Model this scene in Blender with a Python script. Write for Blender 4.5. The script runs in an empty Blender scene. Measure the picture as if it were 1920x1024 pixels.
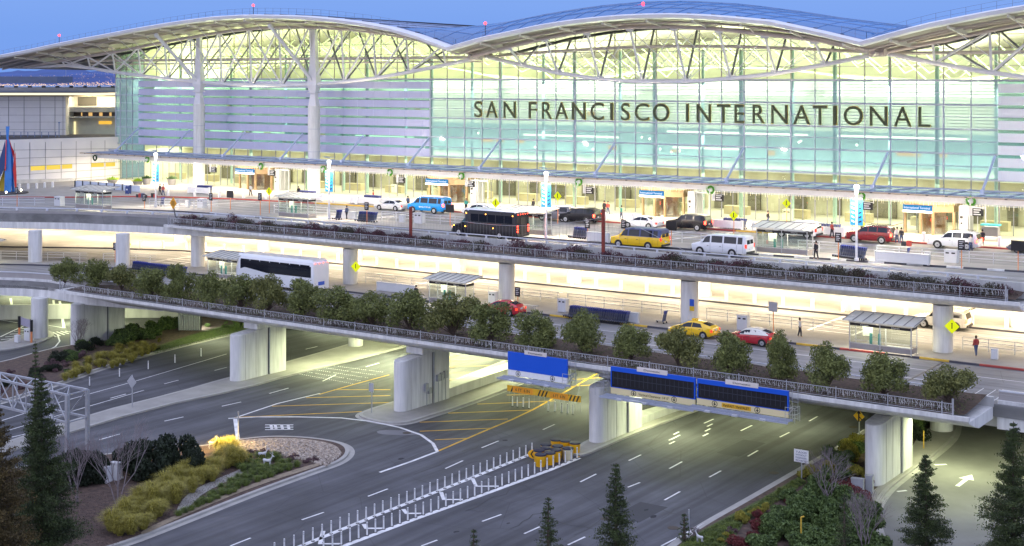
import bpy, bmesh, math, random
import numpy as np
from mathutils import Vector, Matrix
R = math.radians
scn = bpy.context.scene
col = scn.collection
random.seed(7); rng = np.random.default_rng(7)

# ------------------------------------------------------------------ camera
# world axes: +X along the terminal front (towards the right, nearer end), +Y into the
# terminal, z = 0 is the upper (departures) roadway, camera 17.8 m above it
F = 2600.; VX = -2750.; HY = 142.; ZC = 17.8
_t = (960 - VX) / F; S = _t / math.sqrt(1 + _t * _t); C = 1 / math.sqrt(1 + _t * _t)
def at(px, py, z):                    # point of a horizontal plane z seen at a photo pixel
    f = F * (ZC - z) / (py - HY); r = (px - 960) / F * f
    return Vector((r * S - f * C, r * C + f * S, z))
def on(px, py, Y):                    # point of a plane Y = const seen at a photo pixel
    k = (px - 960) / F
    X = Y * (k * S - C) / (S + k * C); f = -X * C + Y * S
    return Vector((X, Y, ZC - (py - HY) * f / F))
def far(px, py, f):                   # point at distance f in front of the camera
    r = (px - 960) / F * f
    return Vector((r * S - f * C, r * C + f * S, ZC - (py - HY) * f / F))
cam_d = bpy.data.cameras.new('camera'); cam = bpy.data.objects.new('camera', cam_d)
col.objects.link(cam); scn.camera = cam
cam.location = (0, 0, ZC)
cam.rotation_euler = (R(90), 0, math.atan2(C, S))
cam_d.sensor_width = 36; cam_d.lens = 36 * F / 1920
cam_d.shift_y = -(512 - HY) / 1920
cam_d.clip_start = 1; cam_d.clip_end = 60000

# ------------------------------------------------------------------ sky, sun, exposure
scn.view_settings.view_transform = 'Standard'; scn.view_settings.look = 'None'
scn.view_settings.exposure = 0.30; scn.view_settings.gamma = 1
w = bpy.data.worlds.new('World'); scn.world = w; w.use_nodes = True
nt = w.node_tree; nt.nodes.clear()
sky = nt.nodes.new('ShaderNodeTexSky'); sky.sky_type = 'NISHITA'; sky.sun_disc = False
SUN_EL, SUN_ROT = R(2.0), R(200)
sky.sun_elevation = SUN_EL; sky.sun_rotation = SUN_ROT; sky.altitude = 30; sky.ozone_density = 5; sky.air_density = 1.2
bg = nt.nodes.new('ShaderNodeBackground'); bg.inputs[1].default_value = 1.0
out = nt.nodes.new('ShaderNodeOutputWorld')
# dusk dome: blue behind the terminal, paler and brighter overhead and behind the viewer
tc = nt.nodes.new('ShaderNodeTexCoord'); sep = nt.nodes.new('ShaderNodeSeparateXYZ')
nt.links.new(tc.outputs['Generated'], sep.inputs[0])
rmp = nt.nodes.new('ShaderNodeMapRange'); rmp.inputs[1].default_value = 0.03; rmp.inputs[2].default_value = 0.75
nt.links.new(sep.outputs['Z'], rmp.inputs[0])
rmp2 = nt.nodes.new('ShaderNodeMapRange'); rmp2.inputs[1].default_value = 0.35; rmp2.inputs[2].default_value = -0.7
nt.links.new(sep.outputs['Y'], rmp2.inputs[0])
mx = nt.nodes.new('ShaderNodeMath'); mx.operation = 'MAXIMUM'
nt.links.new(rmp.outputs[0], mx.inputs[0]); nt.links.new(rmp2.outputs[0], mx.inputs[1])
dome = nt.nodes.new('ShaderNodeMixRGB')
dome.inputs[1].default_value = (.145, .29, .70, 1); dome.inputs[2].default_value = (.80, .85, 1.15, 1)
nt.links.new(mx.outputs[0], dome.inputs[0])
sc_ = nt.nodes.new('ShaderNodeMixRGB'); sc_.blend_type = 'MULTIPLY'; sc_.inputs[0].default_value = 1
sc_.inputs[2].default_value = (.06, .06, .06, 1)
nt.links.new(sky.outputs[0], sc_.inputs[1])
add = nt.nodes.new('ShaderNodeMixRGB'); add.blend_type = 'ADD'; add.inputs[0].default_value = 1.0
nt.links.new(dome.outputs[0], add.inputs[1]); nt.links.new(sc_.outputs[0], add.inputs[2])
nt.links.new(add.outputs[0], bg.inputs[0]); nt.links.new(bg.outputs[0], out.inputs[0])
sd = bpy.data.lights.new('sun', 'SUN'); sd.energy = .12; sd.angle = R(35); sd.color = (1, .86, .74)
so = bpy.data.objects.new('sun', sd); col.objects.link(so)
so.rotation_euler = (R(78), 0, R(-40))

# ------------------------------------------------------------------ helpers
def tag(o, label=None, cat=None, group=None, kind=None):
    if label: o['label'] = label
    if cat: o['category'] = cat
    if group: o['group'] = group
    if kind: o['kind'] = kind
    return o
def thing(name, loc, rz, label, cat, group=None):
    o = bpy.data.objects.new(name, None); col.objects.link(o); o.empty_display_size = .3
    o.location = loc; o.rotation_euler = (0, 0, rz)
    return tag(o, label, cat, group)
def dup(root, loc, rz=None, label=None, group=None, scale=None):
    r = root.copy(); col.objects.link(r); r.location = loc
    if rz is not None: r.rotation_euler = (0, 0, rz)
    if label: r['label'] = label
    if group: r['group'] = group
    if scale: r.scale = scale
    for ch in list(root.children):
        c_ = ch.copy(); col.objects.link(c_); c_.parent = r
        for g in list(ch.children):
            d_ = g.copy(); col.objects.link(d_); d_.parent = c_
    return r
class MB:
    def __init__(s): s.v = []; s.f = []
    def quad(s, a, b, c_, d_):
        n = len(s.v); s.v += [tuple(a), tuple(b), tuple(c_), tuple(d_)]; s.f.append((n, n+1, n+2, n+3)); return s
    def tri(s, a, b, c_):
        n = len(s.v); s.v += [tuple(a), tuple(b), tuple(c_)]; s.f.append((n, n+1, n+2)); return s
    def box(s, x0, x1, y0, y1, z0, z1):
        n = len(s.v)
        s.v += [(x0,y0,z0),(x1,y0,z0),(x1,y1,z0),(x0,y1,z0),(x0,y0,z1),(x1,y0,z1),(x1,y1,z1),(x0,y1,z1)]
        s.f += [(n,n+3,n+2,n+1),(n+4,n+5,n+6,n+7),(n,n+1,n+5,n+4),(n+1,n+2,n+6,n+5),(n+2,n+3,n+7,n+6),(n+3,n,n+4,n+7)]; return s
    def prism(s, pts, z0, z1):                 # pts ccw in XY; z0/z1 numbers or lists
        n = len(s.v); k = len(pts)
        za = z0 if hasattr(z0, '__len__') else [z0]*k; zb = z1 if hasattr(z1, '__len__') else [z1]*k
        s.v += [(p[0], p[1], z) for p, z in zip(pts, za)] + [(p[0], p[1], z) for p, z in zip(pts, zb)]
        s.f.append(tuple(n + i for i in range(k))[::-1]); s.f.append(tuple(n + k + i for i in range(k)))
        for i in range(k): j = (i+1) % k; s.f.append((n+i, n+j, n+k+j, n+k+i))
        return s
    def flat(s, pts, z=None):
        n = len(s.v); s.v += [(p[0], p[1], p[2] if z is None else z) for p in pts]; s.f.append(tuple(range(n, n+len(pts)))); return s
    def ext(s, pts, x0, x1):                   # profile pts (y,z) swept along x
        n = len(s.v); k = len(pts)
        s.v += [(x0, p[0], p[1]) for p in pts] + [(x1, p[0], p[1]) for p in pts]
        s.f.append(tuple(n + i for i in range(k))[::-1]); s.f.append(tuple(n + k + i for i in range(k)))
        for i in range(k): j = (i+1) % k; s.f.append((n+i, n+j, n+k+j, n+k+i))
        return s
    def tube(s, p, q, r, n=8, r2=None, cap=True):
        p, q = Vector(p), Vector(q); d = q - p
        if d.length < 1e-6: return s
        r2 = r if r2 is None else r2
        a = d.normalized().orthogonal().normalized(); b = d.normalized().cross(a)
        m = len(s.v)
        for c0, rr in ((p, r), (q, r2)):
            for i in range(n):
                t = 2*math.pi*i/n; s.v.append(tuple(c0 + (a*math.cos(t) + b*math.sin(t))*rr))
        for i in range(n): j = (i+1) % n; s.f.append((m+i, m+j, m+n+j, m+n+i))
        if cap: s.f.append(tuple(m+i for i in range(n))[::-1]); s.f.append(tuple(m+n+i for i in range(n)))
        return s
    def path(s, pts, r, n=8):
        for a, b in zip(pts, pts[1:]): s.tube(a, b, r, n)
        return s
    def bar(s, p, q, w, h):                    # square bar along p-q, vertical height h
        p, q = Vector(p), Vector(q); d = q - p
        side = Vector((-d.y, d.x, 0)); side = side.normalized()*w/2 if side.length > 1e-6 else Vector((w/2, 0, 0))
        up = Vector((0, 0, h/2)) if abs(d.z) < d.length*.95 else Vector((0, h/2, 0))
        n = len(s.v)
        for c0 in (p, q): s.v += [tuple(c0-side-up), tuple(c0+side-up), tuple(c0+side+up), tuple(c0-side+up)]
        s.f += [(n,n+1,n+2,n+3),(n+4,n+7,n+6,n+5)] + [(n+i, n+4+i, n+4+(i+1)%4, n+(i+1)%4) for i in range(4)]
        return s
    def lathe(s, prof, c0=(0,0,0), n=16):
        m = len(s.v)
        for r, z in prof:
            for i in range(n): t = 2*math.pi*i/n; s.v.append((c0[0]+r*math.cos(t), c0[1]+r*math.sin(t), c0[2]+z))
        for k in range(len(prof)-1):
            for i in range(n): j = (i+1) % n; s.f.append((m+k*n+i, m+k*n+j, m+(k+1)*n+j, m+(k+1)*n+i))
        s.f.append(tuple(m+i for i in range(n))[::-1]); s.f.append(tuple(m+(len(prof)-1)*n+i for i in range(n)))
        return s
    def loft(s, secs, cap=True):               # closed sections with equal counts
        m = len(s.v); k = len(secs[0])
        for q in secs: s.v += [tuple(p) for p in q]
        for a in range(len(secs)-1):
            for i in range(k): j = (i+1) % k; s.f.append((m+a*k+i, m+a*k+j, m+(a+1)*k+j, m+(a+1)*k+i))
        if cap: s.f.append(tuple(m+i for i in range(k))[::-1]); s.f.append(tuple(m+(len(secs)-1)*k+i for i in range(k)))
        return s
    def sheet(s, rows):                        # open grid of points
        m = len(s.v); k = len(rows[0])
        for q in rows: s.v += [tuple(p) for p in q]
        for a in range(len(rows)-1):
            for i in range(k-1): s.f.append((m+a*k+i, m+a*k+i+1, m+(a+1)*k+i+1, m+(a+1)*k+i))
        return s
    def ribbon(s, pts, wd, z):                 # flat strip along XY points
        pts = [Vector((p[0], p[1])) for p in pts]; L = []; Rr = []
        for i, p in enumerate(pts):
            d = (pts[min(i+1, len(pts)-1)] - pts[max(i-1, 0)]).normalized(); nn = Vector((-d.y, d.x))*wd/2
            L.append((p.x+nn.x, p.y+nn.y, z)); Rr.append((p.x-nn.x, p.y-nn.y, z))
        return s.sheet([Rr, L])
    def sweep(s, line, prof):                  # open section prof [(offset to the left, z)] along XY line, offset sideways
        pts = [Vector((p[0], p[1])) for p in line]; rows = []
        for i, p in enumerate(pts):
            d = (pts[min(i+1, len(pts)-1)] - pts[max(i-1, 0)]).normalized(); nn = Vector((-d.y, d.x))
            rows.append([(p.x+nn.x*o, p.y+nn.y*o, z) for o, z in prof])
        return s.loft(rows)
    def sphere(s, c0, r, n=10, sz=1.):
        prof = [(r*math.sin(math.pi*i/6), -r*sz*math.cos(math.pi*i/6)) for i in range(7)]
        prof[0] = (r*.02, prof[0][1]); prof[-1] = (r*.02, prof[-1][1])
        return s.lathe(prof, c0, n)
    def build(s, name, m, parent=None, smooth=False, label=None):
        me = bpy.data.meshes.new(name); me.from_pydata(s.v, [], s.f)
        me.materials.append(m)
        bm = bmesh.new(); bm.from_mesh(me); bmesh.ops.recalc_face_normals(bm, faces=bm.faces); bm.to_mesh(me); bm.free()
        if smooth:
            for p in me.polygons: p.use_smooth = True
            try: me.set_sharp_from_angle(angle=R(42))
            except Exception: pass
        o = bpy.data.objects.new(name, me); col.objects.link(o)
        if parent: o.parent = parent
        if label: o['label'] = label
        return o
def _comps(b):
    par = list(range(len(b.v)))
    def fd(i):
        while par[i] != i: par[i] = par[par[i]]; i = par[i]
        return i
    for f in b.f:
        r = fd(f[0])
        for q in f[1:]: par[fd(q)] = r
    g = {}
    for f in b.f: g.setdefault(fd(f[0]), []).append(f)
    return list(g.values())
def build_each(b, name, m, parent, smooth=False, merge=1):
    """every separate piece (or every `merge` pieces) a part of its own"""
    cs = _comps(b); o = None
    for i in range(0, len(cs), merge):
        fs = [f for c_ in cs[i:i+merge] for f in c_]; ids = sorted({q for f in fs for q in f}); mp = {q: k for k, q in enumerate(ids)}
        nb = MB(); nb.v = [b.v[q] for q in ids]; nb.f = [tuple(mp[q] for q in f) for f in fs]; o = nb.build(name, m, parent, smooth)
    return o
MATS = {}
def mat(name, colr, rough=.6, metal=0., var=.12, scale=.6, bump=0., bscale=8., emit=None, estr=0., spec=.5, col2=None, cscale=None, coat=0., obj=True, streak=False, trans=0.):
    if name in MATS: return MATS[name]
    m = bpy.data.materials.new(name); m.use_nodes = True; n = m.node_tree; p = n.nodes['Principled BSDF']
    p.inputs['Roughness'].default_value = rough; p.inputs['Metallic'].default_value = metal
    p.inputs['Specular IOR Level'].default_value = spec; p.inputs['Coat Weight'].default_value = coat
    p.inputs['Transmission Weight'].default_value = trans
    c1 = tuple(colr) + (1,)
    g = n.nodes.new('ShaderNodeNewGeometry')
    if var > 0 or col2:
        nz = n.nodes.new('ShaderNodeTexNoise'); nz.inputs['Scale'].default_value = scale; nz.inputs['Detail'].default_value = 6
        nz.inputs['Roughness'].default_value = .62
        src = g.outputs['Position']
        if streak:
            mp = n.nodes.new('ShaderNodeMapping'); mp.inputs['Scale'].default_value = (1, 1, .12)
            n.links.new(src, mp.inputs[0]); src = mp.outputs[0]
        n.links.new(src, nz.inputs['Vector'])
        rp = n.nodes.new('ShaderNodeValToRGB'); rp.color_ramp.elements[0].position = .3; rp.color_ramp.elements[1].position = .7
        a = tuple(x*(1-var) for x in colr) + (1,); b = (tuple(min(1, x*(1+var)) for x in colr) + (1,)) if not col2 else tuple(col2) + (1,)
        rp.color_ramp.elements[0].color = a; rp.color_ramp.elements[1].color = b
        n.links.new(nz.outputs[0], rp.inputs[0]); n.links.new(rp.outputs[0], p.inputs['Base Color'])
        if metal < .5:
            mr = n.nodes.new('ShaderNodeMapRange'); mr.inputs[3].default_value = max(0, rough-.12); mr.inputs[4].default_value = min(1, rough+.12)
            n.links.new(nz.outputs[0], mr.inputs[0]); n.links.new(mr.outputs[0], p.inputs['Roughness'])
    else: p.inputs['Base Color'].default_value = c1
    if bump > 0:
        nb = n.nodes.new('ShaderNodeTexNoise'); nb.inputs['Scale'].default_value = bscale; nb.inputs['Detail'].default_value = 5
        n.links.new(g.outputs['Position'], nb.inputs['Vector'])
        bp = n.nodes.new('ShaderNodeBump'); bp.inputs['Strength'].default_value = bump; bp.inputs['Distance'].default_value = .05
        n.links.new(nb.outputs[0], bp.inputs['Height']); n.links.new(bp.outputs[0], p.inputs['Normal'])
    if emit:
        p.inputs['Emission Color'].default_value = tuple(emit) + (1,); p.inputs['Emission Strength'].default_value = estr
    MATS[name] = m; return m
def glass(name, tint, refl=.25, rough=.02, op=0., opc=(.6,.7,.7)):
    if name in MATS: return MATS[name]
    m = bpy.data.materials.new(name); m.use_nodes = True; n = m.node_tree; n.nodes.clear()
    o = n.nodes.new('ShaderNodeOutputMaterial'); t = n.nodes.new('ShaderNodeBsdfTransparent'); gl = n.nodes.new('ShaderNodeBsdfGlossy')
    t.inputs[0].default_value = tuple(tint)+(1,); gl.inputs['Roughness'].default_value = rough; gl.inputs[0].default_value = (.9,.95,1,1)
    lw = n.nodes.new('ShaderNodeLayerWeight'); lw.inputs[0].default_value = .5; fr = n.nodes.new('ShaderNodeMath'); fr.operation = 'POWER'; fr.inputs[1].default_value = 4.; n.links.new(lw.outputs['Facing'], fr.inputs[0])
    mr = n.nodes.new('ShaderNodeMapRange'); mr.inputs[1].default_value = 0; mr.inputs[2].default_value = 1; mr.inputs[3].default_value = refl*.4; mr.inputs[4].default_value = 1
    n.links.new(fr.outputs[0], mr.inputs[0])
    mi = n.nodes.new('ShaderNodeMixShader'); n.links.new(mr.outputs[0], mi.inputs[0]); n.links.new(t.outputs[0], mi.inputs[1]); n.links.new(gl.outputs[0], mi.inputs[2])
    last = mi
    if op > 0:
        df = n.nodes.new('ShaderNodeBsdfDiffuse'); df.inputs[0].default_value = tuple(opc)+(1,)
        m2 = n.nodes.new('ShaderNodeMixShader'); m2.inputs[0].default_value = op
        n.links.new(mi.outputs[0], m2.inputs[1]); n.links.new(df.outputs[0], m2.inputs[2]); last = m2
    n.links.new(last.outputs[0], o.inputs[0]); MATS[name] = m; return m
def lamp(name, colr, s):
    if name in MATS: return MATS[name]
    m = bpy.data.materials.new(name); m.use_nodes = True; n = m.node_tree; n.nodes.clear()
    o = n.nodes.new('ShaderNodeOutputMaterial'); e = n.nodes.new('ShaderNodeEmission'); e.inputs[0].default_value = tuple(colr)+(1,); e.inputs[1].default_value = s
    n.links.new(e.outputs[0], o.inputs[0]); MATS[name] = m; return m
def area(loc, sx, sy, power, colr, rot=(0,0,0), name='lamp_light'):
    l = bpy.data.lights.new(name, 'AREA'); l.shape = 'RECTANGLE'; l.size = sx; l.size_y = sy; l.energy = power; l.color = colr
    o = bpy.data.objects.new(name, l); col.objects.link(o); o.location = loc; o.rotation_euler = rot; return o
def spot(loc, power, colr, rot=(R(180),0,0), ang=150, name='spot_light'):
    l = bpy.data.lights.new(name, 'SPOT'); l.energy = power; l.color = colr; l.spot_size = R(ang); l.spot_blend = 1; l.shadow_soft_size = .08
    o = bpy.data.objects.new(name, l); col.objects.link(o); o.location = loc; o.rotation_euler = rot; return o
def interp(tab, x):
    if x <= tab[0][0]: return tab[0][1] + (x-tab[0][0])*(tab[1][1]-tab[0][1])/(tab[1][0]-tab[0][0])
    for (a, b), (c_, d_) in zip(tab, tab[1:]):
        if x <= c_: return b + (d_-b)*(x-a)/(c_-a)
    (a, b), (c_, d_) = tab[-2:]; return d_ + (x-c_)*(d_-b)/(c_-a)
def text_mesh(s, name, m, parent, x0, x1, y, z0, z1, depth=.06, face='-Y', M=None):
    """a word as a mesh filling the box x0..x1, z0..z1, facing -Y (or placed by matrix M)"""
    cu = bpy.data.curves.new(name, 'FONT'); cu.body = s; cu.extrude = .02; cu.resolution_u = 4
    to = bpy.data.objects.new(name, cu); col.objects.link(to)
    dg = bpy.context.evaluated_depsgraph_get(); dg.update()
    me = bpy.data.meshes.new_from_object(to.evaluated_get(dg)); bpy.data.objects.remove(to)
    co = np.zeros(len(me.vertices)*3); me.vertices.foreach_get('co', co); co = co.reshape(-1, 3)
    mn, mxx = co.min(0), co.max(0)
    nx = x0 + (co[:,0]-mn[0])/(mxx[0]-mn[0]+1e-9)*(x1-x0); nz = z0 + (co[:,1]-mn[1])/(mxx[1]-mn[1]+1e-9)*(z1-z0)
    ny = y - (co[:,2]-mn[2])/(mxx[2]-mn[2]+1e-9)*depth
    pts = np.stack([nx, ny, nz], 1)
    if M is not None: pts = np.array([tuple(M @ Vector(p)) for p in pts])
    me.vertices.foreach_set('co', pts.reshape(-1)); me.update(); me.materials.clear(); me.materials.append(m)
    o = bpy.data.objects.new(name, me); col.objects.link(o)
    if parent: o.parent = parent
    return o

# ------------------------------------------------------------------ materials
M_conc = mat('concrete', (.52,.52,.51), .8, var=.22, scale=.8, bump=.15, bscale=3, streak=True)
M_conc_w = mat('painted_concrete', (.68,.68,.67), .65, var=.20, scale=2.0, bump=.05, bscale=2, streak=True)
M_side = mat('sidewalk_concrete', (.30,.29,.27), .85, var=.16, scale=.5, bump=.2, bscale=12)
M_asph = mat('asphalt', (.076,.077,.087), .8, var=.30, scale=.22, bump=.25, bscale=20)
def wear(m, along='Y', amt=.55):
    n = m.node_tree; p = n.nodes['Principled BSDF']; g = n.nodes.new('ShaderNodeNewGeometry'); mp = n.nodes.new('ShaderNodeMapping')
    mp.inputs['Scale'].default_value = (1.3,.035,1) if along == 'Y' else (.03,1.3,1)
    n.links.new(g.outputs['Position'], mp.inputs[0]); nz = n.nodes.new('ShaderNodeTexNoise'); nz.inputs['Scale'].default_value = 1; nz.inputs['Detail'].default_value = 4; n.links.new(mp.outputs[0], nz.inputs['Vector'])
    nb = n.nodes.new('ShaderNodeTexNoise'); nb.inputs['Scale'].default_value = .07; nb.inputs['Detail'].default_value = 7; n.links.new(g.outputs['Position'], nb.inputs['Vector'])
    vo = n.nodes.new('ShaderNodeTexVoronoi'); vo.feature = 'DISTANCE_TO_EDGE'; vo.inputs['Scale'].default_value = .13; n.links.new(g.outputs['Position'], vo.inputs['Vector'])
    vr = n.nodes.new('ShaderNodeMapRange'); vr.inputs[1].default_value = 0; vr.inputs[2].default_value = .006; vr.inputs[3].default_value = .72; vr.inputs[4].default_value = 1; n.links.new(vo.outputs['Distance'], vr.inputs[0])
    a = n.nodes.new('ShaderNodeMapRange'); a.inputs[1].default_value = .35; a.inputs[2].default_value = .65; a.inputs[3].default_value = 1-amt*.55; a.inputs[4].default_value = 1+amt*.35; n.links.new(nz.outputs[0], a.inputs[0])
    b_ = n.nodes.new('ShaderNodeMapRange'); b_.inputs[1].default_value = .35; b_.inputs[2].default_value = .65; b_.inputs[3].default_value = .78; b_.inputs[4].default_value = 1.22; n.links.new(nb.outputs[0], b_.inputs[0])
    m1 = n.nodes.new('ShaderNodeMath'); m1.operation = 'MULTIPLY'; n.links.new(a.outputs[0], m1.inputs[0]); n.links.new(b_.outputs[0], m1.inputs[1])
    m2 = n.nodes.new('ShaderNodeMath'); m2.operation = 'MULTIPLY'; n.links.new(m1.outputs[0], m2.inputs[0]); n.links.new(vr.outputs[0], m2.inputs[1])
    src = p.inputs['Base Color'].links[0].from_socket; mm = n.nodes.new('ShaderNodeVectorMath'); mm.operation = 'SCALE'; n.links.new(src, mm.inputs[0]); n.links.new(m2.outputs[0], mm.inputs['Scale']); n.links.new(mm.outputs[0], p.inputs['Base Color'])
wear(M_asph)
M_deckroad = mat('deck_concrete_road', (.22,.22,.22), .75, var=.18, scale=.3, bump=.15, bscale=15); wear(M_deckroad, 'X', .5)
M_white = mat('white_paint', (.80,.80,.80), .5, var=.05, scale=3)
M_steel_w = mat('white_painted_steel', (.70,.70,.73), .4, var=.06, scale=1)
M_steel_tan = mat('pale_taupe_steel', (.50,.44,.42), .5, var=.08, scale=1)
M_steel_dk = mat('dark_steel', (.055,.055,.065), .5, var=.2, scale=1)
M_galv = mat('galvanised_steel', (.42,.43,.46), .45, metal=.35, var=.12, scale=4)
M_mull = mat('mullion_metal', (.40,.43,.52), .45, metal=.3, var=.08, scale=1)
M_black = mat('black_plastic', (.015,.015,.017), .5, var=.2, scale=5)
M_markw = mat('road_paint_white', (.72,.72,.72), .7, var=.22, scale=1.3)
M_marky = mat('road_paint_yellow', (.62,.36,.03), .7, var=.28, scale=1.3)
M_redcurb = mat('red_curb_paint', (.38,.06,.05), .7, var=.25, scale=1)
M_yelcurb = mat('yellow_curb_paint', (.65,.42,.05), .7, var=.2, scale=1)
M_curb = mat('curb_concrete', (.36,.35,.33), .8, var=.15, scale=.8)
M_soil = mat('dark_soil', (.055,.035,.025), .95, var=.5, scale=3, bump=.8, bscale=9, col2=(.10,.065,.045))
# ================================================================== TERMINAL
MOD = 3.083; X0 = -124.05; YF = 156.6; XL = -193.1; XR = 24.0
ROWS = [6.2, 7.62, 9.02, 10.42, 11.78, 13.15, 14.5, 15.87, 17.25]
FAS = [(-222,19.9),(-210.8,21.4),(-203.3,22.2),(-196.1,23.1),(-189.1,23.9),(-182.3,24.6),(-175.8,25.3),(-169.5,25.9),(-163.4,26.4),(-157.5,26.75),(-151.8,26.85),(-148.5,26.8),(-143,26.6),(-137.8,26.3),(-132.6,25.8),(-127.7,25.2),(-122.8,24.4),(-118.2,23.3),(-112.8,21.65),
       (-107.5,22.8),(-102.3,23.6),(-98.2,24.25),(-94.2,24.7),(-90.2,25.0),(-86.4,25.2),(-82.7,25.25),(-79.1,25.2),(-75.5,25.0),(-72.1,24.7),(-66.7,24.1),(-63.5,23.4),(-60.3,22.7),(-55.8,21.6),
       (-51.2,22.75),(-48.4,23.4),(-44.1,24.15),(-41.4,24.6),(-38.5,25.0),(-34,25.6),(-26,26.4),(-18,26.85),(-10,26.7),(-2,26.2),(8,24.8),(18,22.5),(26,20.5)]
RIDGE = [(-126,24.3),(-119,25.0),(-112.7,25.8),(-106.4,26.7),(-99,27.45),(-92,27.8),(-86,27.7),(-80,27.2),(-75.4,26.6),(-68,25.3),(-57.9,23.9),(-48,22.8)]
TC1 = [(-213.3,19.3),(-200,20.7),(-187.4,21.9),(-175.3,23.4),(-167.6,24.2),(-161,24.8),(-154.7,25.15),(-148.5,25.2),(-142.4,25.0),(-136.2,24.6),(-129.5,23.9),(-123.5,22.9),(-116.8,21.5),(-112.5,20.5)]
BC1 = [(-213,19.3),(-202.5,19.6),(-195.6,19.1),(-189.1,18.4),(-182.6,17.8),(-176.1,17.3),(-170,16.9),(-163.3,16.5),(-156.7,16.3),(-150.3,16.3),(-143.9,16.5),(-137.6,16.9),(-131.4,17.45),(-125.3,18.3),(-118.7,19.3),(-112.7,20.3)]
TC2 = [(-111.5,20.4),(-105.1,21.7),(-99.9,22.7),(-94.2,23.4),(-87.9,23.85),(-81.6,23.8),(-75.1,23.4),(-68.8,22.65),(-62,21.8),(-56.3,20.5)]
BC2 = [(-111.7,20.4),(-105.6,19.2),(-99.9,18.15),(-93.5,17.35),(-87.2,17.0),(-81,17.05),(-74.9,17.45),(-69,18.05),(-62.8,19.1),(-56.5,20.3)]
TC3 = [(-55.4,20.5),(-48.6,21.7),(-42.8,22.9),(-36,24),(-24,25.1),(-14,25),(-2,24),(12,21.5)]
BC3 = [(-55.4,20.3),(-50,19.2),(-43.8,18.1),(-37,17.2),(-24,16.4),(-14,16.4),(-2,17.5),(12,19.5)]
T = thing('terminal_building', (0, 0, 0), 0, 'long glass airport terminal with three white wave-shaped roofs and large lettering', 'airport terminal')
g_aqua = glass('aqua_glass', (.54,.71,.66), .22, op=.27, opc=(.48,.70,.78))
g_clear = glass('clear_glass', (.86,.92,.74), .12)
g_top = glass('upper_glass', (.82,.92,.66), .08)
g_lav = mat('lavender_panel', (.49,.505,.70), .35, metal=.2, var=.05, scale=.4)
g_wpan = mat('white_panel', (.82,.83,.86), .4, var=.04, scale=.4)
def roofz(X, Y): return interp(FAS, X) - .62
# glass walls
b = MB(); b.quad((XL,YF,0),(XR,YF,0),(XR,YF,6.2),(XL,YF,6.2)); b.build('lower_glass_wall', g_clear, T)
b = MB(); b.quad((X0,YF,6.2),(-44.05,YF,6.2),(-44.05,YF,17.25),(X0,YF,17.25)); b.quad((XL,YF,6.2),(-187.2,YF,6.2),(-187.2,YF,17.25),(XL,YF,17.25)); build_each(b, 'main_glass_wall', g_aqua, T)
b = MB(); xs = np.arange(XL, XR+.1, 1.03)
b.sheet([[(x, YF, 17.25) for x in xs], [(x, YF, max(17.3, interp(FAS, x)-.7)) for x in xs]]); b.build('clerestory_glass_wall', g_top, T)
b = MB(); b.quad((-187.2,YF+.1,6.2),(X0,YF+.1,6.2),(X0,YF+.1,17.25),(-187.2,YF+.1,17.25)); b.quad((-44.05,YF+.1,6.2),(XR,YF+.1,6.2),(XR,YF+.1,17.25),(-44.05,YF+.1,17.25)); build_each(b, 'strip_glass_wall', glass('strip_glass', (.16,.34,.28), .3, op=.1, opc=(.1,.3,.3)), T)
# side wall
b = MB(); b.quad((XL,YF,0),(XL,YF+34,0),(XL,YF+34,21),(XL,YF,22.5)); b.build('end_glass_wall', g_aqua, T)
# panels
def panels(x0, x1, m, nm, gap):
    b = MB(); z = ROWS
    for i in range(len(z)-1):
        h0 = z[i] + .02; h1 = z[i+1] - gap
        if i == 0: h0 = 6.2
        x = x0
        while x < x1 - .1:
            b.box(x+.02, min(x+MOD, x1)-.02, YF-.10, YF+.02, h0, h1); x += MOD
    b.build(nm, m, T)
panels(-187.2+.0, X0, g_lav, 'lavender_wall_panel', .30)
panels(-44.05, XR, g_wpan, 'white_wall_panel', .34)
# mullions
b = MB(); k = 0; x = X0 - 22*MOD - 1.3
vx = []
x = X0
while x > XL: vx.append(x); x -= MOD
x = X0 + MOD
while x < XR: vx.append(x); x += MOD
vx += [XL, -190.3]
for x in vx:
    big = (round((x - X0)/MOD) % 2 == 0)
    w_ = .10 if big else .055
    if X0-.2 <= x <= -43.9 or x <= -187: b.box(x-w_, x+w_, YF-.12, YF-.01, 6.2, 17.3)
    lm = globals().setdefault('lm', MB()); lm.box(x-.065, x+.065, YF-.10, YF-.01, 0.1, 6.1); lm.box(x+MOD/2-.04, x+MOD/2+.04, YF-.09, YF-.01, .1, 3.3)
b.build('vertical_mullions', M_mull, T); lm.build('lower_mullions', mat('lower_mullion_grey', (.20,.21,.24), .5, metal=.2), T)
M_mull2 = mat('clerestory_mullion', (.30,.27,.26), .5, var=.1)
b = MB()
for x in vx:
    b.box(x-.06, x+.06, YF-.12, YF-.01, 17.38, max(17.5, interp(FAS, x)-.7))
for z in (18.9, 20.9, 22.4):
    seg = [x for x in xs if interp(FAS, x)-.8 > z]
    for a, c_ in zip(seg, seg[1:]):
        if c_-a < 1.1: b.box(a, c_, YF-.11, YF-.02, z-.04, z+.04)
b.build('clerestory_mullions', M_mull2, T)
b = MB()
for i, z in enumerate(ROWS):
    hh = .09 if i % 2 == 0 else .05
    b.box(X0, -44.05, YF-.135, YF-.125, z-hh, z+hh) if False else b.box(X0, -44.05, YF-.15, YF-.005, z-hh, z+hh)
    b.box(XL, -187.2, YF-.15, YF-.005, z-hh, z+hh)
b.box(XL, XR, YF-.2, YF-.16, 17.2, 17.4)
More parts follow.
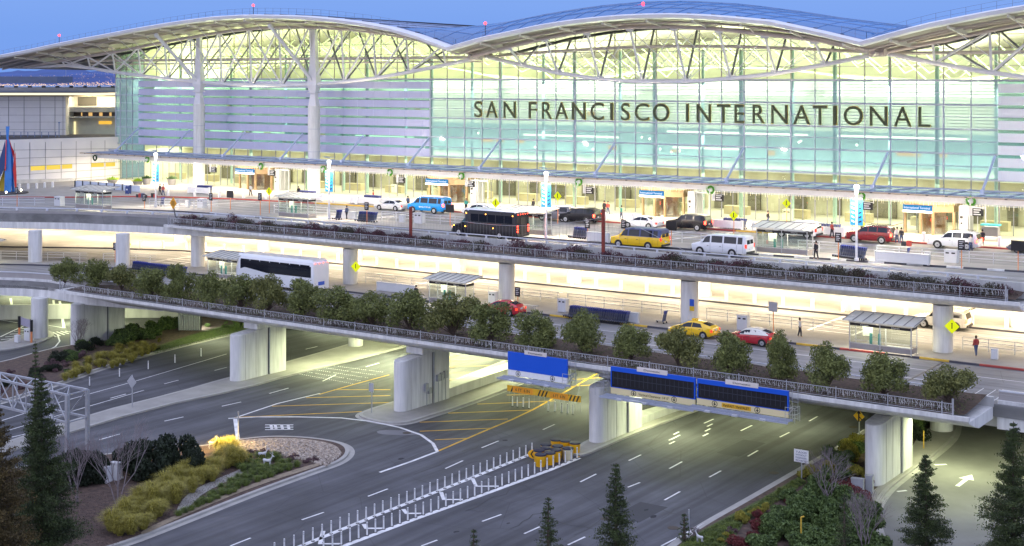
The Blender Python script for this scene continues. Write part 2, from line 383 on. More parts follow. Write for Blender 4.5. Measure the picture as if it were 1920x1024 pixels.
b.box(XL, XR, YF-.14, YF-.005, 6.08, 6.2); b.box(XL, XR, YF-.13, YF-.005, 4.55, 4.65); b.box(XL, XR, YF-.13, YF-.005, 3.3, 3.38)
b.build('horizontal_mullions', M_mull, T)
# horizontal wind girder in front of the clerestory
b = MB(); b.tube((-198,154.6,20.35),(-113.5,154.6,20.35),.22,8); b.tube((-198,155.0,19.75),(-113.5,155.0,19.75),.12,8)
gp = [(-112.5,154.2,20.35)] + [(-112.5+57*t, 154.2, 20.35+1.15*math.sin(math.pi*t)) for t in (.08,.2,.35,.5,.65,.8,.92)] + [(-55.5,154.2,20.35)]
b.path(gp, .2); b.tube((-55.5,154.4,20.35),(20,154.4,20.35),.2,8); b.build('wind_girder', M_steel_tan, T)
# trusses
def truss(T_, B_, front, rear, mode, nm):
    yf, yb, yr = front, 153.2, rear
    tc_ = MB(); tc_.path([(x, yf, z) for x, z in T_], .26, 10); tc_.build(nm + '_front_chord', M_steel_tan, T, True)
    rc = MB(); rc.path([(x, yr, z) for x, z in T_], .22, 8); rc.build(nm + '_rear_chord', M_steel_dk, T, True)
    bc = MB(); bc.path([(x, yb, z) for x, z in B_], .27, 10); bc.build(nm + '_bottom_chord', M_steel_w, T, True)
    we = MB(); wr = MB(); tie = MB()
    B2 = B_[1:-1]
    for i, (x, z) in enumerate(B2):
        zt = interp(T_, x)
        if zt - z < .8: continue
        if mode == 'post':
            we.tube((x, yb, z), (x, yf, zt-.15), .15)
            if i+1 < len(B2):
                xn, zn = B2[i+1]
                we.tube((x, yb, z), (xn-.3, yf, interp(T_, xn-.3)-.2), .15)
                wr.tube((x+.2, yb, z), (xn-1.2, yr, interp(T_, xn-1.2)-.2), .12)
            if i > 0:
                xp, zp = B2[i-1]
                (we if x < -150 else wr).tube((x, yb, z), (xp+.3, yf if x < -150 else yr, interp(T_, xp+.3)-.2), .13)
                if x >= -150: tie.tube((x, yb, z), (xp+.4, yf, interp(T_, xp+.4)-.2), .04, 5)
        else:
            we.tube((x, yb, z), (x, yf, zt-.15), .16); wr.tube((x, yb, z), (x, yr, zt-.15), .15)
            for j in (i-1, i+1):
                if 0 <= j < len(B2):
                    xn = B2[j][0]
                    tie.tube((x, yb, z), (xn, yf, interp(T_, xn)-.2), .05, 5); tie.tube((x, yb, z), (xn, yr, interp(T_, xn)-.2), .05, 5)
            we.box(x-.5, x+.5, yf-.1, yf+.1, zt-.45, zt); we.box(x-.6, x+.6, yb-.1, yb+.1, z, z+.4)
    build_each(we, nm + '_web', M_steel_w, T, True); build_each(wr, nm + '_rear_web', mat('grey_rear_steel', (.16,.16,.19), .5, var=.1), T, True)
    if tie.v: tie.build(nm + '_tie_rods', M_steel_w, T)
truss(TC1, BC1, 152.6, 156.1, 'post', 'cantilever_truss')
truss(TC2, BC2, 150.0, 156.2, 'vee', 'centre_truss')
truss(TC3, BC3, 152.6, 156.1, 'post', 'right_truss')
b = MB()
for x in (-112.2, -55.9): b.tube((x-.9,151.5,20.4),(x+.9,151.5,20.4),.5,12); b.tube((x,150,20.4),(x,156,20.4),.3,8); b.lathe([(.45,-.3),(.45,.3)], (x-.5,151.5,20.5), 12)
b.build('pin_joint', M_steel_tan, T, True)
# main columns
for xc in (-168.6, -143.6, -24.0, 1.0):
    b = MB(); b.lathe([(.92,0),(.92,13.2)], (xc,153.2,.1), 24); cl = b.build('main_column', M_conc_w, T, True)
    b = MB()
    for z in (3.2, 6.4, 9.8): b.lathe([(.935,0),(.935,.05)], (xc,153.2,z), 24)
    b.build('joint_ring', M_mull, cl)
    b = MB(); zt = interp(TC1 if xc < -100 else TC3, xc)
    b.loft([[(xc+a*w1, 153.2+c_*w1, z) for a, c_ in ((-1,-.6),(1,-.6),(1,.6),(-1,.6))] for w1, z in ((.75,13.3),(.5,15.0),(.95,16.4),(.6,19.5),(.42,zt))])
    b.box(xc-.8, xc+.8, 152.6, 153.8, 15.2, 15.35); b.build('column_head', M_steel_w, cl)
    b = MB(); b.tube((xc,153.0,16.8), (xc-3.4,147.4,zt+.1), .26, 10); b.sphere((xc-3.4,147.4,zt+.1), .38)
    b.tube((xc,153.4,16.6),(xc+4.4,156.2,zt-.3),.14); b.build('raking_strut', M_steel_w, cl, True)
# roof skins
fx = [f[0] for f in FAS]
def smooth_fas():
    a = np.arange(-222, -112.8, 1.6).tolist() + [-112.8] ; b_ = np.arange(-111.5, -55.8, 1.6).tolist() + [-55.8]; c_ = np.arange(-54.5, 26, 1.6).tolist() + [26]
    return a, [-112.8] + b_, [-55.8] + c_
H1, H2, H3 = smooth_fas()
M_roof = mat('blue_grey_metal_roof', (.20,.28,.48), .35, metal=.5, var=.08, scale=.4)
M_soff = mat('roof_soffit', (.27,.245,.22), .6, var=.1, scale=.3)
M_fasc = mat('white_roof_edge', (.74,.75,.80), .35, var=.05)
sg = glass('skylight_glass', (.10,.28,.55), .5, op=.5, opc=(.05,.20,.50))
for nm, H in (('west', H1), ('centre', H2), ('east', H3)):
    rf = MB(); z_ = lambda x: interp(FAS, x)
    rf.sheet([[(x, 146.0, z_(x)) for x in H], [(x, 151, z_(x)+.12) for x in H], [(x, 192, z_(x)-.3) for x in H]])
    roof = rf.build('roof', M_roof, T, True)
    s_ = MB(); s_.sheet([[(x, 146.5, z_(x)-.62) for x in H], [(x, 152, z_(x)-.75) for x in H], [(x, 192, z_(x)-1.3) for x in H]]); s_.build('soffit', M_soff, roof, True)
    e_ = MB(); e_.sheet([[(x, 146.5, z_(x)-.64) for x in H], [(x, 145.85, z_(x)-.5) for x in H], [(x, 145.7, z_(x)-.1) for x in H], [(x, 146.1, z_(x)+.06) for x in H], [(x, 147.6, z_(x)+.10) for x in H]]); e_.build('roof_edge', M_fasc, roof, True)
    # standing seams
    q = MB()
    for x in H[::2]:
        q.bar((x,147.6,z_(x)+.14),(x,190,z_(x)-.2),.08,.1)
    q.build('roof_seams', M_steel_dk, roof)
    # safety rail
    r_ = MB(); hh = [x for x in H if not (nm == 'centre' and -104 < x < -60)]
    for x in hh[::1]: r_.tube((x,147.8,z_(x)),(x,147.8,z_(x)+1.05),.025,4)
    for a, c_ in zip(hh, hh[1:]):
        if c_-a < 2:
            for dz in (.55, 1.05): r_.tube((a,147.8,z_(a)+dz),(c_,147.8,z_(c_)+dz),.02,4)
    r_.build('roof_rail', mat('rail_blue_grey',(.16,.22,.38),.5), roof)
# bulging skylight over the centre
b = MB(); xs2 = np.linspace(-122, -50, 25); ys2 = [(148.2,0),(152,.42),(156,.72),(161,.93),(166,1.0),(172,.95),(180,.7)]
def skz(x, t):
    base = interp(FAS, x) + .1; return base + (max(interp(RIDGE, x), base+.2) - base)*t
b.sheet([[(x, y, skz(x, t)) for x in xs2] for y, t in ys2]); sk = b.build('skylight', sg, T, True)
b = MB()
for i, x in enumerate(xs2): b.path([(x, y, skz(x, t)+.03) for y, t in ys2], .05, 4)
for y, t in ys2[1:]: b.path([(x, y, skz(x, t)+.03) for x in xs2], .05, 4)
b.build('skylight_bars', mat('skylight_bar',(.25,.36,.55),.4), sk)
# outrigger brackets under the overhang
b = MB()
BR = [-207+6.2*i for i in range(15)] + [-107.5+6.2*i for i in range(9)] + [-52.5+6.2*i for i in range(12)]
for x in BR:
    zr = interp(FAS, x) - .8
    T_ = TC1 if x < -112.7 else (TC2 if x < -55.8 else TC3); yf = 150.0 if T_ is TC2 else 152.6; zc = interp(T_, x)
    b.loft([[(x-.12, y, z), (x+.12, y, z), (x+.12, y, z2), (x-.12, y, z2)] for y, z, z2 in ((146.3, zr-.12, zr+.02), (148.6, zr-.42, zr), (yf, max(zc, zr-.75), zr), (yf+3.5, zr-.3, zr))])
    b.sphere((x, 146.3, zr-.05), .17)
    b.tube((x, yf-1.4, zr-.3), (x, yf, zc), .1)
build_each(b, 'roof_outrigger', mat('bracket_steel', (.60,.57,.54), .5), T, False, 3)
b = MB()
for y in (148.4, 151.2, 154.3):
    for H in (H1, H2, H3):
        b.path([(x, y, interp(FAS, x)-.95) for x in H[::3]], .13, 6)
build_each(b, 'roof_purlin', M_steel_tan, T, False, 20)
# thin stays from the bracket roots down to the trusses on the left
b = MB()
for x in BR:
    if x < -118: b.tube((x, 148.6, interp(FAS, x)-1.1), (x+5.8, 153.2, interp(BC1, x+5.8)), .05, 5)
    if x > -52: b.tube((x, 148.6, interp(FAS, x)-1.1), (x+5.0, 153.2, interp(BC3, x+5.0)), .05, 5)
build_each(b, 'stay_rod', M_steel_w, T)
# lettering
LET = [('S',889,903),('A',911,932),('N',944,966),('F',991,1005),('R',1016,1034),('A',1041,1064),('N',1072,1097),('C',1107,1131),('I',1144,1148.5),('S',1164,1180),('C',1190,1216),('O',1224,1254),
       ('I',1286,1290.5),('N',1306,1332),('T',1344,1368),('E',1377,1394),('R',1411,1433),('N',1446,1476),('A',1487,1518),('T',1524,1550),('I',1562,1568.5),('O',1582,1617),('N',1631,1663),('A',1676,1708),('L',1722,1744)]
M_let = mat('olive_letters', (.040,.052,.018), .5, var=.15, scale=2)
M_let2 = mat('brass_letter_edge', (.62,.42,.06), .4, var=.1)
for ch, a, c_ in LET:
    xa, xb = on(a, 200, YF-.5).x, on(c_, 200, YF-.5).x
    lo = text_mesh(ch, 'letter', M_let, T, xa, xb, YF-.42, 11.98, 14.22, .10)
    text_mesh(ch, 'letter_edge', M_let2, lo, xa-.05, xb+.05, YF-.34, 11.94, 14.26, .08)
# canopy
XC0 = -188.9
gc = glass('canopy_glass', (.55,.62,.72), .4, op=.22, opc=(.5,.55,.65))
b = MB(); b.box(XC0, XR, 147.0, YF-.25, 5.0, 5.05); can = b.build('canopy', gc, T)
b = MB(); b.box(XC0-1.2, XR, 146.7, 147.0, 4.93, 5.1)
b.build('canopy_edge', mat('tan_metal_edge', (.40,.33,.26), .5, var=.1), can)
b = MB()
for i in range(100):
    x = XC0 + 2.06*i
    if x < XR: b.box(x, x+.28, 146.66, 146.7, 4.96, 5.06)
b.build('canopy_edge_bolts', M_steel_dk, can)
b = MB(); b.box(XC0+2, XR, 147.35, 147.6, 4.28, 4.9); b.build('canopy_beam', M_white, can)
b = MB()
ST = [-187.0,-174.3,-161.4,-148.9,-136.6,-124.1,-111.6,-93.2,-74.7,-56.5,-44.3,-26,-8,10]
x = X0
allr = sorted([X0+MOD*i for i in range(-21, 48)])
for x in allr: b.box(x-.05, x+.05, 147.0, YF-.26, 5.06, 5.16)
for y in (149.2, 154.2): b.box(XC0, XR, y-.05, y+.05, 5.17, 5.24)
b.tube((XC0, 151.7, 5.35), (XR, 151.7, 5.35), .11, 6)
b.build('canopy_ribs', mat('blue_grey_steel', (.30,.36,.52), .45, var=.08), can)
b = MB()
for x in ST: b.tube((x, YF-.3, 8.85), (x, 151.7, 5.4), .15, 8); b.box(x-.2, x+.2, 151.4, 152.0, 5.0, 5.5)
build_each(b, 'canopy_strut', mat('pale_blue_steel', (.45,.52,.72), .4), can, False, 2)
# icicle lights
b = MB(); x = XC0 + 3
r0 = random.Random(3)
while x < 5:
    b.tube((x, 148.0, 4.3), (x+r0.uniform(-.06,.06), 148.0, 4.3-r0.uniform(.15,.62)), .013, 3, cap=False); x += r0.uniform(.22,.5)
o_ = b.build('icicle_light_strings', lamp('warm_icicle', (1,.86,.62), 1.5), can); o_['kind'] = 'stuff'
# obstruction lights
def roofpt(px, py, Y=148.0): return on(px, py, Y)
for px, py in ((111,68),(475,12),(910,46),(1206,9)):
    p = roofpt(px, py, 150 if px != 1206 else 156); zb = interp(FAS, p.x)
    b = MB(); b.tube((p.x,p.y,min(zb, p.z-1)),(p.x,p.y,p.z),.05,6); ob = b.build('obstruction_light_pole', M_steel_dk, T)
    b = MB(); b.sphere((p.x,p.y,p.z+.15), .20); b.build('red_lamp', lamp('red_beacon',(1,.035,.045),7), ob)
# ---- interior
M_in = mat('interior_cream_wall', (.60,.60,.50), .7, var=.10, scale=.3)
M_in2 = mat('interior_green_wall', (.34,.47,.50), .6, var=.15, scale=.25)
M_infl = mat('interior_floor', (.36,.34,.29), .4, var=.12, scale=.5)
M_incl = mat('interior_ceiling', (.62,.64,.56), .7, var=.06, scale=.4)
b = MB(); b.box(XL+.3, XR, YF+.3, 191, -.12, .08); b.build('interior_floor', M_infl, T)
b = MB(); b.box(XL+.3, XR, 163, 190.8, 5.5, 6.0); b.box(XL+.3, XR, 170, 190.8, 10.6, 11.1); b.box(XL+.3, XR, 176, 190.8, 14.5, 15.0); b.build('interior_floor_slab', M_incl, T)
b = MB(); b.sheet([[(x,190.9,-.1) for x in xs], [(x,190.9,interp(FAS,x)-.8) for x in xs]]); b.build('interior_back_wall', M_in, T)
b = MB(); b.quad((XL+6.5,157.2,.1),(XL+6.5,190.8,.1),(XL+6.5,190.8,23),(XL+6.5,157.2,23)); b.build('interior_end_wall', M_in, T)
b = MB(); b.box(XL+6.6, XR, 168, 168.3, .1, 5.4); b.build('interior_lobby_wall', mat('lobby_beige', (.40,.38,.31), .6, var=.25, scale=.35), T)
b = MB(); r1 = random.Random(19); x = XL+8
while x < XR-4:
    w1 = r1.uniform(.8,4.2); h1 = r1.uniform(2.0,3.6); b.box(x, x+w1, 167.6, 167.9, .1, h1); x += w1 + r1.uniform(1.2,5)
b.build('interior_doorways', mat('lobby_dark', (.10,.09,.07), .5, var=.3, scale=1), T)
b = MB(); b.box(XL+4, XR, 174.6, 174.8, 6.05, 10.5); b.build('interior_partition', M_in2, T)
b = MB()
for k in range(15): b.box(XL+4, XR, 168.2, 168.3, 11.3+.39*k, 11.3+.39*k+.27)
b.build('interior_louvre_wall', mat('louvre_beige', (.36,.34,.27), .6, var=.12, scale=.12), T)
b = MB(); x = XL+6
while x < XR:
    b.lathe([(.26,0),(.26,21)], (x,158.6,.1), 12); b.lathe([(.20,0),(.20,21)], (x+6.2,160.2,.1), 10); x += 12.33
build_each(b, 'interior_column', mat('interior_teal_column',(.30,.42,.45),.6), T, True)
b = MB(); x = XL+3      # roof trusses seen through the upper glass
while x < XR-14:
    z = interp(FAS, x)-1.6
    for i in range(4):
        a = (x+i*3.1, 162+(i % 2)*2, z-.1-(.2*i)); c_ = (x+(i+1)*3.1, 172, max(17.0, z-4.2)); b.tube((a[0],a[1]+6,a[2]), c_, .09, 5); b.tube(c_, (x+(i+2)*3.1, 178, interp(FAS, x+(i+2)*3.1)-1.7), .09, 5)
    b.tube((x,166,max(17,z-4.5)),(x+12.4,167,max(17,interp(FAS,x+12.4)-6)),.2,6); x += 6.2
b.build('interior_roof_trusses', mat('interior_white_steel',(.40,.44,.32),.5), T)
b = MB()        # lit ceiling strips of the halls
for (xa, xb, y, z) in ((-112,-96,162.9,9.3),(-90,-70,165,10.2),(-88,-78,162.9,8.2),(-66,-50,165,10.2),(-108,-100,166,13),(-184,-166,170,8),(-150,-138,170,8)):
    b.box(xa, xb, y-.25, y, z, z+.22)
b.build('interior_light_strips', lamp('hall_strip_light', (1,.97,.72), 3.0), T)
b = MB(); r1 = random.Random(5)     # signs and screens inside
for i in range(44):
    x = r1.uniform(XL+6, XR-6); z = r1.choice((2.4,7.4,7.9,12.2)); b.box(x, x+r1.uniform(.6,2.2), 167.4, 167.6, z, z+r1.uniform(.25,.6))
b.build('interior_signs', lamp('interior_sign_glow', (1,.55,.18), 1.3), T)
b = MB()
for i in range(26):
    x = XL+8+i*8.1; b.box(x, x+3.2, 161.2, 162.4, .1, 1.15)
b.build('check_in_counter', mat('counter_laminate',(.35,.30,.20),.5), T)
b = MB(); r1 = random.Random(15)    # hanging lamps
for i in range(60):
    x = r1.uniform(XL+4, XR-4); b.sphere((x, r1.uniform(159,166), r1.choice((3.6,4.2,7.9,9.5))), .12, 6)
b.build('interior_pendant_lamps', lamp('pendant_glow', (1,.93,.7), 9), T)
for x in np.arange(XL+12, XR, 24.6):
    area((x, 162, 5.3), 20, 8, 2300, (1,.94,.74)); area((x, 169, 15.2), 22, 9, 11000, (.97,1,.70) if x < -115 else (1,1,.90), (R(180),0,0)); area((x, 160, 16.5), 22, 3, 4300, (.98,1,.84), (R(60),0,0)); area((x, 160, 10), 22, 2, 1100, (.96,1,.92), (R(75),0,0))
# under the canopy
for x in np.arange(-184, 20, 12.3): area((x, 150.5, 4.7), 9, 2.2, 2300, (1,.83,.60))
# soffit uplights of the roof overhang at the left tip
for x, e_ in ((-216,5200),(-204,5200),(-197,2600),(-178,1500),(-156,1500),(-134,1500),(-112,1700),(-90,1300),(-68,1300),(-52,2200),(-36,1500)): spot((x, 151.5 if x > -195 else 160, 11.5), e_, (1,.84,.58), (R(180),0,0), 130)
# ================================================================== ROAD DECKS
def P(px, py, z): p = at(px, py, z); return (p.x, p.y)
ZL = -6.1; ZG = -12.5
# ---- upper deck
UC = [(-190,98),(-176,105.5),(-163.2,113.0),(-159.7,115.3),(-154.4,118.3),(-148.5,120.8),(-140.2,123.2),(-126.6,124.3),(-112.8,124.4),(-98.6,124.7),(-87.7,125.2),(-72.1,125.9),(-57.7,126.6),(-44.4,128.0),(-34.1,129.2),(-15,131.2),(30,137)]
UB = [(-190,100.5),(-176,108),(-164.8,114.9),(-160.1,118.0),(-154.1,121),(-149.4,123.6),(-136.6,128.2),(-123.5,129.2),(-100,129.9),(-80,130.3),(-53.5,131.2),(-44.7,131.7),(-36,132.3),(-15,134),(30,140)]
UI = [(-198,112),(-190,115.5),(-177.1,122.7),(-167.5,129.6),(-163.3,133.8),(-156.1,137.6),(-147.2,140.3),(-132,142.2),(-119.5,143.2),(-101.4,143.9),(-81.8,144.2),(-50.7,144.9),(-38.3,145.4),(30,147)]
edge_l = [(-186,88),(-172,96)] + [P(x, y, -2.0) for x, y in ((0,428.6),(60,429.5),(140,431),(200,434),(262,436.5))] + [(-130,117.9),(-122,119.3)]
edge_l = [p for i, p in enumerate(edge_l)]
DE = edge_l + [(-100,119.8),(-60,119.8),(-31,119.8),(30,120.4)]
b = MB(); top = DE + [(30,156.5),(-193,156.5),(-260,170),(-260,60)]
b.prism(top, -1.1, 0.0); tag(b.build('upper_roadway', M_deckroad), 'pale concrete upper roadway deck in front of the terminal', kind='structure')
b = MB(); b.prism([(x, y+.6) for x, y in DE] + [(30,140),(-250,140),(-250,61)], -2.0, -1.12); b.build('upper_deck_girders', M_conc).__setitem__('kind', 'structure')
def band(front, back, z0, z1, nm, m):
    b = MB(); b.prism(front + back[::-1], z0, z1); o = b.build(nm, m); o['kind'] = 'structure'; return o
band(UC, UB, .002, .16, 'upper_island_sidewalk', M_side)
b = MB(); b.prism(UI + [(30,156.4),(-193,156.4),(-250,170)], .003, .16); b.build('terminal_sidewalk', M_side)['kind'] = 'structure'
def line_strip(pts, off, wd, z, nm, m, z1=None):
    b = MB(); b.sweep(pts, [(off, z), (off+wd, z), (off+wd, z1 or z+.004), (off, z1 or z+.004)]); o = b.build(nm, m); o['kind'] = 'structure'; return o
line_strip(UC, -.06, .18, 0, 'upper_island_curb', mat('dark_curb', (.07,.07,.09), .7), .165)
line_strip(UI, -.06, .2, 0, 'terminal_curb', M_redcurb, .168)
def subline(pts, xa, xb):
    out = [(xa, interp(pts, xa))] + [p for p in pts if xa < p[0] < xb] + [(xb, interp(pts, xb))]; return out
line_strip(subline(UI, -133, -122), -.07, .22, 0, 'yellow_curb', M_yelcurb, .172)
line_strip(subline(UI, -70, -64), -.07, .22, 0, 'yellow_curb', M_yelcurb, .172)
# red / white painted dashes of the right island curb
b = MB()
for i in range(14):
    x = -66 + i*3.6; b.sweep(subline(UC, x, x+1.5), [(-.075, 0.01), (.13, 0.01), (.13, .171), (-.075, .171)])
b.build('curb_paint', M_markw)['kind'] = 'structure'
# lane lines of upper deck
b = MB()
off = lambda pts, d: [(x, y+d) for x, y in pts]
b.ribbon(off([p for p in UC if p[0] > -150], -3.9), .12, .008); b.ribbon(off([p for p in UC if p[0] > -133], -4.6), .1, .008)
for x in np.arange(-150, 10, 8): b.ribbon([(x, interp(UI, x)-3.6), (x+3, interp(UI, x+3)-3.6)], .12, .008); b.ribbon([(x+2, interp(UI, x+2)-7.4), (x+5, interp(UI, x+5)-7.4)], .12, .008)
for (xa, n_) in ((-150,8),(-118,8),(-77,9)):
    for i in range(2): b.ribbon([(xa+i*4.0, interp(UB, xa+i*4)+.3), (xa+3.5+i*4.0, interp(UI, xa+3)-.3)], .3, .009)
    for i in range(2): b.ribbon([(xa+i*4.0-2, 120.8), (xa+i*4.0-.5, interp(UC, xa)-.3)], .25, .009)
b.build('upper_road_markings', M_markw)['kind'] = 'structure'
# parapet of the left ramp, three stepped bands
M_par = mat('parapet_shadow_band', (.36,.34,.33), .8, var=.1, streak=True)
RP = edge_l
RPt = thing('ramp_parapet', (0,0,0), 0, 'white banded concrete parapet curving along the upper ramp at left', 'parapet')
b = MB(); b.sweep(RP, [(.02,-2.0),(1.2,-2.02),(1.2,-.95),(-.0,-.95)]); b.build('girder_face', M_conc_w, RPt)
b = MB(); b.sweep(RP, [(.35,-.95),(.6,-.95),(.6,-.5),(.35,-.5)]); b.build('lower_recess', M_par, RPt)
b = MB(); b.sweep(RP, [(.2,-.5),(.6,-.5),(.6,-.12),(.2,-.12)]); b.build('middle_band', M_conc_w, RPt)
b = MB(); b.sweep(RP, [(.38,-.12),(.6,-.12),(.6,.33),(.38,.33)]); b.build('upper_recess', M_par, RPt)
def rail_line(pts, z0, heights, step, r=.035, posts=True, m=None, nm='railing', lab='', par=None, z_off=None):
    t = par; b = MB()
    P3 = [Vector((p[0], p[1], 0)) for p in pts]
    for h in heights:
        for a, c_ in zip(P3, P3[1:]): b.tube((a.x,a.y,z0+h),(c_.x,c_.y,z0+h), r, 6)
    q = MB(); d = 0; nxt = 0
    for a, c_ in zip(P3, P3[1:]):
        L = (c_-a).length
        while nxt <= d+L:
            p = a.lerp(c_, (nxt-d)/L); q.tube((p.x,p.y,z0),(p.x,p.y,z0+heights[-1]), r*1.2, 6); nxt += step
        d += L
    if t is None:
        t = thing(nm, (0,0,0), 0, lab, 'railing')
    b.build('rails', m or M_galv, t, True); q.build('posts', m or M_galv, t); return t
M_railw = mat('pale_rail', (.62,.64,.70), .4, var=.05)
b = MB(); b.sweep(RP, [(.4,.62),(.55,.62),(.55,.75),(.4,.75)]); b.build('top_rail', M_railw, RPt)
b = MB()
for i in range(14):
    x = -178 + 3.7*i; y = interp(RP, x)+.45; b.box(x, x+.25, y-.08, y+.1, .33, .62)
b.build('rail_blocks', M_railw, RPt)
# planter along the upper deck
UPX0, UPX1 = -134.4, -31.0
def planter(name, lab, x0, x1, yf, ztop, yb, tipl, fence_h, soil, depth):
    t = thing(name, (0,0,0), 0, lab, 'planter')
    b = MB()
    prof = [(yf, ztop), (yf, ztop-.28), (yf+.25, ztop-.5), (yf+1.2, ztop-.82), (yf+2.4, ztop-depth), (yb, ztop-depth-.02), (yb, ztop-.35), (yf+.3, ztop-.35), (yf+.3, ztop)]
    secs = []
    for x, k in ((x0, .05), (x0+tipl*.4, .5), (x0+tipl, 1.0), (x1, 1.0)):
        secs.append([(x, y if z > ztop-.3 else yf + (y-yf)*1.0, ztop - (ztop-z)*(k if z < ztop-.3 else 1)) for y, z in prof])
    b.loft(secs); b.build('trough', M_conc_w, t)
    b = MB(); n_ = 90; r0 = random.Random(name)
    rows = [[(x0+1.2+(x1-x0-1.6)*i/n_, y, soil(y) + r0.uniform(-.05,.07)) for i in range(n_+1)] for y in (yf+.32, yf+.9, yf+1.8, yf+2.8, yb-.02)]
    b.sheet(rows); b.build('soil_bed', M_soil, t)
    b = MB(); b.box(x0+.6, x0+.7, yf+.15, yf+.25, ztop, ztop+fence_h+.35); b.box(x1-1.2, x1-1.08, yf+.15, yf+.25, ztop, ztop+fence_h+.35)
    b.build('end_post', M_galv, t); return t
PU = planter('upper_planter', 'long curved concrete planter hung on the edge of the upper deck', UPX0, UPX1, 116.3, -.72, 119.75, 9, .9, lambda y: -.62 + (y-116.3)*.10, 1.15)
b = MB(); b.box(-129.5, 30, 119.78, 120.1, -.9, .42); b.build('parapet_wall', M_conc, PU)
b = MB(); b.tube((-130,119.9,.72),(-33,119.9,.72),.06,6)
for x in np.arange(-129, -33, 2.6): b.box(x-.08,x+.08,119.82,120.0,.42,.72)
b.build('parapet_rail', M_railw, PU)
def fence(name, lab, x0, x1, y, z0, h, step, seed):
    t = thing(name, (0,0,0), 0, lab, 'fence')
    b = MB(); b.tube((x0,y,z0+h),(x1,y,z0+h),.028,6); b.tube((x0,y,z0+.12),(x1,y,z0+.12),.02,5); b.build('rails', M_galv, t)
    b = MB(); n_ = 0
    for x in np.arange(x0, x1+.1, step): b.tube((x,y,z0-.35),(x,y,z0+h+.12),.04,6)
    b.build('posts', M_galv, t)
    b = MB(); x = x0; r0 = random.Random(seed)      # irregular hanging light strings woven in the mesh
    while x < x1:
        dx = r0.uniform(-.12,.12); l = r0.uniform(.25,.62)*h*1.1; zt = z0+h-.03
        b.tube((x,y-.02,zt),(x+dx,y-.03,zt-l*.5),.011,3,cap=False); b.tube((x+dx,y-.03,zt-l*.5),(x+dx*.2,y-.02,zt-l),.011,3,cap=False)
        if r0.random() < .5: b.tube((x+dx,y-.03,zt-l*.5),(x+dx+.12,y-.03,zt-l*.8),.010,3,cap=False)
        x += r0.uniform(.09,.22)
    b.build('light_netting', mat('pale_string_lights', (.70,.70,.70), .6, var=.3, scale=3), t)
    b = MB()
    for x in np.arange(x0, x1, .3): b.tube((x,y,z0+.1),(x,y,z0+h),.004,3,cap=False)
    for z in (.3,.5,.7): b.tube((x0,y,z0+z*h),(x1,y,z0+z*h),.006,3,cap=False)
    b.build('wire_mesh', M_galv, t)
    return t
fence('planter_fence', 'low wire fence with string lights along the upper planter', UPX0+1.0, UPX1-1, 116.5, -.72, .9, 3.9, 1)
# columns under the upper deck
for px in (66, 230, 371, 657, 950, 1293, 1768):
    if px > 240: p = on(px, 500, 119.2)
    else: p = at(px, {66:493, 230:500}[px], ZL)
    r_ = .86
    b = MB(); b.lathe([(r_,-.02),(r_,4.15)], (0,0,0), 28)
    t = thing('concrete_column', (p.x, p.y, ZL), 0, {66:'round concrete column left of all others under the curving upper ramp',230:'round column with a yellow diamond sign under the ramp at left',371:'round column behind the glass shelter beside the white coach',657:'round column with yellow diamond sign right of the white coach',950:'round column beside the dark red car on the lower level',1293:'round column with a small blue and yellow sign behind the yellow taxi',1768:'round column at right hiding the middle of a silver pickup'}[px], 'column', 'round columns holding up the upper deck')
    b.build('shaft', M_conc_w, t, True)
    if px == 1293:
        b = MB(); b.box(.5,.95,-.95,-.88,1.9,2.55); b.build('blue_plate', mat('blue_sign', (.02,.10,.55), .4), t)
        b = MB(); b.box(.5,.95,-.95,-.88,1.45,1.88); b.build('yellow_plate', mat('yellow_sign', (.75,.50,.02), .4), t)
# inner row of columns below
for i, x in enumerate(np.arange(-152, 10, 16.6)):
    t = thing('inner_column', (x, 134.6, ZL), 0, 'round warm-lit column on the lower kerbside, number %d from the left end' % (i+1) if False else 'round warm-lit column standing on the lower terminal kerb behind the roadway', 'column', 'inner columns along the lower kerb')
    b = MB(); b.lathe([(.85,0),(.85,5.0)], (0,0,0), 20); b.build('shaft', M_conc_w, t, True)
# ---- lower deck
LE = [(-190,80),(-176,85.5)] + [P(x, y, -7.9) for x, y in ((0,554),(45,555.5),(90,559))] + [(-128,100.0),(-118,102.0)]
LDE = LE + [(-100,102.6),(-60,102.8),(-29,102.8),(30,102.8)]
b = MB(); b.prism(LDE + [(30,152),(-250,152),(-250,60)], -7.0, ZL); b.build('lower_roadway', M_deckroad)['kind'] = 'structure'
b = MB(); b.prism([(x, y+.7) for x, y in LDE] + [(30,118),(-240,118),(-240,62)], -7.9, -7.03); b.build('lower_deck_girders', M_conc)['kind'] = 'structure'
LRt = thing('lower_ramp_parapet', (0,0,0), 0, 'white banded concrete parapet along the lower ramp at far left', 'parapet')
def parap(t, line, z):
    b = MB(); b.sweep(line, [(0,z-1.8),(1.2,z-1.82),(1.2,z-.55),(0,z-.55)]); b.build('girder_face', M_conc_w, t)
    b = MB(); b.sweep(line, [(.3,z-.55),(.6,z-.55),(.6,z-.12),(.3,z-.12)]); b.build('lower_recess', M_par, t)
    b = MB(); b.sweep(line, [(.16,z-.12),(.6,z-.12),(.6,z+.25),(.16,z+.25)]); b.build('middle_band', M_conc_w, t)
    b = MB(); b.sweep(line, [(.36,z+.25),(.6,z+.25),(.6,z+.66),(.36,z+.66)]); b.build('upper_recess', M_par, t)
    b = MB(); b.sweep(line, [(.4,z+.85),(.52,z+.85),(.52,z+.95),(.4,z+.95)]); b.build('top_rail', M_railw, t)
    b = MB(); b.sweep(line, [(.42,z+.66),(.46,z+.66),(.46,z+.85),(.42,z+.85)]); b.build('rail_web', M_par, t)
parap(LRt, LE, ZL)
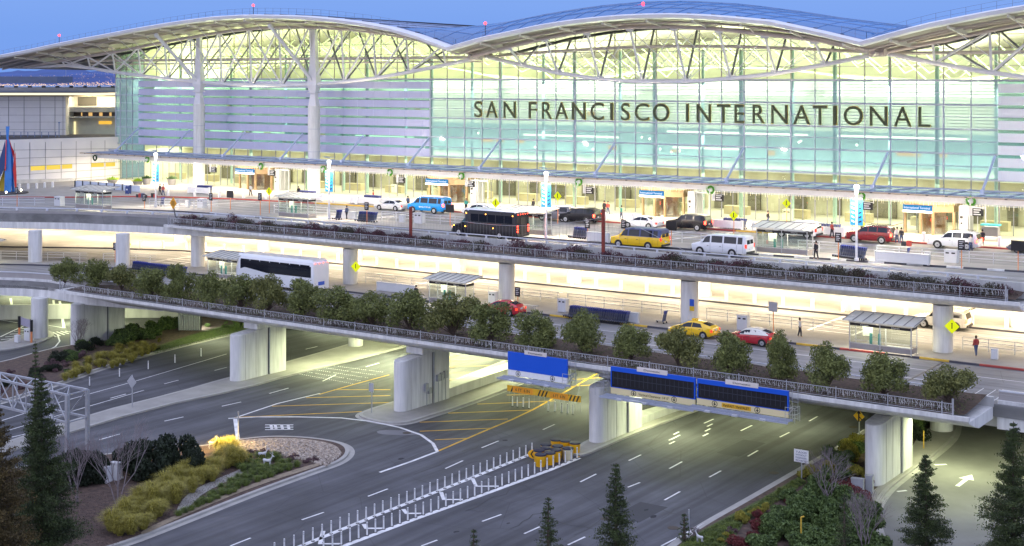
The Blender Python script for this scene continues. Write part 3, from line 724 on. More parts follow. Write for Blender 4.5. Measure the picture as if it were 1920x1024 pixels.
RR = thing('right_ramp_parapet', (0,0,0), 0, 'white banded concrete parapet of the lower deck at the right edge', 'parapet')
parap(RR, [(-29.0,102.9),(30,102.9)], ZL)
UR = thing('upper_right_parapet', (0,0,0), 0, 'concrete parapet continuing the upper deck past the planter at right', 'parapet')
parap(UR, [(-30.2,119.5),(30,120)], -.1)
PL = planter('lower_planter', 'long concrete planter of olive trees on the edge of the lower deck', -129.6, -29.2, 96.7, -5.9, 102.55, 8, .8, lambda y: -5.88 + (y-96.7)*.07, 1.2)
b = MB(); b.box(-121, -29.2, 102.5, 102.84, -6.3, -5.55); b.build('parapet_wall', M_conc, PL)
b = MB(); b.tube((-121,102.65,-5.3),(-33,102.65,-5.3),.05,6); b.build('parapet_rail', M_railw, PL)
fence('lower_planter_fence', 'low wire fence with string lights in front of the olive trees', -128.6, -30.3, 96.9, -5.9, .78, 3.9, 2)
LC = [(-190,90),(-176,96),(-153.4,106.3),(-149.7,108.3),(-146.1,109.7),(-136.5,113.2),(-125,114.6),(-80.5,115.0),(-70.6,115.1),(-58.6,115.2),(-40.6,115.6),(30,116)]
LB = [(-190,96),(-176,101),(-152.5,111.0),(-140,117),(-125,120.2),(-84.3,121.6),(-65.6,121.8),(-53.4,121.9),(-36.6,121.2),(30,121)]
LI = [(-190,107),(-168.6,117.5),(-155.5,124.8),(-145.1,128.8),(-130,130.9),(-118.1,131.2),(-91.4,131.5),(-60.4,131.9),(-40.3,132.3),(30,133)]
band(LC, LB, ZL+.002, ZL+.16, 'lower_island_sidewalk', M_side)
b = MB(); b.prism(LI + [(30,151.9),(-250,151.9),(-250,110)], ZL+.003, ZL+.16); b.build('lower_terminal_sidewalk', M_side)['kind'] = 'structure'
line_strip(LC, -.06, .18, ZL, 'lower_island_curb', MATS['dark_curb'], ZL+.165)
line_strip(LI, -.06, .2, ZL, 'lower_terminal_curb', MATS['dark_curb'], ZL+.168)
b = MB()
for xa, xb in ((-83,-80),(-76,-72),(-68,-65),(-60,-56),(-50,-47),(-39,-36.5)): b.sweep(subline(LC, xa, xb), [(-.07, ZL+.01), (.14, ZL+.01), (.14, ZL+.172), (-.07, ZL+.172)])
b.build('lower_yellow_curb', M_yelcurb)['kind'] = 'structure'
b = MB()
for xa, xb in ((-34,-20),(-46,-42)): b.sweep(subline(LC, xa, xb), [(-.07, ZL+.01), (.14, ZL+.01), (.14, ZL+.172), (-.07, ZL+.172)])
b.build('lower_red_curb', M_redcurb)['kind'] = 'structure'
b = MB()
for y in (111.4,): b.ribbon([(-118,y),(30,y)], .12, ZL+.008)
b.ribbon([(-118,104.2),(30,104.2)], .12, ZL+.008)
for x in np.arange(-118, 20, 8): b.ribbon([(x,107.8),(x+3,107.8)], .12, ZL+.008)
for x in np.arange(-150, 20, 8): b.ribbon([(x, interp(LI,x)-3.4),(x+3, interp(LI,x+3)-3.4)], .12, ZL+.008); b.ribbon([(x+1, interp(LI,x)-6.6),(x+4, interp(LI,x+3)-6.6)], .12, ZL+.008)
for xa in (-140,-100,-52,-30):
    b.ribbon([(xa,interp(LB,xa)+.3),(xa,interp(LI,xa)-.3)], .3, ZL+.009); b.ribbon([(xa+4.4,interp(LB,xa)+.3),(xa+4.4,interp(LI,xa)-.3)], .3, ZL+.009)
    for k in range(5):
        y = interp(LB,xa)+1.2+k*1.7; b.ribbon([(xa,y),(xa+4.4,y)], .18, ZL+.0105)
for k in range(8): b.ribbon([(-34+k*.9,103.6),(-34+k*.9,107.5)], .06, ZL+.0105)
b.build('lower_road_markings', M_markw)['kind'] = 'structure'
b = MB(); b.box(-37.0+.0, -36.85, 103.1, 115.4, ZL+.004, ZL+.012); b.build('expansion_joint', M_black)['kind'] = 'structure'
# terminal wall on the lower level
LT = thing('arrivals_wall', (0,0,0), 0, 'cream wall of the lower arrivals level behind the bright kerb', 'wall')
b = MB(); b.box(-250, 30, 150, 150.4, ZL, -1.15); b.build('wall', mat('cream_wall', (.62,.56,.42), .7, var=.15, scale=.2), LT)
b = MB()
for i in range(56):
    x = -216+4.1*i
    if i % 5 in (1,2,4): b.box(x, x+(2.6 if i % 2 else 1.5), 149.9, 149.98, ZL+.3, ZL+(2.9 if i % 3 else 2.3))
b.build('lit_doorways', mat('doorway_glass', (.07,.065,.05), .2, var=.3), LT)
b = MB()
for i in range(46): x = -176+4.1*i; b.box(x+.2, x+1.8, 147.5, 147.9, ZL+.16, ZL+1.0)
b.build('low_benches', mat('bench_white', (.6,.58,.5), .6), LT)
# soffit lights of the two decks
for x in np.arange(-232, 10, 12.0):
    area((x, 141, -1.25), 9, 5, 2700, (1,.83,.55)); area((x+6, 131.5, -2.05), 8, 2.5, 1350, (1,.81,.54)); area((x, 124.5, -2.05), 8, 1.2, 480, (1,.82,.58))
b = MB()
for x in np.arange(-180, 10, 12.0): b.lathe([(.28,0),(.28,.12)], (x, 132.2, -2.13), 10)
b.build('deck_downlights', lamp('downlight_glow', (1,.85,.5), 22)).__setitem__('kind','structure')
# ================================================================== GROUND LEVEL
def G(px, py): return P(px, py, ZG)
def GL(*pts): return [G(x, y) for x, y in pts]
b = MB(); b.flat([(-900,-60),(500,-60),(500,150),(-900,150)], ZG); b.build('road_asphalt', M_asph)['kind'] = 'structure'
def patch(nm, pts, z, m, h=0.):
    b = MB()
    # triangulate through bmesh for concave outlines
    me = bpy.data.meshes.new(nm); bm = bmesh.new(); vs = [bm.verts.new((p[0], p[1], z)) for p in pts]; f = bm.faces.new(vs)
    bmesh.ops.triangulate(bm, faces=[f]); 
    if h > 0:
        ex = bmesh.ops.extrude_face_region(bm, geom=bm.faces[:]); 
        for v in [g for g in ex['geom'] if isinstance(g, bmesh.types.BMVert)]: v.co.z += h
    bmesh.ops.recalc_face_normals(bm, faces=bm.faces); 
    if h == 0:
        for f in bm.faces:
            if f.normal.z < 0: f.normal_flip()
    bm.to_mesh(me); bm.free(); me.materials.append(m); o = bpy.data.objects.new(nm, me); col.objects.link(o); o['kind'] = 'structure'; return o
def smooth(pts, n=3, closed=True):
    pts = [Vector((p[0], p[1])) for p in pts]
    for _ in range(n):
        q = []
        N_ = len(pts)
        for i in range(N_ if closed else N_-1):
            a, c_ = pts[i], pts[(i+1) % N_]; q += [a.lerp(c_, .25), a.lerp(c_, .75)]
        if not closed: q = [pts[0]] + q + [pts[-1]]
        pts = q
    return [(p.x, p.y) for p in pts]
def shrink(pts, d):
    pts = [Vector(p) for p in pts]; A = sum(a.x*c_.y-c_.x*a.y for a, c_ in zip(pts, pts[1:]+pts[:1])); sgn = 1 if A > 0 else -1; o = []
    for i, p in enumerate(pts):
        dv = (pts[(i+1) % len(pts)] - pts[i-1]).normalized(); o.append(p + Vector((-dv.y, dv.x))*d*sgn)
    return [(p.x, p.y) for p in o]
def island(nm, pts, topm, h=.15, gut=None):
    patch(nm+'_curb', pts, ZG+.002, M_curb, h)
    patch(nm, shrink(pts, .32), ZG+h+.003, topm)
    if gut: patch(nm+'_gutter', shrink(pts, -gut), ZG+.006, M_curb)
M_dirt = mat('brown_mulch', (.060,.040,.034), .95, var=.4, scale=2.5, bump=.9, bscale=10, col2=(.13,.085,.065))
M_grav = mat('pale_gravel', (.20,.15,.11), .9, var=.5, scale=5, bump=1., bscale=6, col2=(.55,.47,.38))
M_grass = mat('short_grass', (.05,.085,.02), .95, var=.4, scale=3, bump=.8, bscale=14, col2=(.10,.12,.035))
# planting island with gravel tip (bottom left)
IA = smooth([G(-150,1120), G(200,1035), G(330,985), G(480,925), G(590,885), G(640,868), G(658,850), G(648,835), G(610,826), G(560,821), G(500,820), G(440,827), G(390,838), G(300,842), G(130,862), G(0,885), G(-200,905)], 3)
island('planting_island', IA, M_dirt, .15, .45)
patch('gravel_bed', smooth(GL((432,833),(480,826),(540,825),(590,829),(628,838),(640,850),(628,862),(612,874),(570,862),(520,852),(450,845)), 2), ZG+.19, M_grav)
patch('dry_path', smooth(GL((330,960),(350,930),(400,905),(450,885),(455,880),(470,885),(420,910),(380,930),(350,960),(335,972)), 2), ZG+.185, M_side)
patch('worn_dirt_edge', smooth(GL((260,1003),(330,970),(480,908),(600,870),(612,874),(480,915),(330,978),(270,1008)), 2), ZG+.182, mat('pale_dirt', (.26,.21,.15), .95, var=.3, scale=3, bump=.6))
# planted strip top left
IB = smooth([G(-220,815), G(0,757), G(107,722), G(212,684), G(330,652), G(422,630), G(560,600), G(600,585), G(500,580), G(400,588), G(330,606), G(205,640), G(120,650), G(60,664), G(0,682), G(-220,720)], 2)
island('verge_strip', IB, M_dirt, .15, .5)
patch('verge_grass', smooth(GL((285,655),(340,636),(420,612),(560,588),(600,592),(430,628),(340,650),(290,664)), 2), ZG+.19, M_grass)
# medians with piers
island('west_median', smooth([G(-100,868), G(170,778), G(330,738), G(420,712), G(540,680), G(720,628), G(800,640), G(700,668), G(540,706), G(460,730), G(280,768), G(60,835), G(-100,885)], 1), M_side, .15)
IC = smooth([G(668,780), G(690,770), G(740,755), G(835,722), G(990,660), G(1060,672), G(975,722), G(870,762), G(800,784), G(762,796), G(725,796), G(690,789)], 2)
island('centre_median', IC, M_side, .16, .35)
b = MB(); p0, p1, p2, p3 = G(833,752), G(1010,690), G(1030,672), G(835,738); b.prism([p0,p1,p2,p3], ZG+.15, ZG+1.0); b.build('median_wall', M_conc).__setitem__('kind','structure')
ID = smooth([G(1068,852), G(1085,838), G(1100,828), G(1180,795), G(1330,740), G(1372,748), G(1290,778), G(1190,815), G(1115,848), G(1090,858)], 2)
island('gore_median', ID, M_side, .15)
b = MB(); q = [G(1200,800), G(1330,752), G(1345,742), G(1190,790)]; b.prism(q, ZG+.15, ZG+.75); b.build('gore_wall', M_conc).__setitem__('kind','structure')
IE = smooth([G(1180,1120), G(1240,1040), G(1310,990), G(1400,940), G(1500,882), G(1560,848), G(1630,806), G(1730,745), G(1790,758), G(1797,812), G(1770,842), G(1700,892), G(1665,920), G(1644,950), G(1640,985), G(1665,1040), G(1700,1120)], 3)
island('right_planting_island', IE, M_dirt, .15, .4)
patch('right_verge_grass', smooth(GL((1250,1040),(1330,990),(1420,945),(1500,895),(1510,900),(1450,940),(1400,965),(1390,1000),(1330,1060)), 2), ZG+.19, M_grass)
patch('right_apron', smooth(GL((1640,950),(1650,925),(1700,890),(1770,838),(1793,812),(1790,790),(1730,808),(1695,868),(1660,905),(1632,930)), 1), ZG+.188, M_side)
# taxi-lane island top left
IF = smooth([G(-200,675), G(0,660), G(58,650), G(96,636), G(104,627), G(84,619), G(40,628), G(0,648), G(-200,665)], 2)
island('taxi_lane_island', IF, M_side, .15)
patch('apron_road', [G(1650,1200), G(1640,990), G(1650,940), G(1700,892), G(1797,812), G(1800,730), G(2100,700), G(2300,1200)], ZG+.004, mat('pale_road_concrete', (.17,.17,.165), .8, var=.2, scale=.3, bump=.15))
# foreground verges below the frame
patch('front_verge', [G(600,1300), G(1100,1060), G(1240,1045), G(1300,1300)], ZG+.05, M_grass)
# ---- markings
b = MB()
def ln(pts, w_=.14, z=ZG+.014): b.ribbon([G(x, y) for x, y in pts], w_, z)
ln(((440,784),(520,757),(600,738)), .2)
ln(((428,785),(480,782),(560,782),(640,784),(700,791),(750,802),(790,816),(812,832),(820,847)), .28)
ln(((820,847),(770,866),(712,886)), .26)
b.ribbon([G(441,786), G(447,830)], .35, ZG+.016)
def dash(p, q, w_=.15): b.ribbon([G(*p), G(*q)], w_, ZG+.013)
for p, q in (((1246,938),(1275,922)),((1330,895),(1352,883)),((1402,856),(1421,845)),((1255,879),(1279,866)),((1179,864),(1202,853)),((1254,826),(1275,816)),((1320,794),(1338,786)),((1389,808),(1410,798)),((1462,820),(1480,811)),((1517,790),(1533,781)),
             ((1088,904),(1118,889)),((1177,914),(1200,905)),((1065,1022),(1097,1007)),((983,1001),(1012,988)),((904,978),(940,965)),((790,1024),(820,1013)),
             ((903,840),(935,827)),((1018,806),(1040,796)),((835,879),(868,864)),((690,931),(727,917)),((566,975),(607,961)),((432,1024),(470,1009)),
             ((308,790),(344,782)),((416,762),(452,754)),((505,738),(541,728)),((605,715),(630,703)),((686,688),(711,681)),((207,747),(236,739)),((308,720),(335,713)),((402,695),(425,689)),((573,655),(595,650)),((22,820),(48,814)),((186,825),(225,814)),((-60,775),(-20,762)),((60,790),(95,779)),((1095,840),(1110,833))): dash(p, q)
ln(((1240,1024),(1300,993),(1400,941),(1500,884),(1560,845),(1620,806)), .14)
ln(((0,812),(160,764),(270,732)), .12); ln(((0,790),(110,755),(250,716),(425,664)), .12)
ln(((560,1026),(700,969),(860,906),(985,856),(1010,846)), .42)
ln(((640,1026),(780,973),(900,930),(1030,882),(1086,859)), .42)
for x, y, x2, y2, x3 in ((606,996,600,1020,640),(682,983,686,991,718),(756,955,762,963,790),(827,923,832,937,868),(886,898,893,912,935)): ln(((x,y),(x2,y2),(x3,y2+0)), .3)
for i in range(3): ln(((497,797+i*4.5),(550,797+i*4.2)), .22)
for x in (508,516,528,540): ln(((x,797),(x+2,806)), .25)
for k in range(5):       # rumble dots
    for i in range(28):
        u = (i+.3)/28
        if (i+k) % 3 == 0 and i % 5 == 0: continue
        x = 553 + 14*k + u*110; y = 700 - 4.0*k + u*(20-1.5*k); ln(((x,y),(x+1.6,y+.4)), .10)
M_tar = mat('crack_sealing_tar', (.018,.018,.020), .6, var=.2)
tb = MB(); rt = random.Random(31)
for i in range(46):
    px, py = rt.uniform(120, 1500), rt.uniform(770, 1010)
    if 150 < px < 640 and py > 815: continue
    c0 = G(px, py); L = rt.uniform(1.5, 9); q = [(c0[0]+rt.uniform(-.12,.12)*k, c0[1]+L*k/5) for k in range(6)] if rt.random() < .6 else [(c0[0]+L*.5*k/5, c0[1]+rt.uniform(-.1,.1)*k) for k in range(6)]
    tb.ribbon(q, rt.uniform(.04,.09), ZG+.009)
tb.build('crack_sealing', M_tar)['kind'] = 'structure'
tb = MB()
for i in range(9):
    px, py = rt.uniform(640, 1480), rt.uniform(770, 1010); c0 = G(px, py); r_ = rt.uniform(.12,.28); tb.flat([(c0[0]+r_*rt.uniform(.5,1)*math.cos(k*.7), c0[1]+r_*rt.uniform(.8,1.8)*math.sin(k*.7)) for k in range(9)], ZG+.007)
tb.build('oil_stains', mat('oil_stain', (.050,.050,.055), .9, var=.3, scale=3, spec=.15))['kind'] = 'structure'
for i, (px, py, w1, l1) in enumerate(((870,905,1.6,5),(1200,960,2.2,4),(980,820,1.5,6),(1390,840,2.0,5),(700,960,1.8,7),(560,720,1.5,5),(1120,1000,1.7,5))):
    c0 = G(px, py); patch('asphalt_patch', [(c0[0]-w1/2,c0[1]-l1/2),(c0[0]+w1/2,c0[1]-l1/2),(c0[0]+w1/2,c0[1]+l1/2),(c0[0]-w1/2,c0[1]+l1/2)], ZG+.0055, mat('newer_asphalt_%d' % (i % 2), (.048,.049,.056) if i % 2 else (.098,.100,.112), .8, var=.2))
# arrow on the right road and lane arrows
A = G(1793,912); Bp = G(1815,895); dA = (Vector(Bp)-Vector(A)); L_ = dA.length; dA.normalize(); nA = Vector((-dA.y, dA.x))
def arrow(o, d, n_, L, w1, w2):
    o = Vector(o); s_ = [o+n_*w1, o+d*L*.6+n_*w1, o+d*L*.6+n_*w2, o+d*L, o+d*L*.6-n_*w2, o+d*L*.6-n_*w1, o-n_*w1]
    b.flat([(p.x, p.y) for p in s_], ZG+.014)
arrow(G(1795,912), Vector((0,1)), Vector((-1,0)), 3.6, .17, .58)
ln(((1752,872),(1775,871)), .3); ln(((1682,922),(1700,920)), .25)
for x, y in ((1318,818),(1255,833)): 
    for k in range(3): ln(((x+k*4, y-k*9),(x+k*4+10, y-k*9-5)), .16)
# taxi lanes top left
ln(((0,632),(30,618),(60,605),(105,592)), .2); ln(((0,600),(50,608),(60,604)), .18)
for i in range(7): ln(((-6+i*8,642-i*5),(18+i*8,640-i*5)), .22)
for i in range(6): ln(((82+i*8,624-i*.6),(97+i*8,634-i*2)), .22)
ln(((20,560),(26,598)), .3); ln(((100,563),(104,590),(80,593)), .3); ln(((112,565),(120,615),(60,606)), .3)
ln(((0,583),(22,583)), .25); ln(((84,660),(104,650),(112,640),(108,628)), .18)
b.build('road_markings_white', M_markw)['kind'] = 'structure'
b = MB()
ln(((598,740),(660,722),(730,703)), .2); ln(((822,846),(900,812),(960,787),(1000,768),(1060,735),(1120,700)), .22)
ln(((1082,858),(1180,818),(1245,788),(1290,768),(1340,746)), .14)
for y0_, xa, ya, xb, yb_ in ((0,626,731,732,731),(0,574,746,732,742),(0,510,762,732,755),(0,440,783,678,772),(0,787,792,952,786),(0,787,809,924,803),(0,815,825,880,822),
     (0,835,677,925,675),(0,835,688,935,685),(0,835,700,915,698),(0,835,712,880,711),(0,835,672,862,666),(0,895,758,1040,752),(0,840,775,1000,769),(0,1075,712,1130,708),(0,1070,725,1110,722),(0,950,741,1050,739)): ln(((xa,ya),(xb,yb_)), .21)
b.build('road_markings_yellow', M_marky)['kind'] = 'structure'
b = MB(); 
for px, py in ((763,812),(1600,801),(1451,887),(1136,973),(1262,990),(848,690)): 
    c0 = G(px, py); b.lathe([(.38,ZG+.008),(.38,ZG+.016)], (c0[0],c0[1],0), 16)
b.build('manhole_covers', mat('rusty_iron', (.06,.045,.035), .7, var=.3, scale=6))['kind'] = 'structure'
patch('asphalt_patch', smooth(GL((705,808),(730,806),(775,809),(790,813),(780,816),(740,816),(710,814)), 1), ZG+.008, mat('patched_asphalt', (.17,.17,.19), .8, var=.15))
b = MB()
for px in (1700,1760,1820,1900): pass
# ---- round columns and wall piers under the lower deck
for px, py, lab in ((66,636,'round concrete column on the small traffic island at far left'),(660,652,'short-looking round column on the west median between two piers'),(1761,812,'round column at the back of the right-hand concrete apron'),(325,578,'slim round column deep under the deck at left')):
    p = at(px, py, ZG); b = MB(); rr = .95 if px in (66,1761) else .8; b.lathe([(rr,0),(rr, 5.5 if px != 66 else 4.7)], (0,0,0), 26)
    t = thing('round_column', (p.x, p.y+.6, ZG), 0, lab, 'column', 'round columns under the lower deck'); b.build('shaft', M_conc_w, t, True)
def pier(px, py, wd, lab, boxes=False):
    n0 = at(px, py, ZG)                               # left corner of the rounded nose
    t = thing('wall_pier', (n0.x, n0.y, ZG), 0, lab, 'bridge pier', 'wall piers under the lower deck')
    L = 4.3; H = 4.6; pts = []
    for i in range(13):
        a = math.pi*i/12; pts.append((wd/2 - wd/2*math.cos(a), .8 - .8*math.sin(a)))
    pts = [(x, y) for x, y in pts] + [(wd, L), (0, L)]
    zt = [H - .0*y for x, y in pts]
    b = MB(); b.prism(pts, 0, [H + .10*min(y, 3) for x, y in pts]); b.build('nose_wall', M_conc_w, t, True)
    b = MB(); b.box(.25, wd-.12, L, L+.25, 0, 5.0); b.build('joint_recess', M_steel_dk, t)
    b = MB(); b.box(-.1, wd+.06, L+.25, L+2.5, 0, 5.55); b.build('rear_wall', M_conc_w, t)
    b = MB(); b.box(-.3, wd+.2, 2.6, L+.24, H+.32, 5.5); b.build('cap_beam', M_conc_w, t)
    b = MB(); b.tube((wd+.1, L+.12, 0), (wd+.1, L+.12, 5.3), .07, 8); b.build('down_pipe', M_galv, t, True)
    b = MB(); b.box(wd+.005, wd+.02, 1.2, 1.23, 0, 4.6); b.box(wd+.005, wd+.02, 2.6, 2.63, 0, 4.6); b.build('panel_joints', M_par, t)
    if boxes:
        b = MB(); x = wd+.06
        for y, z, h_ in ((3.0,1.5,.7),(3.5,1.2,.5),(4.75,2.1,.6),(5.3,2.1,.7),(5.85,2.2,.7)): b.box(x, x+.25, y, y+.42, z, z+h_); b.tube((x+.1,y+.25,0),(x+.1,y+.25,z),.04,5)
        b.build('electrical_boxes', M_galv, t)
    return t
pier(127, 648, 1.4, 'pale wall pier standing in shrubs at far left under the planter')
pier(425, 716, 1.4, 'pale wall pier on the west median behind the speed-marked road')
pier(732, 773, 1.4, 'pale wall pier with electrical boxes and pipes on its side', True)
pier(1098, 831, 1.4, 'pale wall pier beside the yellow crash barrels')
pier(1616, 912, 1.4, 'pale wall pier at right rising from the red shrubs beside utility boxes')
# retaining wall behind shrubs, under the lower deck at left
b = MB(); w0, w1 = at(238,622,ZG), at(345,600,ZG); b.bar((w0.x-20,w0.y-4,ZG+.9),(w1.x+4,w1.y+6,ZG+.9),.4,1.8); tag(b.build('retaining_wall', M_conc), 'low concrete retaining wall behind the dark shrubs under the deck', 'wall')
t = thing('vertical_louvre_gate', (0,0,0), 0, 'dark gate of vertical slats under the lower deck', 'gate'); b = MB(); g0 = at(335,622,ZG); g1 = at(372,622,ZG)
for i in range(9): p = g0.lerp(g1, i/8); b.box(p.x-.1,p.x+.1,p.y,p.y+.2,ZG,ZG+3.3)
b.build('slats', M_galv, t); b = MB(); b.bar((g0.x,g0.y+.5,ZG+1.6),(g1.x,g1.y+.5,ZG+1.6),.1,3.2); b.build('backing', M_steel_dk, t)
b = MB(); p = at(375,618,ZG); b.tube((p.x,p.y,ZG),(p.x,p.y,ZG+.4),.06); b.sphere((p.x,p.y,ZG+.55),.16); tag(b.build('flood_light', lamp('flood_white',(.95,1,.85),60)), 'small bright floodlight in the grass under the deck', 'floodlight')
area((p.x,p.y-.4,ZG+1.2), .6,.6, 160, (.9,1,.8), (R(60),0,0))
# back wall under everything
b = MB(); b.box(-300, 60, 148, 148.4, ZG, -7.05); tag(b.build('rear_basement_wall', mat('basement_wall', (.20,.18,.14), .85, var=.3, scale=.3, streak=True)), 'concrete wall at the back of the dark space under the decks', 'wall')
# lights under the lower deck (greenish tubes)
for x, y, e in ((-139,108,1300),(-150,112,1500),(-118,110,500),(-97,106,800),(-94,113,1700),(-90,120,2200),(-84,112,1500),(-86,101.8,300),(-68,108,650),(-72,118,1100),(-56,104,750),(-50,112,400),(-33,106,650),(-25,112,450),(-30,98.6,200),(-165,118,1500),(-110,122,700),(-60,122,700)):
    area((x, y, -7.98), 6, 1.2, e*1.05, (.93,1,.56))
# warm spot in the grasses of the planting island
p = at(437,852,ZG); b = MB(); b.tube((p.x,p.y,ZG),(p.x,p.y,ZG+.4),.05); b.sphere((p.x,p.y,ZG+.55),.16); tag(b.build('garden_light', lamp('garden_amber',(1,.72,.2),50)), 'small bright amber garden light in the ornamental grasses by the gravel', 'garden light')
area((p.x-1.2,p.y-.2,ZG+2.2), 1.6,1.6, 420, (1,.70,.22), (0,R(0),0))
# ================================================================== VEHICLES
M_tyre = mat('tyre_rubber', (.012,.012,.013), .85, var=.2, scale=6); M_rim = mat('alloy_rim', (.55,.56,.58), .3, metal=.8, var=.05)
M_win = mat('dark_window', (.010,.013,.022), .08, var=0, spec=.45, coat=.1)
M_trim = mat('black_trim', (.02,.02,.022), .5, var=.1)
M_tail = lamp('tail_light', (1,.06,.03), 1.6); M_tail_on = lamp('tail_light_on', (1,.05,.025), 12); M_head = mat('headlight_lens', (.75,.75,.72), .1, var=0, spec=1); M_amber = lamp('amber_marker', (1,.36,.05), 12)
M_plate = mat('licence_plate', (.7,.7,.72), .4, var=.05)
def paint(nm, c_, r=.22): return mat(nm, c_, r, var=.03, scale=1, coat=.6, spec=.6)
# station: x, zlow, zbelt, ztop, half width at belt, half width at top
SH = {
 'sedan': dict(L=4.8, st=[(-2.40,.36,.60,.63,.62,.50),(-2.30,.26,.68,.73,.80,.62),(-1.9,.21,.76,.84,.88,.70),(-1.05,.20,.86,.95,.91,.74),(-.25,.20,.90,1.37,.92,.62),(.35,.20,.92,1.44,.92,.63),(.95,.20,.94,1.36,.92,.62),(1.65,.22,.96,1.06,.91,.70),(2.25,.28,.92,1.02,.86,.68),(2.40,.38,.80,.86,.72,.58)],
   wb=(-1.42,1.35), r=.33, side=[(-.85,-.25,.4),(.33,.95,1.35)], sw=[(-.80,.25),(.30,1.35)], ws=(-1.0,-.27), rw=(.98,1.62), w=.91),
 'hatch': dict(L=4.45, st=[(-2.22,.36,.58,.62,.60,.48),(-2.10,.25,.68,.76,.80,.62),(-1.6,.20,.80,.92,.86,.68),(-1.2,.20,.86,1.02,.88,.70),(-.35,.20,.92,1.42,.88,.60),(.25,.20,.95,1.49,.88,.60),(1.1,.20,.98,1.40,.88,.60),(1.9,.24,1.0,1.18,.86,.62),(2.12,.30,.98,1.08,.82,.60),(2.22,.40,.85,.90,.72,.55)],
   wb=(-1.35,1.35), r=.32, sw=[(-.95,.15),(.22,1.25)], ws=(-1.15,-.37), rw=(1.15,1.95), w=.88),
 'suv': dict(L=5.1, st=[(-2.55,.45,.80,.84,.70,.58),(-2.42,.36,.95,1.05,.90,.75),(-1.5,.32,1.08,1.20,.98,.82),(-1.2,.32,1.12,1.26,.99,.84),(-.50,.30,1.16,1.80,1.0,.76),(.3,.30,1.18,1.88,1.0,.78),(1.8,.30,1.18,1.88,1.0,.78),(2.35,.34,1.15,1.72,.97,.76),(2.50,.40,1.10,1.20,.95,.80),(2.55,.50,.9,.95,.86,.75)],
   wb=(-1.5,1.5), r=.40, sw=[(-1.0,-.02),(.06,.98),(1.06,2.1)], ws=(-1.15,-.52), rw=(2.28,2.47), w=1.0),
 'van': dict(L=6.0, st=[(-3.0,.50,.85,.90,.80,.70),(-2.92,.40,1.0,1.10,.95,.82),(-2.2,.34,1.16,1.28,.99,.86),(-1.95,.34,1.2,1.40,1.0,.88),(-1.30,.32,1.24,2.02,1.01,.80),(-.6,.32,1.26,2.12,1.01,.82),(2.7,.34,1.26,2.12,1.01,.82),(2.92,.38,1.24,2.02,1.0,.82),(3.0,.45,1.1,1.2,.98,.88)],
   wb=(-2.0,1.5), r=.38, sw=[(-1.72,-.92),(-.75,.45),(.62,1.95),(2.1,2.6)], ws=(-1.90,-1.32), rw=(2.93,2.98), w=1.01),
}
def wheels(t, S_, wbs, W, r, m_rim=None):
    for x in wbs:
        for sgn in (-1, 1):
            wb_ = MB(); M = []
            b = MB(); b.lathe([(r*.70,-.11),(r*.95,-.115),(r,-.08),(r,.08),(r*.95,.115),(r*.70,.11)], (0,0,0), 18); b.v = [(v[0], v[2]*-sgn*-1, v[1]) for v in b.v]
            wh = b.build('wheel', M_tyre, t, True); wh.location = (x, sgn*(W-.10), r)
            b = MB(); b.lathe([(r*.10,.10),(r*.14,.128),(r*.62,.118),(r*.66,.10)], (0,0,0), 14); b.v = [(v[0], v[2]*sgn, v[1]) for v in b.v]
            b.build('rim', m_rim or M_rim, wh, True)
            b = MB(); R2 = r+.07
            pts = [(R2*math.cos(math.pi*k/12), R2*math.sin(math.pi*k/12)) for k in range(13)]
            b.loft([[(x+p[0], y, r+p[1]-.0) for p in pts] + [(x-R2,y,r-.12),(x+R2,y,r-.12)] for y in (sgn*(W-.30), sgn*(W+.006))]); b.build('wheel_arch', M_trim, t)
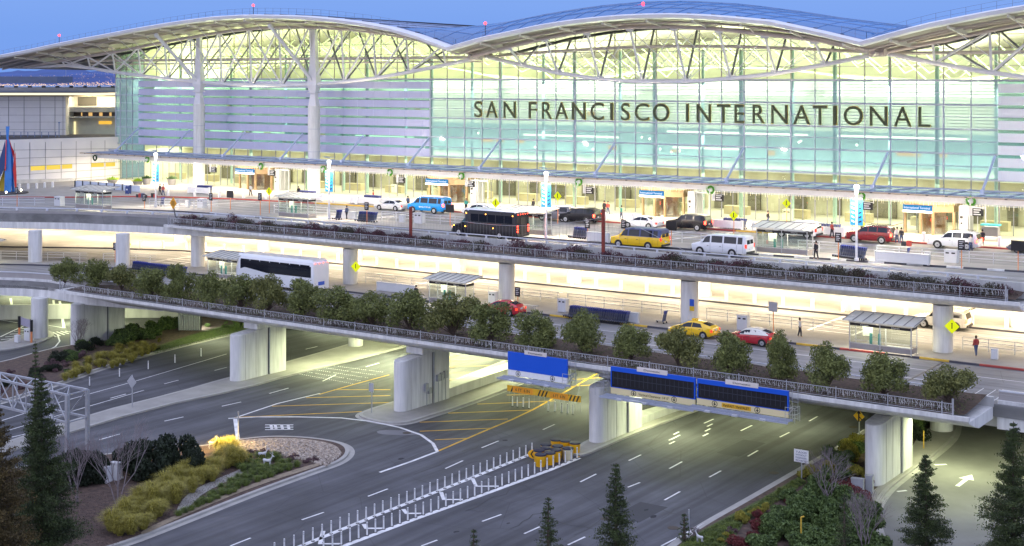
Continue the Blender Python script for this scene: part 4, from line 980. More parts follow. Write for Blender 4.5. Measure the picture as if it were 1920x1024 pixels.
def car(nm, kind, m, lab, cat, low=None, top=None, tail=None, extra=None, tailon=False, gated=False):
    t = thing(nm, (0,0,0), 0, lab, cat); S_ = SH[kind]; st = S_['st']; xs = [q[0] for q in st]
    def sec(x):
        return [interp([(q[0], q[k]) for q in st], x) for k in range(1, 6)]
    def ring(x):
        zl, zb, zt, wb, wt = sec(x); H_ = [(wb*.90, zl),(wb*.985, zl+.10),(wb, (zl+zb)/2+.05),(wb*.985, zb),(wt+.03*(zt-zb), zt-.055*(1 if zt-zb > .3 else .4)),(wt*.80, zt-.008),(0, zt+.012)]
        return [(x, y, z) for y, z in H_] + [(x, -y, z) for y, z in H_[::-1][1:]]
    xx = sorted(set(xs + [a*.5+c_*.5 for a, c_ in zip(xs, xs[1:])]))
    b = MB(); b.loft([ring(x) for x in xx]); body = b.build('body', m, t, True)
    def spt(x, u, sg, o=.012):
        zl, zb, zt, wb, wt = sec(x); y = wb*.985 + (wt+.03*(zt-zb) - wb*.985)*u; z = zb + (zt-.055-zb)*u
        return (x, sg*(y+o), z+o*.4)
    for sg in (-1, 1):
        for i, (a, c_) in enumerate(S_['sw']):
            b = MB(); n_ = 5; first = (i == 0); last = (i == len(S_['sw'])-1)
            def top_u(x):
                zt = sec(x)[2]; return .93
            rows = [[], []]
            for k in range(n_):
                x = a + (c_-a)*k/(n_-1)
                rows[0].append(spt(x, .08, sg)); xt = x + (.0 if not first else .22*(1-k/(n_-1))) - (0 if not (last and kind in ('sedan','hatch')) else .25*k/(n_-1)); rows[1].append(spt(xt, .88, sg))
            b.sheet(rows); b.build('side_window', M_win, t)
        b = MB(); x = S_['sw'][0][0]-.02; p = spt(x, .12, sg); b.box(p[0]-.12, p[0]+.06, min(p[1], p[1]+sg*.18), max(p[1], p[1]+sg*.18), p[2]-.02, p[2]+.14); b.build('wing_mirror', low or m, t)
        b = MB()
        for q in S_['sw'][:2]: p = spt(q[1]-.15, -.35, sg, .02); b.box(p[0]-.12, p[0]+.05, min(p[1]-.01, p[1]), max(p[1]+.01, p[1]), p[2]-.02, p[2]+.02)
        b.build('door_handle', M_trim, t)
        b = MB()
        for q in S_['sw']:
            zl, zb, zt, wb, wt = sec(q[1]+.05); b.box(q[1]+.045, q[1]+.058, min(sg*wb*.998, sg*(wb+.004)), max(sg*wb*.998, sg*(wb+.004)), zl+.15, zb-.02)
        b.build('door_seam', M_trim, t)
    def topsheet(a, c_, nm_, k=.9, rear=False):
        b = MB(); rows = []
        for i in range(4):
            x = a + (c_-a)*(.06+.88*i/3); zl, zb, zt, wb, wt = sec(x); rows.append([(x, y*wt*k, zt+.022-(.03*abs(y)**4)) for y in (-1,-.5,0,.5,1)])
        b.sheet(rows); b.build(nm_, M_win, t)
    topsheet(*S_['ws'], 'windscreen')
    L = S_['L']; x1 = L/2
    if kind in ('sedan', 'hatch'): topsheet(*S_['rw'], 'rear_window')
    else:
        zl, zb, zt, wb, wt = sec(S_['rw'][0]); b = MB()
        if kind == 'van':
            for y0_, y1_ in ((-.68,-.06),(.06,.68)): b.loft([[(x1-.055,y0_,zb+.1),(x1-.055,y1_,zb+.1),(x1-.075,y1_*.97,zt-.2),(x1-.075,y0_*.97,zt-.2)], [(x1+.012,y0_,zb+.1),(x1+.012,y1_,zb+.1),(x1-.045,y1_*.97,zt-.2),(x1-.045,y0_*.97,zt-.2)]])
        else: b.loft([[(x1-.25,-.72,zb),(x1-.25,.72,zb),(x1-.33,.66,zt-.1),(x1-.33,-.66,zt-.1)], [(x1-.025,-.72,zb),(x1-.025,.72,zb),(x1-.17,.66,zt-.1),(x1-.17,-.66,zt-.1)]])
        b.build('rear_window', M_win, t)
    wheels(t, S_, S_['wb'], S_['w'], S_['r'])
    zb = sec(x1-.1)[1]; zf = sec(-x1+.1)[1]; W = S_['w']
    for sg in (-1, 1):
        ym = sg*W*.80; b = MB(); hh = .16 if kind in ('sedan','hatch') else .32
        b.box(x1-.14, x1+.012, min(ym, sg*W*.985), max(ym, sg*W*.985), zb-.30, zb-.30+hh+.05); b.build('tail_light', tail or M_tail, t)
        b = MB(); b.box(-x1-.005 if kind != 'sedan' else -x1+.0, -x1+.22, min(sg*W*.58, sg*W*.88), max(sg*W*.58, sg*W*.88), zf-.14, zf+.02); b.build('headlight', M_head, t)
    bm_ = low or (M_trim if kind in ('van','suv') and m.name != 'white_suv_paint' else m)
    b = MB(); b.box(-x1-.06, -x1+.18, -W*.84, W*.84, .36, .58); b.build('front_bumper', bm_, t)
    b = MB(); b.box(x1-.12, x1+.08, -W*.86, W*.86, .40, .60); b.build('rear_bumper', bm_, t)
    b = MB(); b.box(-x1-.02, -x1+.12, -W*.5, W*.5, .62, zf-.05); b.build('grille', M_trim, t)
    b = MB(); b.box(x1+.0, x1+.03, -.16, .16, .74, .88); b.build('licence_plate', M_plate, t)
    if top:
        b = MB(); xs_ = [x for x in xx if S_['ws'][0]+.3 <= x <= (S_['rw'][1]-.02)]; rr_ = []
        for x in xs_:
            zl, zb2, zt, wb, wt = sec(x); h_ = [(wb*.985+.006, zb2+.03),(wt+.03*(zt-zb2)+.007, zt-.05),(wt*.8, zt+.004),(0, zt+.02)]; rr_.append([(x, y, z) for y, z in h_] + [(x, -y, z) for y, z in h_[::-1][1:]])
        b.sheet(rr_); b.build('roof_panel', top, t)
    if gated:
        b = MB(); b.bar((x1-.3,0,sec(1.2)[2]),(x1+.75,0,sec(1.2)[2]+.35),1.5,.06); b.build('open_tailgate', m, t)
    if extra: extra(t, sec)
    return t
def put(t, x, y, z, rz=0): t.location = (x, y, z); t.rotation_euler = (0, 0, rz); return t
P_white = paint('white_paint_gloss', (.78,.79,.81)); P_yel = paint('yellow_van_paint', (.95,.60,.01)); P_blue = paint('bright_blue_paint', (.01,.28,.72)); P_mar = paint('maroon_paint', (.20,.015,.02))
P_blk = mat('black_paint', (.008,.008,.012), .3, var=.03, spec=.35, coat=.15); P_sil = paint('silver_paint', (.55,.57,.60)); P_red = paint('red_taxi_paint', (.50,.015,.03)); P_taxi = paint('yellow_taxi_paint', (.95,.58,.01)); P_cream = paint('cream_paint', (.72,.70,.62)); P_ws = paint('white_suv_paint', (.74,.76,.80)); P_gry = paint('dark_grey_paint', (.12,.12,.15))
def rack(t, sec):
    b = MB()
    for y in (-.6,.6): b.tube((-.2,y,1.95),(2.0,y,1.95),.025,6)
    for x in (0,1.8): b.tube((x,-.6,1.95),(x,.6,1.95),.02,6)
    b.build('roof_rack', M_trim, t)
put(car('passenger_van', 'van', P_white, 'long white passenger van with black front bumper driving on the upper road', 'van'), -61.85, 124.65, 0)
def vanstripe(t, sec):
    b = MB(); b.box(-2.3,2.9,-1.02,-1.015,.50,.60); b.build('blue_window_band', mat('dark_blue_band',(.02,.03,.12),.3), t)
put(car('shuttle_van', 'van', P_yel, 'yellow passenger van on the upper road behind the white one', 'van', top=mat('navy_roof',(.06,.08,.20),.3)), -71.45, 125.0, 0)
def vrack(t, sec):
    b = MB(); b.box(-1.0, 2.6, -.7, .7, 2.14, 2.2); b.build('roof_rack', M_plate, t)
    text_mesh('SHUTTLE', 'side_lettering', M_white, t, -.9, 1.0, -1.03, .72, .90)
put(car('shuttle_van', 'van', P_blue, 'bright blue shuttle van at the terminal kerb behind the silver sedan', 'van', extra=vrack, tailon=True, tail=M_tail_on), -112.2, 141.4, 0)
put(car('sedan', 'sedan', P_sil, 'silver sedan stopped at the terminal kerb ahead of the blue van', 'car'), -118.4, 141.2, 0)
put(car('sedan', 'sedan', P_white, 'white sedan on the inner road between the dark suvs', 'car'), -80.7, 141.7, 0)
put(car('suv', 'suv', P_blk, 'black suv with red brake lights right of the white sedan', 'car', tail=M_tail_on), -75.2, 143.0, 0)
put(car('suv', 'suv', P_mar, 'maroon suv at the terminal kerb with its tailgate open', 'car', tail=M_tail_on, extra=rack, gated=True), -53.6, 143.3, 0)
put(car('suv', 'suv', P_ws, 'large white suv at the kerb in front of the right revolving entrance', 'car', tail=M_tail_on, extra=rack), -44.6, 143.1, 0)
g_ = at(1906, 474, 0); put(car('sedan', 'sedan', P_gry, 'dark grey car cut off by the right edge of the upper road', 'car'), g_.x+1.42, g_.y+.9, 0)
g_ = at(1522, 446, 0); put(car('suv', 'suv', P_white, 'white car half hidden behind the glass bus shelter at right', 'car'), g_.x-1.5, 143.2, 0)
g_ = at(1048, 413, 0); put(car('suv', 'suv', P_gry, 'dark car at the terminal kerb behind the light pole with blue banners', 'car'), g_.x, 142.6, 0)
g_ = at(1096, 416, 0); put(car('suv', 'suv', P_blk, 'near-black car with glowing tail lights right of the banner pole', 'car', tail=M_tail_on), g_.x, 142.4, 0)
g_ = at(908, 402, 0); put(car('hatch', 'hatch', P_white, 'white taxi at the kerb whose roof shows above the black bus', 'car'), g_.x, 142.6, 0)
# lower level
def sign_roof(t, sec):
    b = MB(); b.box(-.1,.35,-.22,.22,1.5,1.66); b.build('roof_sign', P_taxi, t)
g_ = at(1318, 636, ZL); put(car('taxi', 'hatch', P_taxi, 'yellow taxi parked on the lower road behind the olive trees', 'taxi', extra=sign_roof), g_.x-1.35, 113.8, ZL)
g_ = at(1428, 651, ZL); put(car('taxi', 'hatch', P_red, 'red taxi with cream roof parked on the lower road', 'taxi', top=P_cream), g_.x-1.35, 113.5, ZL)
g_ = at(948, 588, ZL); put(car('sedan', 'hatch', P_red, 'red car on the lower road beside a round column, mostly behind trees', 'car'), g_.x, 113.3, ZL)
put(car('pickup', 'suv', P_cream, 'pale suv with open tailgate on the lower level behind the right column', 'car', tail=M_tail_on, gated=True), -42.0, 131.0, ZL)
# black shuttle bus with white roof
def box_bus(nm, lab, L, W, H, m, mroof, hood, z0=.35):
    t = thing(nm, (0,0,0), 0, lab, 'bus'); x0 = -L/2; x1 = L/2; hx = x0 + (1.9 if hood else 0)
    rr = .18
    def prof(w_, zt, zb=z0): return [(w_,zb),(w_,zt-rr),(w_-rr*.4,zt-rr*.3),(w_-rr,zt),(-w_+rr,zt),(-w_+rr*.4,zt-rr*.3),(-w_,zt-rr),(-w_,zb)]
    secs = [[(x, y, z) for y, z in prof(w_, zt)] for x, w_, zt in ((hx, W/2-.18, H-.5),(hx+.25, W/2-.03, H-.12),(hx+.7, W/2, H-.02),(x1-.3, W/2, H-.02),(x1, W/2-.04, H-.15))]
    if not hood:
        secs = [[(x, y, z) for y, z in prof(w_, zt)] for x, w_, zt in ((x0, W/2-.22, 1.3),(x0+.12, W/2-.1, 2.2),(x0+.6, W/2-.03, H-.3),(x0+1.1, W/2, H-.02),(x1-.25, W/2, H-.02),(x1, W/2-.05, H-.2))]
    b = MB(); b.loft(secs); b.build('body', m, t, True)
    if hood:
        b = MB(); b.loft([[(x, y, z) for y, z in ((w_,.42),(w_,zt-.15),(w_-.15,zt),(-w_+.15,zt),(-w_,zt-.15),(-w_,.42))] for x, w_, zt in ((x0,.82,1.05),(x0+.1,.95,1.2),(x0+1.0,1.0,1.42),(x0+1.3,1.0,1.55),(x0+2.1,1.02,2.25))]); b.build('cab', m, t, True)
        b = MB(); b.quad((x0+1.32,-.85,1.62),(x0+1.32,.85,1.62),(x0+1.98,.85,2.2),(x0+1.98,-.85,2.2)); b.build('windscreen', M_win, t)
        for sg in (-1,1):
            b = MB(); b.quad((x0+1.45,sg*1.02,1.55),(x0+2.25,sg*1.035,1.55),(x0+2.25,sg*1.035,2.15),(x0+1.95,sg*1.03,2.15)); b.build('cab_window', mat('teal_window',(.04,.14,.16),.1), t)
    else:
        b = MB(); b.loft([[(x0-.0,y,1.15),(x0+.1,y*.98,2.2),(x0+.62,y*.97,H-.35)] for y in (-1.05,0,1.05)], cap=False)
        b.v = [(v[0]-.02, v[1], v[2]) for v in b.v]; b.build('windscreen', M_win, t)
    b = MB(); b.loft([[(x, y, z) for y, z in ((W/2-.04,H-.14),(W/2-.25,H+.10),(-W/2+.25,H+.10),(-W/2+.04,H-.14))] for x in (hx+.5, x1-.2)]); b.build('roof', mroof, t)
    for sg in (-1,1):
        n_ = 5 if hood else 7; a = hx+.9; w_ = (x1-.5-a)/n_
        for i in range(n_):
            b = MB(); y = sg*(W/2+.008); b.quad((a+i*w_+.04,y,1.75 if hood else 1.85),(a+(i+1)*w_-.04,y,1.75 if hood else 1.85),(a+(i+1)*w_-.04,y,H-.45),(a+i*w_+.04,y,H-.45)); b.build('side_window', M_win, t)
    return t, x0, x1, hx
bus, x0, x1, hx = box_bus('shuttle_bus', 'black shuttle bus with white roof and glowing marker lights on the upper road', 9.0, 2.4, 3.05, P_blk, P_white, True)
wheels(bus, None, (-3.35, 2.2), 1.18, .42)
b = MB()
for x in (hx+.35, hx+3.0, x1-.5): b.sphere((x,-1.22,2.62), .055, 6)
for x in (x0+.35, hx+.2, hx+4.0): b.sphere((x,-1.22 if x > x0+1 else -.97,1.15), .06, 6)
b.build('amber_marker', M_amber, bus)
b = MB()
for i in range(5): b.sphere((x1+.01,-.9+.45*i,2.78), .05, 6)
for z in (.95,1.2,1.5): b.sphere((x1+.01,-1.0,z), .09, 6); b.sphere((x1+.01,1.0,z), .09, 6)
b.build('tail_lamp', M_tail_on, bus)
b = MB(); b.box(x1+.0, x1+.03, -.45, .45, .6, 2.4); b.build('rear_door', M_trim, bus)
b = MB(); b.box(hx+.6,x1-.1,-1.212,-1.205,1.55,1.585); b.build('orange_stripe', mat('orange_stripe',(.5,.10,.03),.4), bus)
b = MB(); b.box(x0-.08,x0+.15,-.9,.9,.4,.62); b.box(x1-.05,x1+.12,-1.1,1.1,.4,.6); b.build('bumper', M_trim, bus)
b = MB(); b.box(x0-.03,x0+.05,-.85,-.55,.85,1.05); b.box(x0-.03,x0+.05,.55,.85,.85,1.05); b.build('headlight', lamp('warm_head',(1,.6,.25),5), bus)
put(bus, -89.9, 123.9, 0)
area((-85.1, 123.9, 1.8), .1, 1.6, 45, (1,.06,.03), (0,R(-90),0))
co, x0, x1, hx = box_bus('motor_coach', 'long white motor coach with dark window band behind the olive trees', 12.2, 2.55, 3.5, P_white, P_white, False)
wheels(co, None, (-3.9, 2.9, 4.2), 1.26, .5)
b = MB(); b.box(x0+.9,x1-.35,-1.292,-1.286,1.7,2.9); b.build('dark_window_band', M_win, co)
b = MB(); b.loft([[(x,-1.296,z0_),(x,-1.29,z0_),(x,-1.29,z1_),(x,-1.296,z1_)] for x, z0_, z1_ in ((x0+.4,.5,1.75),(x0+1.6,.45,2.1),(x0+3,.45,1.95),(x0+5,.45,1.7))]); b.build('curved_side_panel', P_white, co)
b = MB(); b.box(x1-.01,x1+.02,-.5,.5,.8,1.2); b.build('blue_plate', mat('blue_sign', (.02,.10,.55), .4), co)
b = MB(); 
for i in range(4): b.sphere((x1+.01,-1.0+.67*i,3.25), .06, 6)
b.build('marker_lamp', M_tail_on, co)
cxa, cxb = on(433,520,112.1).x, on(600,520,112.1).x
put(co, (cxa+cxb)/2, 113.2, ZL)
print('coach len', cxb-cxa)
# ================================================================== STREET FURNITURE
M_glassp = glass('shelter_glass', (.88,.93,.88), .25)
M_green = mat('teal_seat', (.02,.16,.15), .5, var=.1)
M_org = mat('orange_post', (.75,.27,.10), .6, var=.1); M_blk = mat('sign_black', (.012,.012,.014), .45, var=.05)
M_lime = lamp('fluorescent_yellow_glow', (.78,.86,.02), .82); M_orgs = mat('orange_sign', (.82,.38,.02), .5, var=.05)  # yellow sign faces glow by emission, with no lamp in them
M_sblue = mat('sign_blue', (.01,.16,.62), .35, var=.03); M_bluet = mat('banner_blue', (.02,.30,.62), .6, var=.05)
def shelter(px, py, z, Ln, lab, txt, lit=True, yoff=0.):
    p = at(px, py, z); t = thing('bus_shelter', (p.x, p.y, z), 0, lab, 'bus shelter', 'glass bus shelters on the two islands'); D = 1.5
    b = MB()
    for x in (.04, Ln/2, Ln-.04):
        for y in (.04, D-.04): b.box(x-.04, x+.04, y-.04, y+.04, 0, 2.45)
    for y in (.04, D-.04): b.box(0, Ln, y-.03, y+.03, 2.38, 2.45); b.box(0, Ln, y-.025, y+.025, .6, .66)
    b.build('frame', M_galv, t)
    b = MB()
    for a, c_ in ((.08, Ln/2-.04), (Ln/2+.04, Ln-.08)): b.box(a, c_, .03, .05, .12, .58)
    b.box(Ln-.05, Ln-.03, .1, D-.1, .12, .58); b.build('kick_panel', mat('brushed_panel', (.30,.27,.26), .5, var=.1), t)
    b = MB()
    for y in (.035, D-.035): b.quad((.08,y,.66),(Ln-.08,y,.66),(Ln-.08,y,2.1),(.08,y,2.1))
    b.quad((.03,.08,.66),(.03,D-.08,.66),(.03,D-.08,2.1),(.03,.08,2.1)); b.build('glass_panel', M_glassp, t)
    b = MB(); b.box(.08, Ln/2-.04, .0, .03, 2.12, 2.36); b.box(Ln/2+.04, Ln-.08, .0, .03, 2.12, 2.36); b.box(Ln-.03, Ln, .08, D-.08, 2.12, 2.36); hd = b.build('header_sign', M_blk, t)
    for a, c_ in ((Ln*.25-.35, Ln*.25+.35), (Ln*.75-.35, Ln*.75+.35)): text_mesh(txt, 'header_text', M_white, hd, a, c_, -.002, 2.19, 2.29, .01)
    b = MB(); b.loft([[(x, -.45, 2.55), (x, -.45, 2.62), (x, D+.9, 2.98), (x, D+.9, 2.91)] for x in (-.45, Ln+.45)]); b.build('roof', mat('shelter_roof_glass', (.62,.62,.56), .3, var=.05), t)
    b = MB()
    for i in range(8):
        x = -.4 + (Ln+.8)*i/7; b.bar((x,-.46,2.65),(x,D+.9,3.01),.05,.04)
    b.bar((-.45,D+.92,3.0),(Ln+.45,D+.92,3.0),.06,.08); b.build('roof_ribs', mat('rib_grey',(.20,.20,.20),.5), t)
    b = MB()
    for x in (Ln*.3, Ln*.44): b.box(x-.12, x+.12, .8, .86, .5, 1.45)
    b.build('seat', M_green, t)
    b = MB(); b.box(Ln*.14, Ln*.30, 1.2, 1.24, 1.1, 1.9); b.build('map_poster', mat('map_poster', (.45,.62,.75), .5, var=.5, scale=2.5, col2=(.75,.75,.55)), t)
    b = MB(); b.box(Ln*.55, Ln*.95, .9, 1.2, .42, .5); b.build('bench', M_galv, t)
    b = MB(); b.box(.3, Ln-.3, .6, .7, 2.46, 2.5); b.build('tube_lamp', lamp('shelter_tube', (1,.95,.75), 14), t)
    area((p.x+Ln/2, p.y+.7, z+2.42), Ln-1, .8, 240, (1,.9,.66)); return t
shelter(141, 391, .16, 5.6, 'glass bus shelter left of all others on the upper island', 'Rental Cars')
shelter(522, 407, .16, 5.0, 'glass bus shelter with a yellow diamond sign at its left on the upper island', 'Hotels')
shelter(952, 438, .16, 4.9, 'glass bus shelter behind the tail of the black shuttle bus', 'Hotels')
shelter(1418, 474, .16, 5.4, 'glass bus shelter right of the white passenger van', 'Parking Vans')
shelter(-72, 491, ZL+.16, 5.4, 'glass shelter cut by the left edge on the lower island', 'Taxis')
shelter(389, 521, ZL+.16, 5.0, 'glass shelter just left of the white motor coach', 'Shuttles')
shelter(804, 569, ZL+.16, 4.8, 'glass shelter in the middle of the lower island above the olive trees', 'Charter')
shelter(1592, 655, ZL+.16, 5.5, 'glass shelter with a colourful map on the lower island at right', 'Hotels')
# railings
def rl(line, xa, xb, z, lab, nm='island_railing'):
    rail_line(subline(line, xa, xb), z, (.45,.8,1.1), 2.2, .028, nm=nm, lab=lab, m=M_railw)
rb = off(UB, -.3)
for xa, xb, lab in ((-178,-160,'pale pipe railing at far left of the upper island'),(-146.5,-137,'pale pipe railing between bins on the upper island'),(-127.5,-117,'pale pipe railing right of the second upper shelter'),(-110,-96,'pale pipe railing behind the wire net on the upper island'),(-76,-62,'pale pipe railing behind the yellow van'),(-56.5,-50,'pale pipe railing between the right shelter and the long cart row'),(-48.5,-26,'pale pipe railing at the right end of the upper island')): rl(rb, xa, xb, .16, lab)
rb2 = off(LB, -.3)
for xa, xb, lab in ((-165,-146,'pale pipe railing left end of the lower island'),(-144,-137,'short pale railing beside the white bin on the lower island'),(-128,-118,'pale railing behind the blue carts left of the coach'),(-105,-92,'pale railing right of the coach on the lower island'),(-88,-79,'pale railing by the bench left of the long cart row'),(-78,-65,'pale railing behind the long blue cart row'),(-62,-49,'pale railing behind the taxis'),(-37,-26,'pale railing at the right end of the lower island')): rl(rb2, xa, xb, ZL+.16, lab)
# banner light poles
for px, py, lab in ((292,388,'tall white light pole with blue banners at left near the planter pots'),(618,411,'tall white light pole with blue banners beside stacked carts'),(1022,447,'tall white light pole with blue banners right of the black bus'),(1606,489,'tall white light pole with blue banners left of the maroon suv')):
    px = {618:617,1022:1024}.get(px, px); px = {617:617+0,1024:1024}.get(px, px)
    p = at({617:617,1024:1062 if False else 1024}.get(px, px), py, .16)
    t = thing('light_pole', (p.x, p.y, .16), 0, lab, 'light pole', 'banner light poles on the upper island')
    b = MB(); b.tube((0,0,0),(0,0,7.3),.12,12,.07); b.lathe([(.22,0),(.22,.25)],(0,0,0),12); b.build('pole', M_steel_w, t, True)
    b = MB(); b.lathe([(.10,6.2),(.22,6.9),(.26,7.15),(.12,7.25)],(0,0,0),14); b.build('lantern', lamp('lantern_glow', (1,.97,.9), 5), t); area((p.x,p.y-1.0,6.9), .9,.9, 600, (1,.86,.66)); area((p.x+12,p.y+9,6.9) if False else (p.x,p.y+.3,7.1), .5,.5, 2200, (1,.84,.62), (R(50),0,0))
    b = MB(); b.loft([[(x,-.35,7.55+abs(x)*.12),(x,.35,7.55+abs(x)*.12),(x,.35,7.6+abs(x)*.12),(x,-.35,7.6+abs(x)*.12)] for x in (-.75,0,.75)]); b.tube((0,0,7.2),(0,0,7.6),.03); b.build('reflector', mat('blue_reflector',(.18,.26,.48),.3,metal=.5), t)
    for sg in (-1,1):
        b = MB(); b.box(min(sg*.12,sg*.62),max(sg*.12,sg*.62),-.02,.02,3.4,5.9); bn = b.build('banner', M_bluet, t)
        b = MB()
        for k in range(5): z = 3.6+.42*k; b.loft([[(sg*.2,y,z),(sg*.5,y,z+.12),(sg*.5,y,z+.3),(sg*.2,y,z+.16)] for y in (-.03,-.024)])
        b.build('banner_graphic', M_white if sg < 0 else mat('banner_dark',(.02,.03,.08),.5), bn)
        b = MB(); b.tube((0,0,5.92),(sg*.65,0,5.92),.02,5); b.tube((0,0,3.38),(sg*.65,0,3.38),.02,5); b.build('banner_arm', M_galv, t)
# slim sign posts
def signpost(px, py, z, h, kind, lab, cat='sign', post=None, sz=.62, rz=0.0, grp=None, txt=None):
    p = at(px, py, z); t = thing('sign_post', (p.x, p.y, z), rz, lab, cat, grp)
    b = MB(); b.tube((0,0,0),(0,0,h if kind != 'diamond' else h-.1),.045,8); b.build('post', post or M_org, t)
    b = MB()
    if kind == 'diamond':
        s_ = sz; y = -.06; c0 = h+s_*.2
        b.loft([[(0,yy,c0-s_),(s_,yy,c0),(0,yy,c0+s_),(-s_,yy,c0)] for yy in (y, y+.02)]); f = b.build('face', txt or M_lime, t)
        b = MB(); b.sphere((0,y-.01,c0+.26), .07, 6); b.box(-.05,.05,y-.025,y-.01,c0-.1,c0+.2); b.tri((-.05,y-.02,c0-.1),(.05,y-.02,c0-.1),(-.18,y-.02,c0-.32)); b.tri((-.05,y-.02,c0-.1),(.05,y-.02,c0-.1),(.18,y-.02,c0-.32)); b.build('symbol', M_blk, f)
    elif kind == 'panel':
        b.box(-.32,.32,-.08,-.05,h-.95,h); f = b.build('face', M_blk, t)
        b = MB()
        for k in range(4): b.box(-.2,.2-.1*(k%2),-.086,-.082,h-.2-.18*k,h-.14-.18*k)
        b.build('text_lines', M_plate, f)
    elif kind == 'wide':
        b.box(-.62,.62,-.08,-.05,h-.95,h); b.build('face', M_blk, t)
    elif kind == 'back':
        b.box(-.45,.45,-.08,-.05,h-.9,h); b.build('face', mat('sign_back', (.42,.43,.46), .5, metal=.2), t)
    return t
SP = [(32,387,.16,2.6,'panel','orange post with a small black sign left of the first bin on the upper island'),(271,391,.16,1.9,'panel','short orange post right of the leftmost shelter'),(396,397,.16,2.4,'panel','orange post with black sign next to the white bin, upper island'),(432,393,.16,2.5,'wide','orange post with wide black board, upper island left'),(488,403,.16,2.8,'panel','yellow post with narrow black sign left of the second shelter'),
      (688,420,.16,2.6,'panel','orange post with narrow black sign beside the nested carts'),(844,423,.16,2.5,'wide','orange post with wide black board in front of the entrance'),(1170,456,.16,2.5,'panel','orange post with narrow black sign left of the yellow van'),(1102,450,.16,2.2,'panel','orange post with small sign right of the six carts'),(1259,460,.16,2.5,'wide','orange post with wide black board before the black suv'),
      (1572,487,.16,2.6,'panel','orange post with narrow black sign by the long cart row, upper island'),(1803,503,.16,2.6,'panel','orange post with narrow black sign below the white suv'),(1909,507,.16,2.7,'wide','orange post with wide black board at the right edge'),
      (971,583,ZL+.16,2.4,'panel','orange post with black sign beside the lower long cart row'),(1450,625,ZL+.16,2.9,'back','orange post with plain grey sign behind the red taxi'),(216,492,ZL+.16,2.5,'panel','thin orange post with black sign left of the ramp column')]
for px, py, z, h, k, lab in SP: signpost(px, py, z, h, k, lab, grp=None)
for px, py, z, h, lab in ((505,400,.16,2.7,'yellow diamond pedestrian sign above the second upper shelter'),(930,430,.16,2.9,'yellow diamond pedestrian sign sticking up behind the black bus'),(1046,420,.16,3.2,'yellow diamond pedestrian sign left of the banner pole'),(1376,440,.16,2.0,'yellow diamond pedestrian sign behind the white passenger van'),(1475,421,.16,2.4,'yellow diamond pedestrian sign on the terminal sidewalk at right')):
    signpost(px, py, z, h, 'diamond', lab, sz=.56)
for px, py, Yc, lab in ((238,458,118.2,'yellow diamond sign fixed to the ramp column at left'),(667,500,118.2,'yellow diamond sign fixed to the column right of the coach'),(1785,612,118.0,'yellow diamond sign fixed to the column at right')):
    p = on(px, py, Yc); b = MB(); b.loft([[(0,yy,-.62),(.62,yy,0),(0,yy,.62),(-.62,yy,0)] for yy in (-.01,.02)]); t = thing('diamond_sign', p, R(12), lab, 'sign'); f = b.build('face', M_lime, t)
    b = MB(); b.sphere((0,-.02,.24), .06, 6); b.box(-.04,.04,-.03,-.012,-.2,.2); b.build('symbol', M_blk, f)
# orange merge sign on the planter
p = at(336, 411, -.3); t = thing('merge_sign', (p.x, 116.9, -.7), 0, 'orange diamond merge sign on a bent black pole at the planter end', 'sign')
q0 = on(326, 381, 116.9); q1 = on(327, 396, 116.9); q2 = on(329, 406, 116.9); q3 = on(336, 412, 116.9)
rel = lambda q: (q.x-p.x, 0, q.z+.7)
b = MB(); b.path([rel(q0), rel(q1), rel(q2), rel(q3), (rel(q3)[0]+.1,0,-.1)], .07, 8); b.build('pole', M_steel_dk, t, True)
c0 = rel(q0); b = MB(); b.loft([[(c0[0],yy,c0[2]-.78),(c0[0]+.62,yy,c0[2]),(c0[0],yy,c0[2]+.78),(c0[0]-.62,yy,c0[2])] for yy in (-.12,-.09)]); f = b.build('face', M_orgs, t)
b = MB(); b.box(c0[0]-.22,c0[0]-.12,-.135,-.125,c0[2]-.3,c0[2]+.28); b.box(c0[0]+.1,c0[0]+.2,-.135,-.125,c0[2]-.3,c0[2]+.28); b.build('symbol', M_blk, f)
# bins
def binbox(px, py, z, w_, h_, lab, slots=True, shade=None):
    p = at(px, py, z); t = thing('litter_bin', (p.x, p.y, z), 0, lab, 'litter bin')
    b = MB(); b.box(-w_/2, w_/2, 0, w_*.62, .05, h_); b.box(-w_/2-.03, w_/2+.03, -.03, w_*.62+.03, h_, h_+.06); b.build('body', shade or mat('bin_white', (.62,.63,.65), .5, var=.06), t)
    if slots:
        b = MB(); b.box(-w_*.38,-w_*.12,-.012,.0,h_-.3,h_-.16); b.box(w_*.08,w_*.36,-.012,.0,h_-.3,h_-.16); b.build('slot', M_blk, t)
    return t
for px, py, z, w_, h_, lab, s_ in ((107,387,.16,1.25,1.25,'white double recycling bin left of the first upper shelter',True),(375,391,.16,1.15,1.25,'white double recycling bin beside the orange merge sign',True),(350,389,.16,.6,.9,'small white bin left of the double bin by the merge sign',False),(783,420,.16,1.15,1.25,'white double recycling bin behind the wire net',True),(752,418,.16,.7,.9,'small white bin left of the double bin behind the net',False),
    (1782,494,.16,1.2,1.2,'white double recycling bin below the white suv',True),(1738,491,.16,.5,.9,'small white bin left of the double bin at right',False),(922,570,ZL+.16,.9,1.2,'white recycling bin left of the red car on the lower island',True),(1053,586,ZL+.16,.95,1.3,'white recycling bin at the left end of the long cart row',True),(1391,620,ZL+.16,1.05,1.35,'white recycling bin above the red taxi',True),(1864,675,ZL+.16,.55,.85,'small white bin near the right edge of the lower island',False),
    (737,362,.16,.7,1.2,'grey recycling unit by the terminal glass, left of the silver sedan',True),(1475,414,.16,1.1,1.3,'white recycling unit on the terminal sidewalk behind the shelter',True),(1857,447,.16,1.3,1.4,'white recycling unit beside the self-service kiosk',True),(118,470,ZL+.16,.0001,.0001,'',False)):
    if lab: binbox(px, py, z, w_, h_, lab, s_)
